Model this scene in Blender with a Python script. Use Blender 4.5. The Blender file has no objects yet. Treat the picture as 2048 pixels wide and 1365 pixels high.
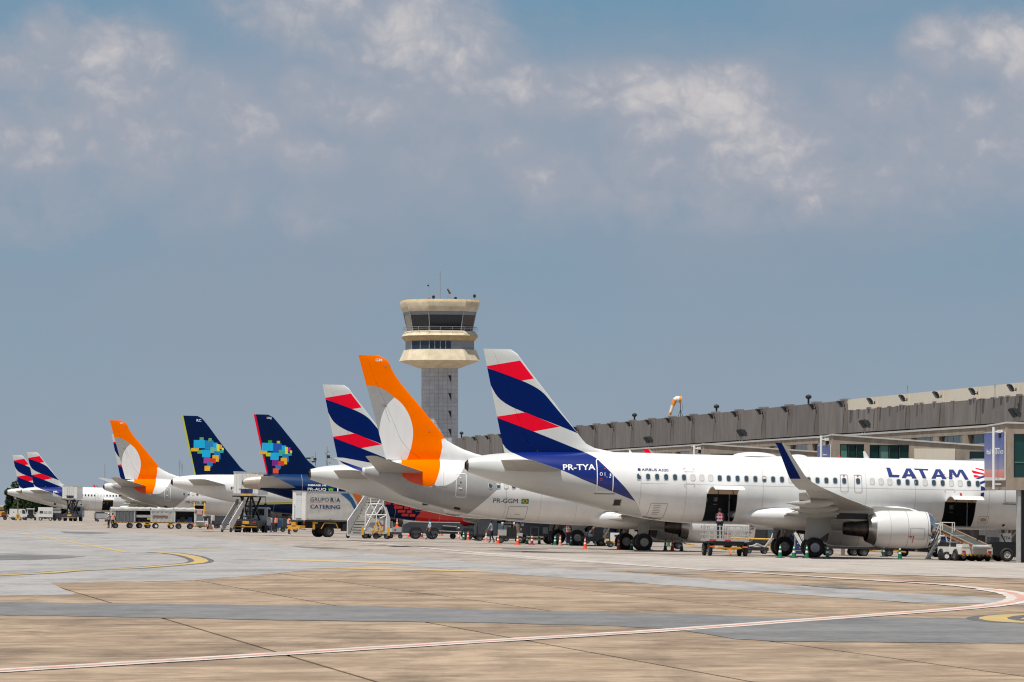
import bpy, bmesh, math, random
from mathutils import Vector, Matrix
random.seed(7)
SC = bpy.context.scene
COL = SC.collection
R = math.radians

# ------------------------------------------------------------------ camera
F, CAMH, YH = 10500.0, 3.1, 1009.0          # focal length in photo pixels, eye height, horizon row of the 2048x1365 photograph
cam = bpy.data.cameras.new('camera')
cam.sensor_width = 36.0
cam.lens = F/2048*36.0
cam.shift_y = (YH-682.5)/2048
cam.clip_start = 1.0
cam.clip_end = 20000
cam.dof.use_dof = True
cam.dof.focus_distance = 330
cam.dof.aperture_fstop = 16.0
co = bpy.data.objects.new('camera', cam)
co.location = (0, 0, CAMH)
co.rotation_euler = (R(90), 0, 0)
COL.objects.link(co)
SC.camera = co

# ------------------------------------------------------------------ light and sky
SUN_EL, SUN_AZ = 69.0, 214.0                # degrees; azimuth clockwise from +Y (the view direction): behind the camera, to its left
W = bpy.data.worlds.new('World')
SC.world = W
W.use_nodes = True
wn, wl = W.node_tree.nodes, W.node_tree.links
wn.clear()
def WN(t, **k):
    n = wn.new(t)
    for a, v in k.items(): setattr(n, a, v)
    return n
def wmath(op, a, b=None, c=None, clamp=False):
    n = WN('ShaderNodeMath', operation=op); n.use_clamp = clamp
    for i, v in enumerate((a, b, c)):
        if v is None: continue
        if isinstance(v, (int, float)): n.inputs[i].default_value = v
        else: wl.new(v, n.inputs[i])
    return n.outputs[0]
def wmix(f, a, b):
    n = WN('ShaderNodeMix', data_type='RGBA')
    for s, v in (('Factor', f), ('A', a), ('B', b)):
        i = n.inputs[0] if s == 'Factor' else n.inputs[6 if s == 'A' else 7]
        if isinstance(v, (int, float)): i.default_value = v
        elif isinstance(v, tuple): i.default_value = (*v, 1)
        else: wl.new(v, i)
    return n.outputs[2]
def wmap(v, a, b, c, d, smooth=True):
    n = WN('ShaderNodeMapRange', interpolation_type='SMOOTHSTEP' if smooth else 'LINEAR')
    wl.new(v, n.inputs[0])
    for i, x in enumerate((a, b, c, d)): n.inputs[i+1].default_value = x
    return n.outputs[0]
sky = WN('ShaderNodeTexSky', sky_type='NISHITA')
sky.sun_disc = False
sky.sun_elevation = R(SUN_EL)
sky.sun_rotation = R(SUN_AZ)
sky.altitude = 800
sky.dust_density = 2.0
sky.air_density = 1.0
tc = WN('ShaderNodeTexCoord')
sep = WN('ShaderNodeSeparateXYZ')
wl.new(tc.outputs['Generated'], sep.inputs[0])
az = wmath('ARCTAN2', sep.outputs[0], sep.outputs[1])
el = wmath('ARCSINE', sep.outputs[2])
def wnoise(scale, detail, rough, stretch=1.0, off=(0, 0, 0), dist=0.0):
    m = WN('ShaderNodeMapping')
    m.inputs['Scale'].default_value = (scale, scale, scale*stretch)
    m.inputs['Location'].default_value = off
    wl.new(tc.outputs['Generated'], m.inputs[0])
    n = WN('ShaderNodeTexNoise')
    n.inputs['Scale'].default_value = 1.0
    n.inputs['Detail'].default_value = detail
    n.inputs['Roughness'].default_value = rough
    n.inputs['Distortion'].default_value = dist
    wl.new(m.outputs[0], n.inputs[0])
    return n.outputs[0]
n_big = wnoise(17, 5, 0.5, 1.5, (3.1, 0.7, 0.2))
n_mid = wnoise(78, 10, 0.58, 1.25, (0.3, 4.2, 1.9), 0.35)
n_fine = wnoise(300, 9, 0.62, 1.15, (9.0, 1.0, 5.0), 0.4)
# banks of cumulus standing over the horizon ahead: (azimuth px, elevation row, half width, half height, weight)
BANKS = [(840, 85, 130, 75, 1.0), (690, 30, 170, 70, .66), (560, 25, 110, 50, .56), (185, 130, 130, 85, .72), (20, 140, 60, 50, .72), (270, 200, 150, 75, .60), (400, 260, 150, 80, .58), (120, 265, 190, 70, .62), (20, 250, 120, 80, .55),
         (700, 220, 130, 55, .55), (600, 175, 50, 40, .5), (1045, 185, 90, 50, .62), (1180, 195, 70, 50, .80), (1300, 215, 110, 65, .88), (1420, 225, 130, 70, .95), (1490, 300, 200, 85, .70), (1620, 370, 200, 50, .64), (1760, 200, 110, 50, .5), (1700, 170, 70, 40, .45),
         (1990, 95, 130, 60, .74), (2050, 260, 140, 110, .5), (1880, 300, 170, 110, .42), (1075, 360, 55, 40, .62), (620, 310, 80, 50, .52), (560, 420, 220, 80, .30), (60, 430, 160, 90, .30), (940, 260, 200, 110, .40), (1250, 330, 190, 80, .42),
         (240, 330, 300, 90, .30), (900, 300, 240, 100, .34), (1480, 390, 360, 70, .42), (1900, 330, 220, 90, .40), (1100, 440, 420, 60, .20), (330, 440, 260, 60, .22)]
bank = None
for bx, by, hw, hh, wt in BANKS:
    a = wmath('MULTIPLY', wmath('SUBTRACT', az, (bx-1024)/F), F/(hw*1.28))
    e = wmath('MULTIPLY', wmath('SUBTRACT', el, (YH-by)/F), F/(hh*1.22))
    d2 = wmath('ADD', wmath('MULTIPLY', a, a), wmath('MULTIPLY', e, e))
    g = wmath('MULTIPLY', wmath('POWER', 2.718, wmath('MULTIPLY', d2, -0.75)), wt)
    bank = g if bank is None else wmath('SMOOTH_MAX', bank, g, .12)
# elsewhere in the sky the same broken cumulus goes on
ahead = wmath('MULTIPLY', wmap(wmath('ABSOLUTE', az), 0.10, 0.16, 0, 1), wmap(n_big, .42, .66, 0, .8))
above = wmath('MULTIPLY', wmap(el, 0.095, 0.14, 0, 1), wmap(n_big, .42, .66, 0, .8))
bank = wmath('MAXIMUM', bank, wmath('MAXIMUM', ahead, above))
near_ = wmap(bank, .06, .42, 0, 1)
def puffs(scale, off):
    """Rounded billows: a fractal of smooth cells seen along the view direction."""
    m = WN('ShaderNodeMapping'); m.inputs['Scale'].default_value = (scale, scale, scale*1.2); m.inputs['Location'].default_value = off
    d = WN('ShaderNodeVectorMath', operation='ADD')
    nv = WN('ShaderNodeTexNoise'); nv.inputs['Scale'].default_value = 90; nv.inputs['Detail'].default_value = 5
    wl.new(tc.outputs['Generated'], nv.inputs[0])
    sv = WN('ShaderNodeVectorMath', operation='SCALE'); sv.inputs[3].default_value = .012
    wl.new(nv.outputs[1], sv.inputs[0]); wl.new(tc.outputs['Generated'], d.inputs[0]); wl.new(sv.outputs[0], d.inputs[1])
    wl.new(d.outputs[0], m.inputs[0])
    v = WN('ShaderNodeTexVoronoi', feature='F1', normalize=True); v.inputs['Scale'].default_value = 1; v.inputs['Detail'].default_value = 3; v.inputs['Roughness'].default_value = .5; v.inputs['Lacunarity'].default_value = 2.3
    wl.new(m.outputs[0], v.inputs[0])
    return wmath('SUBTRACT', 1.0, v.outputs[0])
PS = 74
p0 = puffs(PS, (2.0, 5.0, 1.0))
p1 = puffs(PS, (2.0-.0, 5.0+.0, 1.0+.20))      # the same billows looked up a little towards the light
amp = wmath('MULTIPLY', wmath('SUBTRACT', p0, .62), 1.5)
amp = wmath('ADD', amp, wmath('MULTIPLY', wmath('SUBTRACT', n_mid, .5), .9))
amp = wmath('ADD', amp, wmath('MULTIPLY', wmath('SUBTRACT', n_fine, .5), .10))
dens = wmath('ADD', bank, wmath('MULTIPLY', amp, near_))
cum = wmap(dens, .18, .68, 0, 1)             # the body of each cloud, soft and grey
relief = wmath('MULTIPLY', wmath('SUBTRACT', p0, p1), 1.0)
core = wmap(wmath('ADD', dens, relief), .54, 1.42, 0, 1)          # its sunlit billows
veil_n = wmap(n_big, .3, .7, 0, 1)
# clear sky (Nishita) under a thin grey-blue veil that thickens to the horizon
skyc = WN('ShaderNodeVectorMath', operation='SCALE'); skyc.inputs[3].default_value = 0.055
wl.new(sky.outputs[0], skyc.inputs[0])
low = wmap(el, 0.0, 0.10, 0, 1, False)
veilc = wmix(low, (.320, .378, .450), (.112, .285, .435))
greyv = wmix(low, (.292, .345, .425), (.250, .328, .435))
veilc = wmix(wmath('MULTIPLY', veil_n, .8), veilc, greyv)
# a broad grey sheet of thin cloud behind the cumulus, its upper edge ragged
sheet_e = wmath('ADD', el, wmath('MULTIPLY', wmath('SUBTRACT', n_mid, .5), .018))
sheet_f = wmath('MULTIPLY', wmap(sheet_e, .045, .062, 0, 1), wmap(wmath('ADD', sheet_e, wmath('MULTIPLY', n_big, .03)), .094, .108, 1, .25))
veilc = wmix(wmath('MULTIPLY', sheet_f, .75), veilc, (.310, .360, .445))
thick = wmap(el, 0.12, 0.9, .94, .30)
base = wmix(thick, skyc.outputs[0], veilc)
cloudc = wmix(core, (.350, .378, .445), (.66, .615, .60))
colr = wmix(wmath('MULTIPLY', cum, .88), base, cloudc)
bg = WN('ShaderNodeBackground'); bg.inputs[1].default_value = 1.0
wl.new(colr, bg.inputs[0])
wo = WN('ShaderNodeOutputWorld')
wl.new(bg.outputs[0], wo.inputs[0])

sun = bpy.data.lights.new('sun', 'SUN')
sun.energy = 5.0
sun.angle = R(0.53)
sun.color = (1.0, .955, .88)
so = bpy.data.objects.new('sun', sun)
sd = Vector((math.sin(R(SUN_AZ))*math.cos(R(SUN_EL)), math.cos(R(SUN_AZ))*math.cos(R(SUN_EL)), math.sin(R(SUN_EL))))
so.rotation_euler = sd.to_track_quat('Z', 'Y').to_euler()
so.location = (0, 300, 200)
COL.objects.link(so)

SC.view_settings.view_transform = 'Standard'
SC.view_settings.look = 'None'
SC.view_settings.gamma = 1.0
SC.view_settings.exposure = 0.0
SC.view_settings.use_curve_mapping = False
SC.cycles.filter_width = 1.15
SC.cycles.max_bounces = 6
SC.cycles.diffuse_bounces = 3
SC.cycles.glossy_bounces = 3
SC.cycles.transmission_bounces = 3
SC.cycles.transparent_max_bounces = 6
SC.cycles.use_denoising = True
SC.cycles.sample_clamp_indirect = 4.0

# ------------------------------------------------------------------ materials
MATS = {}
def mat(name, col, rough=.5, metal=0.0, var=0.06, scale=3.0, spec=.5, coat=0.0, col2=None, stretch=(1, 1, 1), bump=0.0, emit=None, rand=0.0):
    """A procedural paint or surface: base colour broken up by two noises (wear, dirt), optional second colour for stains."""
    if name in MATS: return MATS[name]
    m = bpy.data.materials.new(name); m.use_nodes = True
    n, l = m.node_tree.nodes, m.node_tree.links
    b = n['Principled BSDF']
    b.inputs['Roughness'].default_value = rough
    b.inputs['Metallic'].default_value = metal
    b.inputs['Specular IOR Level'].default_value = spec
    b.inputs['Coat Weight'].default_value = coat
    b.inputs['Coat Roughness'].default_value = .08
    tc = n.new('ShaderNodeTexCoord')
    mp = n.new('ShaderNodeMapping'); mp.inputs['Scale'].default_value = stretch
    l.new(tc.outputs['Object'], mp.inputs[0])
    nz = n.new('ShaderNodeTexNoise'); nz.inputs['Scale'].default_value = scale; nz.inputs['Detail'].default_value = 6; nz.inputs['Roughness'].default_value = .62
    l.new(mp.outputs[0], nz.inputs[0])
    rp = n.new('ShaderNodeValToRGB')
    rp.color_ramp.elements[0].position = .3; rp.color_ramp.elements[1].position = .72
    c2 = col2 or tuple(c*(1-2*var) for c in col)
    c1 = tuple(min(1, c*(1+var*.6)) for c in col)
    rp.color_ramp.elements[0].color = (*c2, 1); rp.color_ramp.elements[1].color = (*c1, 1)
    l.new(nz.outputs[0], rp.inputs[0])
    out = rp.outputs[0]
    if rand:
        oi = n.new('ShaderNodeObjectInfo')
        mr = n.new('ShaderNodeMapRange'); mr.inputs[3].default_value = 1-rand; mr.inputs[4].default_value = 1+rand
        l.new(oi.outputs['Random'], mr.inputs[0])
        hv = n.new('ShaderNodeVectorMath'); hv.operation = 'SCALE'
        l.new(out, hv.inputs[0]); l.new(mr.outputs[0], hv.inputs[3])
        out = hv.outputs[0]
    l.new(out, b.inputs['Base Color'])
    if bump:
        bp = n.new('ShaderNodeBump'); bp.inputs['Strength'].default_value = bump; bp.inputs['Distance'].default_value = .02
        l.new(nz.outputs[0], bp.inputs['Height']); l.new(bp.outputs[0], b.inputs['Normal'])
    if emit:
        b.inputs['Emission Color'].default_value = (*emit, 1); b.inputs['Emission Strength'].default_value = 1
    MATS[name] = m
    return m

# ------------------------------------------------------------------ mesh building helpers
class MB:
    """Collects faces with materials; build() links them as ONE mesh object."""
    def __init__(s): s.v = []; s.f = []; s.m = []; s.mats = []; s.sm = []
    def mi(s, m):
        if m not in s.mats: s.mats.append(m)
        return s.mats.index(m)
    def add(s, vs, fs, m, smooth=False):
        o = len(s.v); k = s.mi(m)
        s.v += [tuple(x) for x in vs]
        for f in fs: s.f.append([i+o for i in f]); s.m.append(k); s.sm.append(smooth)
        return s
    def box(s, a, b, m, M=None):
        x0, y0, z0 = a; x1, y1, z1 = b
        vs = [(x0,y0,z0),(x1,y0,z0),(x1,y1,z0),(x0,y1,z0),(x0,y0,z1),(x1,y0,z1),(x1,y1,z1),(x0,y1,z1)]
        if M is not None: vs = [M @ Vector(v) for v in vs]
        return s.add(vs, [(3,2,1,0),(4,5,6,7),(0,1,5,4),(1,2,6,5),(2,3,7,6),(3,0,4,7)], m)
    def bar(s, p, q, w, h, m):
        """A square bar from p to q."""
        p, q = Vector(p), Vector(q); d = (q-p)
        z = d.normalized(); up = Vector((0,0,1)) if abs(z.z) < .95 else Vector((0,1,0))
        x = z.cross(up).normalized(); y = x.cross(z)
        vs = [p+x*a*w/2+y*b*h/2 for a, b in ((-1,-1),(1,-1),(1,1),(-1,1))]
        vs += [v+d for v in vs]
        return s.add(vs, [(3,2,1,0),(4,5,6,7),(0,1,5,4),(1,2,6,5),(2,3,7,6),(3,0,4,7)], m)
    def cyl(s, p, q, r0, r1, m, n=10, caps=True):
        p, q = Vector(p), Vector(q); z = (q-p).normalized()
        up = Vector((0,0,1)) if abs(z.z) < .95 else Vector((0,1,0))
        x = z.cross(up).normalized(); y = x.cross(z)
        vs = []
        for c, r in ((p, r0), (q, r1)):
            for i in range(n):
                a = 2*math.pi*i/n; vs.append(c+x*math.cos(a)*r+y*math.sin(a)*r)
        s.add(vs, [(i,(i+1)%n,n+(i+1)%n,n+i) for i in range(n)], m, True)
        if caps: s.add(vs, [tuple(range(n))[::-1], tuple(range(n,2*n))], m)
        return s
    def tube(s, pts, r, m, n=6):
        for a, b in zip(pts[:-1], pts[1:]): s.cyl(a, b, r, r, m, n)
        return s
    def lathe(s, prof, o, axis, m, n=24, caps=True, mseg=None):
        """prof: (distance along axis, radius); m one material, or mseg a list per segment."""
        o = Vector(o); z = Vector(axis).normalized()
        up = Vector((0,0,1)) if abs(z.z) < .95 else Vector((0,1,0))
        x = z.cross(up).normalized(); y = x.cross(z)
        rings = []
        for d, r in prof: rings.append([o+z*d+x*math.cos(2*math.pi*i/n)*r+y*math.sin(2*math.pi*i/n)*r for i in range(n)])
        for k in range(len(prof)-1):
            s.add(rings[k]+rings[k+1], [(i,(i+1)%n,n+(i+1)%n,n+i) for i in range(n)], (mseg[k] if mseg else m), True)
        if caps:
            s.add(rings[0], [tuple(range(n))[::-1]], (mseg[0] if mseg else m)); s.add(rings[-1], [tuple(range(n))], (mseg[-1] if mseg else m))
        return s
    def loft(s, rings, m, closed=True, caps=True, smooth=True):
        n = len(rings[0]); o = []
        for r in rings: o += r
        fs = []
        for k in range(len(rings)-1):
            for i in range(n if closed else n-1):
                j = (i+1) % n
                fs.append((k*n+i, k*n+j, (k+1)*n+j, (k+1)*n+i))
        s.add(o, fs, m, smooth)
        if caps: s.add(rings[0], [tuple(range(n))[::-1]], m); s.add(rings[-1], [tuple(range(n))], m)
        return s
    def prism(s, poly, y0, y1, m, M=None):
        """An (x, z) polygon given thickness along y."""
        n = len(poly)
        vs = [(x,y0,z) for x,z in poly]+[(x,y1,z) for x,z in poly]
        if M is not None: vs = [M @ Vector(v) for v in vs]
        return s.add(vs, [tuple(range(n)), tuple(range(2*n-1,n-1,-1))]+[(i+n,(i+1)%n+n,(i+1)%n,i) for i in range(n)], m)
    def mesh(s, name, fix=True):
        me = bpy.data.meshes.new(name)
        me.from_pydata(s.v, [], s.f)
        for m in s.mats: me.materials.append(m)
        me.polygons.foreach_set('material_index', s.m)
        me.polygons.foreach_set('use_smooth', s.sm)
        if fix:
            bm = bmesh.new(); bm.from_mesh(me)
            bmesh.ops.remove_doubles(bm, verts=bm.verts, dist=1e-4)
            bmesh.ops.recalc_face_normals(bm, faces=bm.faces)
            bm.to_mesh(me); bm.free()
        me.set_sharp_from_angle(angle=R(38))
        me.update()
        return me
    def build(s, name, parent=None, loc=None, fix=True, label=None):
        return link(name, s.mesh(name, fix), parent, loc, label)
def link(name, me, parent=None, loc=None, label=None):
    o = bpy.data.objects.new(name, me); COL.objects.link(o)
    if parent: o.parent = parent
    if loc: o.location = loc
    if label: o['label'] = label
    return o
def tag(o, label, cat, group=None):
    o['label'] = label; o['category'] = cat
    if group: o['group'] = group
    return o
def thing(name, label, cat, M=None, group=None):
    """An Empty at a thing's base that parents its parts."""
    o = bpy.data.objects.new(name, None); o.empty_display_size = .5; COL.objects.link(o)
    if M is not None: o.matrix_world = M
    return tag(o, label, cat, group)
def kids(o): return [c for c in COL.objects if c.parent == o]
def struct(o):
    o['kind'] = 'structure'; return o
CH = {}
def copy_thing(root, M, label, group=None, skip=()):
    """A copy of a thing with copies of its parts and sub-parts (shared meshes)."""
    def rec(o, par):
        c = o.copy(); COL.objects.link(c)
        if par: c.parent = par; c.matrix_parent_inverse = o.matrix_parent_inverse
        for ch in CHILD.get(o.name, []):
            if ch.name.split('.')[0] in skip: continue
            rec(ch, c)
        return c
    CHILD = {}
    for o in COL.objects:
        if o.parent: CHILD.setdefault(o.parent.name, []).append(o)
    r = rec(root, None)
    r.matrix_world = M; r['label'] = label
    if group: r['group'] = group
    return r

# ------------------------------------------------------------------ the lie of the ground
ROW = -0.1394                                # the row of stands runs along (ROW, 1)
def dd(x, y): return (x-16.8)-ROW*(y-309.7)  # distance from the line of main wheels, positive towards the terminal
def gd(d):
    if d < -22: return .36
    if d < -14: return .28+.02*8/2-(.02/16)*(d+22)**2
    if d < 24: return -.02*d
    return -.48
def gz(x, y): return gd(dd(x, y))
def gp(px, py):
    """The ground point seen at a pixel of the photograph."""
    z = .2
    for _ in range(25):
        y = F*(CAMH-z)/(py-YH); x = (px-1024)/F*y; z = .5*z+.5*gz(x, y)
    return Vector((x, y, gz(x, y)))
def gM(x, y, heading=0, z=None, tilt=True):
    """A frame standing on the ground at x, y: local +x points along heading (degrees from world +x), +z up the ground's normal."""
    h = R(heading); e = .5
    n = Vector((-(gz(x+e,y)-gz(x-e,y))/(2*e), -(gz(x,y+e)-gz(x,y-e))/(2*e), 1)).normalized() if tilt else Vector((0,0,1))
    fx = Vector((math.cos(h), math.sin(h), 0)); fx = (fx-n*fx.dot(n)).normalized(); fy = n.cross(fx)
    M = Matrix(((fx.x,fy.x,n.x,x),(fx.y,fy.y,n.y,y),(fx.z,fy.z,n.z,gz(x,y) if z is None else z),(0,0,0,1)))
    return M
def gMp(px, py, heading=0, tilt=True):
    p = gp(px, py); return gM(p.x, p.y, heading, None, tilt)
def gMy(px, Y, heading=0, tilt=True):
    return gM((px-1024)/F*Y, Y, heading, None, tilt)
# ------------------------------------------------------------------ ground
def ground_mat(name, c_hi, c_lo, c_dark, sc=.28, rough=.85, stain=.5, rand=0.0, grain=2.4):
    m = bpy.data.materials.new(name); m.use_nodes = True
    n, l = m.node_tree.nodes, m.node_tree.links
    b = n['Principled BSDF']; b.inputs['Roughness'].default_value = rough; b.inputs['Specular IOR Level'].default_value = .3
    tc = n.new('ShaderNodeTexCoord')
    def noise(scale, detail, rough_, st=(1, 1, 1), dist=0.0):
        mp = n.new('ShaderNodeMapping'); mp.inputs['Scale'].default_value = (scale*st[0], scale*st[1], scale*st[2])
        mp.inputs['Rotation'].default_value = (0, 0, R(-8))
        l.new(tc.outputs['Object'], mp.inputs[0])
        t = n.new('ShaderNodeTexNoise'); t.inputs['Scale'].default_value = 1; t.inputs['Detail'].default_value = detail; t.inputs['Roughness'].default_value = rough_; t.inputs['Distortion'].default_value = dist
        l.new(mp.outputs[0], t.inputs[0]); return t.outputs[0]
    def ramp(v, p0, p1):
        r = n.new('ShaderNodeMapRange'); r.interpolation_type = 'SMOOTHSTEP'; r.inputs[1].default_value = p0; r.inputs[2].default_value = p1
        l.new(v, r.inputs[0]); return r.outputs[0]
    def mix(f, a, c):
        x = n.new('ShaderNodeMix'); x.data_type = 'RGBA'
        l.new(f, x.inputs[0])
        for i, v in ((6, a), (7, c)):
            if isinstance(v, tuple): x.inputs[i].default_value = (*v, 1)
            else: l.new(v, x.inputs[i])
        return x.outputs[2]
    a = mix(ramp(noise(sc, 8, .72, (1, .8, 1), .4), .38, .62), c_lo, c_hi)
    d = noise(sc*.42, 8, .72, (1, .8, 1), .6)
    r = ramp(d, .52, .74)
    mm = n.new('ShaderNodeMath'); mm.operation = 'MULTIPLY'; mm.inputs[1].default_value = stain; l.new(r, mm.inputs[0])
    a = mix(mm.outputs[0], a, c_dark)
    s = ramp(noise(grain, 5, .7), .3, .72)
    hv = n.new('ShaderNodeMapRange'); hv.inputs[3].default_value = .80; hv.inputs[4].default_value = 1.14; l.new(s, hv.inputs[0])
    # rubber and drip streaks along the rolling direction
    s2 = ramp(noise(1.0, 5, .68, (.55, .06, 1)), .48, .74)
    h2 = n.new('ShaderNodeMapRange'); h2.inputs[3].default_value = 1.0; h2.inputs[4].default_value = 1-.34*stain; l.new(s2, h2.inputs[0])
    pr = n.new('ShaderNodeMath'); pr.operation = 'MULTIPLY'; l.new(hv.outputs[0], pr.inputs[0]); l.new(h2.outputs[0], pr.inputs[1])
    k = pr.outputs[0]
    if rand:
        oi = n.new('ShaderNodeObjectInfo'); mr = n.new('ShaderNodeMapRange'); mr.inputs[3].default_value = 1-rand; mr.inputs[4].default_value = 1+rand*.6
        l.new(oi.outputs['Random'], mr.inputs[0])
        p2 = n.new('ShaderNodeMath'); p2.operation = 'MULTIPLY'; l.new(k, p2.inputs[0]); l.new(mr.outputs[0], p2.inputs[1]); k = p2.outputs[0]
    sc_ = n.new('ShaderNodeVectorMath'); sc_.operation = 'SCALE'; l.new(a, sc_.inputs[0]); l.new(k, sc_.inputs[3])
    l.new(sc_.outputs[0], b.inputs['Base Color'])
    bp = n.new('ShaderNodeBump'); bp.inputs['Strength'].default_value = .25; bp.inputs['Distance'].default_value = .01
    l.new(noise(9, 4, .7), bp.inputs['Height']); l.new(bp.outputs[0], b.inputs['Normal'])
    MATS[name] = m
    return m
M_APRON = ground_mat('apron concrete', (.385, .33, .285), (.285, .238, .20), (.16, .135, .115), .20, stain=.8)
M_SLAB = ground_mat('slab concrete', (.385, .285, .197), (.25, .178, .120), (.12, .083, .057), .34, stain=.95, rand=.16, grain=1.3)
M_ASPH = ground_mat('grey asphalt', (.37, .352, .34), (.285, .274, .266), (.135, .13, .13), .16, stain=.8)
M_STRIP = ground_mat('dark asphalt', (.205, .20, .197), (.155, .151, .15), (.12, .12, .122), .35, stain=.5)
M_JOINT = mat('joint seal', (.035, .032, .03), .9)
M_WLINE = mat('worn white line paint', (.68, .63, .58), .7, var=.1, scale=1.6, col2=(.42, .34, .27))
M_WLINE2 = mat('faded white line paint', (.62, .55, .50), .75, var=.1, scale=.9, col2=(.38, .33, .29))
M_RLINE = mat('worn red line paint', (.55, .20, .16), .7, scale=.8, col2=(.52, .38, .32))
M_YLINE = mat('worn yellow line paint', (.56, .36, .05), .7, scale=.6, col2=(.36, .29, .19))
M_YLINE2 = mat('scuffed yellow line paint', (.60, .36, .07), .7, scale=1.1, col2=(.38, .33, .28), stretch=(.25, 1, 1))
M_BLINE = mat('black line border', (.06, .06, .065), .8, scale=.8, col2=(.14, .13, .13))

DS = [-2500, -400, -120, -62.57, -40, -30, -24]+[x*1.0 for x in range(-22, -13)]+[-11.17, -5, 0, 5, 10, 15, 20, 24, 24.2, 30, 60, 200, 2500]
YS = [20, 45, 70, 100, 150, 216.4, 260, 320, 380, 450, 540, 650, 800, 1000, 1400, 2200, 4000, 8000, 14000]
mb = MB()
vs = []
for y in YS:
    for d in DS: vs.append((16.8+d+ROW*(y-309.7), y, gd(d)))
n_ = len(DS)
mb.add(vs, [(j*n_+i, j*n_+i+1, (j+1)*n_+i+1, (j+1)*n_+i) for j in range(len(YS)-1) for i in range(n_-1) if not (70 <= YS[j] < 216 and -62.6 < DS[i] < -11.3)], M_APRON, True)
apron = struct(mb.build('apron'))

def sheet(name, poly, off, m, px=True, parent=None):
    """A thin layer lying on the ground: a polygon cut where the ground bends."""
    bm = bmesh.new()
    if px:
        rj = random.Random(len(poly)); q = []
        for (a, b), (c, e) in zip(poly, poly[1:]+poly[:1]):
            k = max(1, int(math.hypot(a-c, b-e)/26))
            q += [(a+(c-a)*j/k, b+(e-b)*j/k+(rj.uniform(-.55, .55) if j else 0)) for j in range(k)]
        poly = q
    pts = [gp(*p) if px else Vector(p) for p in poly]
    vs = [bm.verts.new((p.x, p.y, 0)) for p in pts]
    f = bm.faces.new(vs)
    bmesh.ops.triangulate(bm, faces=[f])
    nrm = Vector((1, -ROW, 0))
    ds = [dd(p.x, p.y) for p in pts]
    for d in [-22, -20, -18, -16, -14, -8, 0, 8, 16, 24]:
        if min(ds) < d < max(ds):
            bmesh.ops.bisect_plane(bm, geom=bm.verts[:]+bm.edges[:]+bm.faces[:], plane_co=(16.8+d, 309.7, 0), plane_no=nrm)
    for v in bm.verts: v.co.z = gz(v.co.x, v.co.y)+off
    bmesh.ops.recalc_face_normals(bm, faces=bm.faces)
    me = bpy.data.meshes.new(name); bm.to_mesh(me); bm.free(); me.materials.append(m)
    o = link(name, me, parent)
    if parent is None: struct(o)
    return o
def smooth_line(pts, k=6):
    out = []
    P = [Vector(p) for p in pts]
    for i in range(len(P)-1):
        a, b, c, d = P[max(0, i-1)], P[i], P[i+1], P[min(len(P)-1, i+2)]
        for j in range(k):
            t = j/k
            out.append(.5*((2*b)+(c-a)*t+(2*a-5*b+4*c-d)*t*t+(3*b-a-3*c+d)*t**3))
    out.append(P[-1]); return out
def ribbon(mb, pts, hw, off, m, side=0.0, wob=0.0):
    """A painted line of half width hw along ground points."""
    rings = []
    for i, p in enumerate(pts):
        t = (pts[min(i+1, len(pts)-1)]-pts[max(i-1, 0)]); t.z = 0; t.normalize()
        nn = Vector((-t.y, t.x, 0))
        r = []
        for s_ in (-1, 1):
            q = p+nn*(side+s_*hw*(1+wob*math.sin(i*1.7+s_)))
            r.append((q.x, q.y, gz(q.x, q.y)+off))
        rings.append(r)
    n = len(rings)
    mb.add([v for r in rings for v in r], [(2*i, 2*i+1, 2*i+3, 2*i+2) for i in range(n-1)], m, True)
def line(name, px, hw, off, m, edge=None, red=None, wob=.05):
    pts = smooth_line([gp(*p) for p in px])
    mb = MB()
    if edge: ribbon(mb, pts, hw+edge, off-.004, M_BLINE)
    ribbon(mb, pts, hw, off, m, wob=wob)
    if red: ribbon(mb, pts, red, off+.004, M_RLINE, wob=.25)
    return struct(mb.build(name, fix=False))
# concrete slabs of the foreground, laid between the long joints that run with the row
CL = [-2.6, 3.3, 9.2, 15.0, 19.8, 25.6, 31.4, 37.2, 43.0, 48.8]
rs = random.Random(3)
YJ = [70+6.1*k for k in range(25)]
for i in range(len(CL)-1):
    for k in range(len(YJ)-1):
        y0, y1 = YJ[k]+rs.uniform(-.01, .01), YJ[k+1]
        cs = [(CL[i]+ROW*y0, y0), (CL[i+1]+ROW*y0, y0), (CL[i+1]+ROW*y1, y1), (CL[i]+ROW*y1, y1)]
        if max(x for x, y in cs) < -y1*.0985-7 or min(x for x, y in cs) > y1*.0985+7: continue
        g = .042; h = .007
        q = [(cs[0][0]+g, y0+h), (cs[1][0]-g, y0+h), (cs[2][0]-g, y1-h), (cs[3][0]+g, y1-h)]
        up = rs.uniform(-.0015, .0)
        top = [(x, y, gz(x, y)+up) for x, y in q]; bot = [(x, y, gz(x, y)-.08) for x, y in q]
        mb = MB(); mb.add(bot+top, [(4,5,6,7),(0,1,5,4),(1,2,6,5),(2,3,7,6),(3,0,4,7)], M_SLAB)
        mb.build('concrete_slab', apron, fix=False)
# the joint bed under the slabs
mb = MB()
jb = [(CL[0]+ROW*70, 70), (CL[-1]+ROW*70, 70), (CL[-1]+ROW*216.4, 216.4), (CL[0]+ROW*216.4, 216.4)]
sheet('joint_bed', [(x, y, 0) for x, y in jb], -.03, M_JOINT, px=False, parent=apron)

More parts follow.
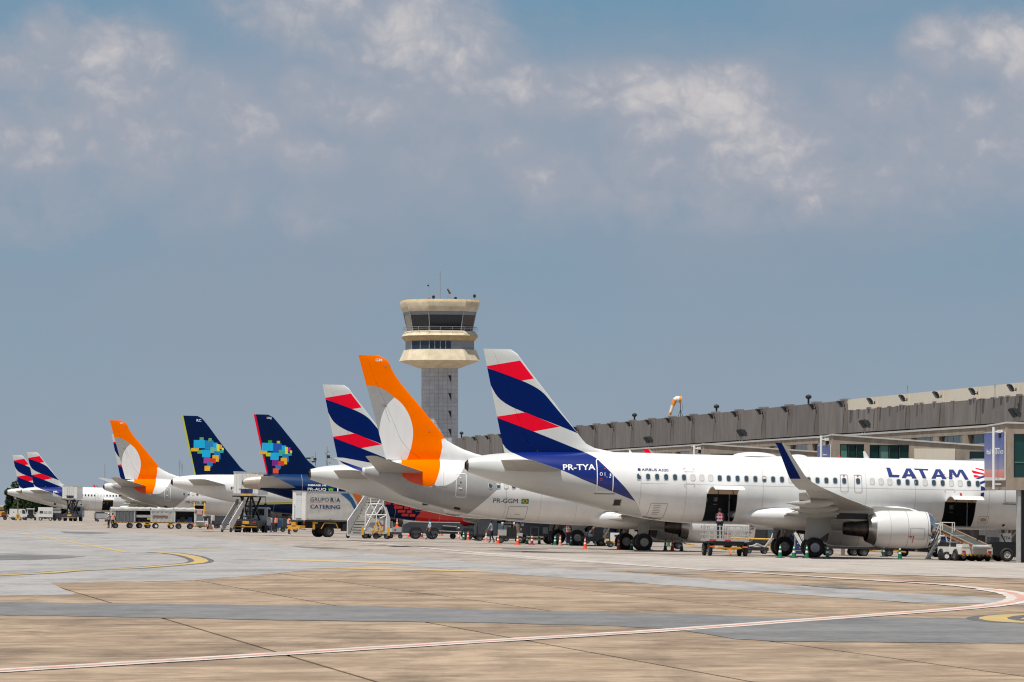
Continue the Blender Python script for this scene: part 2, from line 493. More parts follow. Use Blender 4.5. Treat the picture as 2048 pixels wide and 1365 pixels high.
sheet('asphalt_taxilane', [(-60, 1063), (100, 1057), (250, 1064), (420, 1077), (560, 1090), (660, 1103), (790, 1119), (760, 1128), (640, 1139), (520, 1150), (420, 1159), (330, 1163), (100, 1166), (150, 1190), (-60, 1194)], .004, M_ASPH)
sheet('asphalt_strip', [(-60, 1204), (350, 1209), (700, 1213), (1024, 1222), (1400, 1230), (1540, 1236), (1800, 1236), (2110, 1240), (2110, 1288), (1800, 1286), (1560, 1284), (1470, 1279), (1400, 1267), (1340, 1259), (1200, 1252), (900, 1245), (700, 1243), (500, 1240), (200, 1234), (-60, 1230)], .008, M_STRIP)
sheet('asphalt_seam', [(700, 1103), (1000, 1130), (1400, 1157), (1700, 1180), (1960, 1195), (2110, 1203), (2110, 1213), (1960, 1208), (1820, 1206), (1500, 1183), (1200, 1161), (950, 1144), (720, 1123)], .007, M_ASPH)
M_LIGHT = ground_mat('pale concrete', (.45, .40, .355), (.36, .315, .275), (.22, .195, .175), .22, stain=.55)
sheet('pale_concrete', [(860, 1104), (1300, 1113), (2110, 1127), (2110, 1160), (1800, 1151), (1400, 1139), (1100, 1122)], .010, M_LIGHT)
line('boundary_line', [(-80, 1348), (0, 1343), (350, 1322), (700, 1300.5), (1000, 1282), (1250, 1267), (1400, 1257), (1600, 1242), (1800, 1227.5), (1930, 1217.5), (1990, 1211), (2028, 1204.5), (2042, 1199), (2040, 1193), (2018, 1186), (1975, 1179.5)], .46, .014, M_WLINE, red=.13)
line('boundary_line', [(1990, 1181), (1960, 1177.5), (1900, 1171), (1800, 1164.5), (1650, 1155), (1500, 1146), (1340, 1136), (1080, 1116), (900, 1101), (780, 1090), (660, 1080)], .26, .0135, M_WLINE2, wob=.2)
line('red_line', [(1680, 1158), (1800, 1162), (1920, 1165), (2100, 1168)], .4, .013, M_RLINE)
line('stand_line', [(-60, 1062), (60, 1070), (110, 1079), (160, 1088), (253, 1105)], .22, .013, M_YLINE)
line('taxi_line', [(-60, 1154), (80, 1147.5), (150, 1142), (260, 1137.5), (340, 1131.5), (385, 1127.5), (401, 1124), (399, 1119.5), (378, 1112.5), (345, 1107.5), (310, 1105)], .34, .015, M_YLINE, edge=.28)
line('lead_in_line', [(331, 1096), (420, 1098), (525, 1101)], .35, .013, M_YLINE)
line('lead_in_line', [(495, 1119), (560, 1120), (700, 1124), (830, 1128)], 1.1, .013, M_YLINE2)
line('lead_in_line', [(640, 1137), (760, 1138.5), (950, 1143)], .95, .013, M_YLINE2)
line('hold_line', [(2110, 1228.5), (2048, 1230), (2005, 1233), (1986, 1237.5), (2003, 1242.5), (2048, 1246), (2110, 1248)], .34, .016, M_YLINE, edge=.3)

M_STAIN = ground_mat('oil darkened asphalt', (.20, .195, .19), (.13, .125, .122), (.08, .078, .078), .5, stain=.6)
for poly in ([(-60, 1113), (40, 1109.5), (110, 1111), (172, 1114), (120, 1118), (60, 1121), (-60, 1122)], [(120, 1063.5), (190, 1064.5), (225, 1067), (180, 1068.6), (130, 1067)], [(585, 1093), (660, 1095.5), (720, 1099), (650, 1098), (600, 1095.5)],
             [(1010, 1096.8), (1060, 1097.6), (1098, 1099.2), (1050, 1100.2), (1000, 1098.6)], [(1250, 1143), (1330, 1146), (1420, 1151), (1340, 1149.5), (1270, 1146)], [(1600, 1170), (1690, 1174), (1760, 1179), (1680, 1178), (1620, 1173)]):
    sheet('asphalt_patch', poly, .0115, M_STAIN)
# ------------------------------------------------------------------ aircraft
M_WHITE = mat('aircraft white paint', (.80, .795, .78), .30, var=.035, scale=1.3, coat=.3, stretch=(1.6, 1, .4))
M_GREYW = mat('aircraft pale grey paint', (.60, .605, .58), .33, var=.03, scale=.7, coat=.3)
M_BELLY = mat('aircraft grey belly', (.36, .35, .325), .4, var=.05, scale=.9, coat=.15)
M_NAVY = mat('navy livery paint', (.0, .0115, .105), .4, var=.04, spec=.08)
M_BLUE = mat('bright blue livery paint', (.003, .018, .17), .25, var=.04, spec=.5, coat=.15)
M_CORAL = mat('coral red livery paint', (.85, .002, .026), .4, var=.03, spec=.1)
M_ORANGE = mat('orange livery paint', (1.0, .172, .0), .45, var=.03, spec=.0)
M_GGREY = mat('grey livery paint', (.34, .335, .325), .36, var=.04, coat=.2)
M_AZUL = mat('dark blue livery paint', (.0, .010, .060), .38, var=.05, spec=.12)
M_AZUL2 = mat('mid blue livery paint', (.003, .03, .11), .26, var=.05, spec=.5, coat=.15)
M_RED = mat('scarlet livery paint', (.62, .008, .010), .3, var=.04, coat=.35)
M_LIME = mat('lime livery paint', (.52, .55, .03), .35, var=.04)
M_GLASS = mat('cabin window glass', (.045, .075, .105), .12, var=.1, scale=9, spec=.6)
M_SHADE = mat('cabin window shade', (.62, .61, .59), .4, var=.03)
M_WFRAME = mat('cabin window frame', (.50, .505, .51), .45, var=.05)
M_DARK = mat('dark interior', (.018, .019, .022), .7, var=.2)
M_HOLD = mat('cargo hold lining', (.035, .037, .042), .55, var=.25, scale=5)
M_BEIGE = mat('door inner lining', (.46, .36, .25), .6, var=.08)
M_TYRE = mat('tyre rubber', (.016, .016, .018), .75, var=.2, scale=9)
M_RIM = mat('wheel rim metal', (.42, .42, .43), .4, metal=.6, var=.15, scale=8)
M_STEEL = mat('bare steel', (.40, .40, .41), .32, metal=.9, var=.12, scale=6)
M_CHROME = mat('polished engine lip', (.62, .63, .65), .18, metal=1.0, var=.04)
M_BURNT = mat('heat stained nozzle metal', (.105, .078, .062), .36, metal=.85, var=.35, scale=3, col2=(.04, .034, .032))
M_NOZ = mat('nozzle ring metal', (.52, .48, .43), .25, metal=.95, var=.12)
M_BLACK = mat('black paint', (.015, .015, .017), .5, var=.15)
M_INK = mat('lettering navy', (.012, .03, .17), .4, var=.02)
M_INKK = mat('lettering black', (.02, .02, .022), .4, var=.02)
M_INKW = mat('lettering white', (.82, .82, .82), .4, var=.02)
M_RMARK = mat('red marking', (.55, .03, .03), .45, var=.03)
M_GREEN = mat('flag green', (.01, .26, .06), .4, var=.02)
M_YELL = mat('flag yellow', (.80, .55, .02), .4, var=.02)
M_SEAM = mat('panel seam', (.24, .24, .24), .6, var=.05)
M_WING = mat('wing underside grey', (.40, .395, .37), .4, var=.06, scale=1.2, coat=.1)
M_HAZEGREY = mat('engine cowl pale', (.68, .675, .66), .34, var=.03, scale=.8, coat=.2)

def interp(tab, x):
    """Smooth interpolation in a table of rows (x, a, b, ...), monotone in x."""
    n = len(tab)
    if x <= tab[0][0]: return list(tab[0][1:])
    if x >= tab[-1][0]: return list(tab[-1][1:])
    for i in range(n-1):
        if tab[i][0] <= x <= tab[i+1][0]: break
    t = (x-tab[i][0])/(tab[i+1][0]-tab[i][0])
    h = tab[i+1][0]-tab[i][0]; out = []
    for k in range(1, len(tab[0])):
        def sl(j):
            if j <= 0 or j >= n-1: j0, j1 = max(0, j-1), min(n-1, j+1); return (tab[j1][k]-tab[j0][k])/(tab[j1][0]-tab[j0][0])
            a = (tab[j][k]-tab[j-1][k])/(tab[j][0]-tab[j-1][0]); b = (tab[j+1][k]-tab[j][k])/(tab[j+1][0]-tab[j][0])
            return 0 if a*b <= 0 else 2*a*b/(a+b)
        m0, m1 = sl(i)*h, sl(i+1)*h
        y0, y1 = tab[i][k], tab[i+1][k]
        out.append((2*t**3-3*t*t+1)*y0+(t**3-2*t*t+t)*m0+(-2*t**3+3*t*t)*y1+(t**3-t*t)*m1)
    return out
def inpoly(p, poly):
    x, y = p; r = False; n = len(poly)
    for i in range(n):
        x1, y1 = poly[i]; x2, y2 = poly[(i+1) % n]
        if (y1 > y) != (y2 > y) and x < (x2-x1)*(y-y1)/(y2-y1)+x1: r = not r
    return r
def curve(pts, k=5):
    return [(v.x, v.y) for v in smooth_line([(x, y, 0) for x, y in pts], k)]
def paint(bm, poly, mi, near_only=False):
    """Cut the mesh along a side-view outline and give the faces inside it a material slot."""
    n = len(poly)
    for i in range(n):
        (x0, z0), (x1, z1) = poly[i], poly[(i+1) % n]
        if abs(x0-x1)+abs(z0-z1) < 1e-5: continue
        lx, hx, lz, hz = min(x0, x1)-.002, max(x0, x1)+.002, min(z0, z1)-.002, max(z0, z1)+.002
        fs = []
        for f in bm.faces:
            if near_only and f.calc_center_median().y > 0: continue
            a = [v.co.x for v in f.verts]
            if max(a) < lx or min(a) > hx: continue
            a = [v.co.z for v in f.verts]
            if max(a) < lz or min(a) > hz: continue
            fs.append(f)
        if not fs: continue
        es = {e for f in fs for e in f.edges}; vs = {v for f in fs for v in f.verts}
        bmesh.ops.bisect_plane(bm, geom=list(vs)+list(es)+fs, plane_co=(x0, 0, z0), plane_no=(-(z1-z0), 0, x1-x0), dist=1e-4)
    for f in bm.faces:
        c = f.calc_center_median()
        if near_only and c.y > 0: continue
        if inpoly((c.x, c.z), poly): f.material_index = mi
def finish(bm, name, mats, parent):
    me = bpy.data.meshes.new(name)
    bmesh.ops.recalc_face_normals(bm, faces=bm.faces)
    bm.to_mesh(me); bm.free()
    for m in mats: me.materials.append(m)
    me.polygons.foreach_set('use_smooth', [True]*len(me.polygons))
    me.set_sharp_from_angle(angle=R(38))
    return link(name, me, parent)

class Body:
    def __init__(s, tab, n=88, step=.42):
        s.tab = tab; s.n = n; s.step = step
    def at(s, u): return interp(s.tab, u)              # top, bottom, half width
    def side(s, u, w):
        t, b, h = s.at(u); q = (w-(t+b)/2)/((t-b)/2)
        return -h*math.sqrt(max(0, 1-min(1, q*q)))
    def mesh(s):
        u0, u1 = s.tab[0][0], s.tab[-1][0]
        us = [u0+(u1-u0)*i/round((u1-u0)/s.step) for i in range(round((u1-u0)/s.step)+1)]
        mb = MB(); rings = []
        for u in us:
            t, b, h = s.at(u)
            rings.append([(u, -h*math.cos(2*math.pi*i/s.n), (t+b)/2+(t-b)/2*math.sin(2*math.pi*i/s.n)) for i in range(s.n)])
        mb.loft(rings, M_WHITE)
        bm = bmesh.new(); me = mb.mesh('tmp'); bm.from_mesh(me); bpy.data.meshes.remove(me)
        return bm
class Fin:
    """Vertical tail: leading and trailing edges as (w, u) tables."""
    def __init__(s, le, te, thick, hinge=.70): s.le, s.te, s.th, s.hinge = le, te, thick, hinge
    def ht(s, f, c): return s.th*c*(.2969*math.sqrt(max(f, 0))-.126*f-.3516*f*f+.2843*f**3-.1015*f**4)/.2*1.0
    def edges(s, w): return interp(s.le, w)[0], interp(s.te, w)[0]
    def side(s, u, w):
        l, t = s.edges(w); c = l-t
        return -s.ht(min(1, max(0, (l-u)/c)), min(c, 6.0))
    def bm(s, w0, w1, f0, f1, m, nw=26):
        mb = MB(); rings = []
        for k in range(nw+1):
            w = w0+(w1-w0)*k/nw; l, t = s.edges(w); c = l-t
            fs = [f0+(f1-f0)*(.5-.5*math.cos(math.pi*j/16)) for j in range(17)]
            cc = min(c, 6.0); cap = 1.0 if k < nw else .55
            rings.append([(l-c*f, -s.ht(f, cc)*cap-.004, w) for f in fs]+[(l-c*f, s.ht(f, cc)*cap+.004, w) for f in fs[::-1]])
        mb.loft(rings, m)
        b = bmesh.new(); me = mb.mesh('tmp'); b.from_mesh(me); bpy.data.meshes.remove(me)
        return b
def decal(name, polys, side, m, parent, off=.012, dw=.16, du=.8, label=None):
    """Flat print laid on a curved side: polygons in side-view coordinates, cut finely and pushed out onto the skin."""
    bm = bmesh.new()
    for k, p in enumerate(polys):
        b2 = bmesh.new()
        vs = [b2.verts.new((x, 0, z)) for x, z in p]
        f = b2.faces.new(vs); bmesh.ops.triangulate(b2, faces=[f])
        ws = [z for x, z in p]; us = [x for x, z in p]
        w = math.ceil(min(ws)/dw)*dw
        while w < max(ws):
            bmesh.ops.bisect_plane(b2, geom=b2.verts[:]+b2.edges[:]+b2.faces[:], plane_co=(0, 0, w), plane_no=(0, 0, 1)); w += dw
        u = math.ceil(min(us)/du)*du
        while u < max(us):
            bmesh.ops.bisect_plane(b2, geom=b2.verts[:]+b2.edges[:]+b2.faces[:], plane_co=(u, 0, 0), plane_no=(1, 0, 0)); u += du
        for v in b2.verts: v.co.y = side(v.co.x, v.co.z)-off-.0015*(k % 6)
        for f in b2.faces:
            if f.normal.y > 0: f.normal_flip()
        me = bpy.data.meshes.new('tmp'); b2.to_mesh(me); b2.free(); bm.from_mesh(me); bpy.data.meshes.remove(me)
    for f in bm.faces:
        f.normal_update()
        if f.normal.y > 0: f.normal_flip()
    me = bpy.data.meshes.new(name); bm.to_mesh(me); bm.free()
    me.materials.append(m)
    o = link(name, me, parent)
    if label: o['label'] = label
    return o
TXT = {}
def text_tris(s, bold=0.0):
    """Filled outlines of a word, as triangles in a unit-height plane."""
    if (s, bold) in TXT: return TXT[(s, bold)]
    c = bpy.data.curves.new('txt', 'FONT'); c.body = s; c.fill_mode = 'FRONT'; c.offset = bold; c.resolution_u = 3
    o = bpy.data.objects.new('txt', c); COL.objects.link(o)
    bpy.context.view_layer.update()
    me = bpy.data.meshes.new_from_object(o)
    tri = []
    bm = bmesh.new(); bm.from_mesh(me); bmesh.ops.triangulate(bm, faces=bm.faces[:])
    for f in bm.faces: tri.append([(v.co.x, v.co.y) for v in f.verts])
    bm.free(); bpy.data.meshes.remove(me); bpy.data.objects.remove(o); bpy.data.curves.remove(c)
    xs = [p[0] for t in tri for p in t]; ys = [p[1] for t in tri for p in t]
    x0, x1, y0, y1 = min(xs), max(xs), min(ys), max(ys)
    tri = [[((x-x0)/(x1-x0), (y-y0)/(y1-y0)) for x, y in t] for t in tri]
    TXT[(s, bold)] = tri
    return tri
def text_polys(s, u0, u1, w0, w1, bold=0.0, slope=0.0):
    return [[(u0+(u1-u0)*x, w0+(w1-w0)*y+slope*x) for x, y in t] for t in text_tris(s, bold)]
def decal_tris(name, tris, side, m, parent, off=.014, label=None):
    bm = bmesh.new(); cache = {}
    for t in tris:
        vs = []
        for x, z in t:
            k = (round(x, 4), round(z, 4))
            if k not in cache: cache[k] = bm.verts.new((x, 0, z))
            vs.append(cache[k])
        if len(set(vs)) == 3:
            try: bm.faces.new(vs)
            except ValueError: pass
    ws = [z for t in tris for x, z in t]; w = math.ceil(min(ws)/.1)*.1
    while w < max(ws):
        bmesh.ops.bisect_plane(bm, geom=bm.verts[:]+bm.edges[:]+bm.faces[:], plane_co=(0, 0, w), plane_no=(0, 0, 1)); w += .1
    for v in bm.verts: v.co.y = side(v.co.x, v.co.z)-off
    for f in bm.faces:
        f.normal_update()
        if f.normal.y > 0: f.normal_flip()
    me = bpy.data.meshes.new(name); bm.to_mesh(me); bm.free(); me.materials.append(m)
    o = link(name, me, parent)
    if label: o['label'] = label
    return o
def rrect(u0, u1, w0, w1, r, n=4, lean=0.0):
    """Rounded rectangle outline in side view."""
    out = []
    for cx, cz, a0 in ((u1-r, w1-r, 0), (u0+r, w1-r, 90), (u0+r, w0+r, 180), (u1-r, w0+r, 270)):
        for i in range(n+1):
            a = R(a0+90*i/n); out.append((cx+r*math.cos(a), cz+r*math.sin(a)))
    return [(x+lean*(z-w0), z) for x, z in out]
def ring_polys(outer, inner):
    n = len(outer)
    return [[outer[i], outer[(i+1) % n], inner[(i+1) % n], inner[i]] for i in range(n)]
def outline(name, u0, u1, w0, w1, r, t, side, m, parent, off=.012, lean=0.0, label=None):
    """A door or hatch seam: a thin ring lying on the skin."""
    o, i = rrect(u0, u1, w0, w1, r, lean=lean), rrect(u0+t, u1-t, w0+t, w1-t, max(.01, r-t), lean=lean)
    def fine(p):
        q = []
        for (a, b), (c, d) in zip(p, p[1:]+p[:1]):
            k = 6 if math.hypot(a-c, b-d) > .25 else 1
            q += [(a+(c-a)*j/k, b+(d-b)*j/k) for j in range(k)]
        return q
    o, i = fine(o), fine(i)
    if len(o) != len(i): o, i = rrect(u0, u1, w0, w1, r, lean=lean), rrect(u0+t, u1-t, w0+t, w1-t, max(.01, r-t), lean=lean)
    mb = MB()
    for q in ring_polys(o, i):
        mb.add([(x, side(x, z)-off, z) for x, z in q], [(0, 1, 2, 3)], m)
    ob = mb.build(name, parent, fix=True)
    if label: ob['label'] = label
    return ob
def flag(u0, u1, w0, w1, side, parent):
    b = decal('flag', [[(u0, w0), (u1, w0), (u1, w1), (u0, w1)]], side, M_GREEN, parent, .012)
    cu, cw = (u0+u1)/2, (w0+w1)/2
    decal('flag_diamond', [[(u0+.05, cw), (cu, w0+.03), (u1-.05, cw), (cu, w1-.03)]], side, M_YELL, b, .016)
    decal('flag_disc', [[(cu+.075*math.cos(i*.524), cw+.075*math.sin(i*.524)) for i in range(12)]], side, M_INK, b, .020)
WM = {}
def window_mesh(body, w, kind, wd, ht):
    k = (id(body), w, kind)
    if k in WM: return WM[k]
    mb = MB(); y0 = body.side(0, w)
    def P(pts, off): return [(x, body.side(0, w+z)-y0-off, z) for x, z in pts]
    a = rrect(-wd/2-.035, wd/2+.035, -ht/2-.035, ht/2+.035, wd/2)
    b = rrect(-wd/2, wd/2, -ht/2, ht/2, wd/2-.01)
    n = len(a)
    mb.add(P(a, .006)+P(b, .012), [(i, (i+1) % n, n+(i+1) % n, n+i) for i in range(n)], M_WFRAME, True)
    if kind == 'half':
        c = [(x, max(z, ht*.02)) for x, z in b]; d = [(x, min(z, ht*.02)) for x, z in b]
        mb.add(P(b, .009), [tuple(range(n))], M_GLASS)
        mb.add(P([(-wd*.44, ht*.05), (wd*.44, ht*.05), (wd*.44, ht*.28), (wd*.25, ht*.42), (-wd*.25, ht*.42), (-wd*.44, ht*.28)], .0105), [(0, 1, 2, 3, 4, 5)], M_SHADE)
    else:
        mb.add(P(b, .009), [tuple(range(n))], M_GLASS if kind == 'glass' else M_SHADE)
    me = mb.mesh('window', fix=True)
    WM[k] = me; return me
def windows(body, parent, row, w, wd=.235, ht=.35):
    for u, kind in row:
        link('window', window_mesh(body, w, kind, wd, ht), parent, (u, body.side(u, w), w))
def surface(le, te, tdir, thick, c0=0.0, c1=1.0, n=9):
    """An aerofoil section between leading and trailing points, thickness along tdir."""
    le, te, td = Vector(le), Vector(te), Vector(tdir).normalized(); c = te-le; L = c.length
    def h(f): return thick*L*(.2969*math.sqrt(f)-.126*f-.3516*f*f+.2843*f**3-.1015*f**4)/.2/2
    fs = [c0+(c1-c0)*(.5-.5*math.cos(math.pi*i/n)) for i in range(n+1)]
    return [le+c*f+td*(h(f)*1.05+.006) for f in fs]+[le+c*f-td*(h(f)*.95+.006) for f in fs[::-1]]
def panel(name, secs, c0, c1, m, parent, tdir=(0, 0, 1), k=3):
    """A wing-like panel lofted through sections (le, te, thickness)."""
    rings = []
    for i in range(len(secs)-1):
        (a, b, t0), (c, d, t1) = secs[i][:3], secs[i+1][:3]
        td0 = Vector(secs[i][3] if len(secs[i]) > 3 else tdir); td1 = Vector(secs[i+1][3] if len(secs[i+1]) > 3 else tdir)
        for j in range(k+(1 if i == len(secs)-2 else 0)):
            f = j/k
            rings.append(surface(Vector(a).lerp(Vector(c), f), Vector(b).lerp(Vector(d), f), td0.lerp(td1, f), t0+(t1-t0)*f, c0, c1))
    mb = MB(); mb.loft(rings, m)
    return mb.build(name, parent)
def wheel(parent, x, y, z, r, wd, rim_m=None, rim=.52, n=26, name='wheel', axis=(0, 1, 0)):
    ax = Vector(axis); c = Vector((x, y, z))
    mb = MB(); h = wd/2; q = r*.14
    mb.lathe([(-h*.75, r*rim), (-h, r*.72), (-h*.94, r-q), (-h*.6, r), (h*.6, r), (h*.94, r-q), (h, r*.72), (h*.75, r*rim)], c, ax, M_TYRE, n, caps=False)
    o = mb.build(name, parent)
    mb = MB(); rm = rim_m or M_RIM
    mb.lathe([(-h*.78, r*.10), (-h*.80, r*.16), (-h*.55, r*.20), (-h*.5, r*rim*.82), (-h*.80, r*rim*.97), (h*.80, r*rim*.97), (h*.5, r*rim*.82), (h*.55, r*.2), (h*.78, r*.1)], c, ax, rm, n)
    mb.build('rim', o)
    return o
def engine(root, v, S, near):
    """A turbofan pod: cowl, polished lip, fan, nozzle ring and core."""
    c0, c1, r, w, core_r, core_u = S['cowl0'], S['cowl1'], S['er'], S['ew'], S['core_r'], S['core_u']
    o = (0, v, w)
    L = c1-c0
    mb = MB()
    mb.lathe([(c0-.02, r*.86), (c0, r*.90), (c0+L*.12, r*.985), (c0+L*.3, r), (c0+L*.75, r), (c0+L*.9, r*.965)], o, (1, 0, 0), S.get('cowl_m', M_WHITE), 40, caps=False)
    e = mb.build('engine', root)
    mb = MB()
    mb.lathe([(c0+L*.9, r*.965), (c0+L*.965, r*.90), (c1, r*.80), (c1-.02, r*.75), (c1-.25, r*.70)], o, (1, 0, 0), M_CHROME, 40, caps=False)
    mb.build('inlet_lip', e)
    mb = MB()
    mb.lathe([(c1-.25, r*.70), (c1-.9, r*.72)], o, (1, 0, 0), M_BELLY, 32, caps=False)
    mb.lathe([(c1-.9, r*.72), (c1-.92, .02)], o, (1, 0, 0), M_DARK, 32, caps=False)
    for k in range(18):
        a = 2*math.pi*k/18
        rr = [(c1-.86, r*.2, a), (c1-.78, r*.2, a+.14), (c1-.74, r*.7, a+.22), (c1-.86, r*.7, a+.02)]
        mb.add([(x, v+q*math.cos(b), w+q*math.sin(b)) for x, q, b in rr], [(0, 1, 2, 3)], M_STEEL)
    mb.lathe([(c1-.95, r*.22), (c1-.7, r*.2), (c1-.4, .02)], o, (1, 0, 0), M_BLACK, 16)
    mb.build('fan', e)
    mb = MB()
    mb.lathe([(c0+.03, r*.86), (c0-.25, r*.78), (c0-.48, r*.69)], o, (1, 0, 0), M_NOZ, 36, caps=False)
    mb.lathe([(c0-.47, r*.68), (c0+.02, r*.60)], o, (1, 0, 0), M_DARK, 32, caps=False)
    mb.build('fan_nozzle', e)
    mb = MB()
    mb.lathe([(c0+.0, core_r*1.25), (c0-.45, core_r*1.16), (core_u+.25, core_r*.92), (core_u, core_r*.85), (core_u+.02, core_r*.78), (core_u+.3, core_r*.6)], o, (1, 0, 0), M_BURNT, 32, caps=False)
    mb.lathe([(core_u+.3, core_r*.55), (core_u+.05, core_r*.4), (core_u-.05, .03)], o, (1, 0, 0), M_BURNT, 20)
    mb.build('core_nozzle', e)
    # pylon up to the wing
    mb = MB(); t = .14
    pr = S['pylon']
    mb.prism(pr, v-t, v+t, M_WING)
    mb.build('pylon', root)
    if S.get('nose_text') is not None:
        sg_ = 1 if v > 0 else -1
        mb = MB(); mb.box((.9, v-.16, 2.28), (2.75, v+.16, 2.62), M_BLACK); mb.build('pylon_shade_box', root)  # black box standing in for the shade under the wing behind the pylon
    # seams round the cowl
    for f in (.22, .52, .86):
        uu = c0+L*f
        rr = r*(1.0 if .25 < f < .8 else .99)+.004
        mb = MB(); mb.lathe([(uu, rr), (uu+.025, rr)], o, (1, 0, 0), M_SEAM, 40, caps=False)
        mb.build('cowl_seam', e)
    if near:
        sd = lambda x, z: v-math.sqrt(max(0, r*r-(z-w)**2))
        outline('latch_panel', c0+L*.55, c0+L*.8, w-.55, w+.1, .03, .02, sd, M_SEAM, e, off=.012)
        decal('warning_line', [[(c0+L*.60, w-.78), (c0+L*.605+.02, w-.78), (c0+L*.615+.02, w-.35), (c0+L*.60, w-.35)], [(c0+L*.52, w-.42), (c0+L*.57, w-.47), (c0+L*.595, w-.42), (c0+L*.57, w-.37)]], sd, M_RMARK, e, .016)
        decal('vent_panel', [[(c0+L*.87, w-.36), (c0+L*.93, w-.36), (c0+L*.93, w-.27), (c0+L*.87, w-.27)], [(c0+L*.90+.05*math.cos(i*.8), w-.5+.05*math.sin(i*.8)) for i in range(8)]], lambda x, z: sd(x, z)*1.0, M_SEAM, e, .02)
    return e
def main_gear(root, v, S):
    sgn = 1 if v > 0 else -1
    r = S['tyre_r']
    mb = MB()
    mb.cyl((0, v, r), (.0, v, S['gear_top']), .11, .15, M_BELLY, 12)
    mb.cyl((0, v, r), (.0, v, r+.7), .075, .075, M_CHROME, 12)
    mb.cyl((0, v-S['dual'], r), (0, v+S['dual'], r), .07, .07, M_STEEL, 10)
    mb.cyl((.05, v, r+.55), (.1, v-sgn*1.5, S['gear_top']), .05, .05, M_BELLY, 8)
    mb.bar((-.16, v, r+.1), (-.32, v, r+.55), .07, .1, M_BLACK); mb.bar((-.32, v, r+.55), (-.14, v, r+.95), .07, .1, M_BLACK)
    mb.tube([(.12, v, S['gear_top']), (.14, v-.05, r+.6), (.1, v-.1, r+.1)], .02, M_BLACK)
    g = mb.build('main_landing_gear', root)
    for s in (-1, 1): wheel(g, 0, v+s*S['dual'], r, r, S['tyre_w'], S.get('rim_m'))
    mb = MB()
    y = v+sgn*(S['dual']+.02)*.35
    mb.prism(S['gear_door'], v+sgn*.24, v+sgn*.29, M_WING)
    mb.build('gear_door', g)
    return g
def nose_gear(root, u, S, text=None):
    r = S['nose_r']; z0 = .0
    mb = MB()
    mb.cyl((u, 0, r+z0), (u+.15, 0, S['gear_top']-.2), .075, .11, M_GREYW, 12)
    mb.cyl((u, -.3, r+z0), (u, .3, r+z0), .05, .05, M_STEEL, 8)
    mb.bar((u+.05, 0, r+.6), (u+1.2, 0, S['gear_top']-.1), .07, .07, M_GREYW)
    mb.box((u-.18, -.2, r+.55), (u-.1, .2, r+.75), M_STEEL)
    g = mb.build('nose_landing_gear', root)
    for s in (-1, 1): wheel(g, u, s*.25, r+z0, r, .2)
    for s in (-1, 1):
        mb = MB(); mb.prism([(u-.35, 1.22), (u-.28, 1.06), (u+.24, 1.06), (u+.24, 1.64), (u-.22, 1.64)], s*.62-.02, s*.62+.02, M_WHITE)
        d = mb.build('nose_gear_door', g)
        if text and s < 0:
            decal_tris('door_lettering', text_polys(text, u-.26, u+.2, 1.26, 1.44, .01), lambda x, z: -.64, M_INKK, d, .006)
    return g
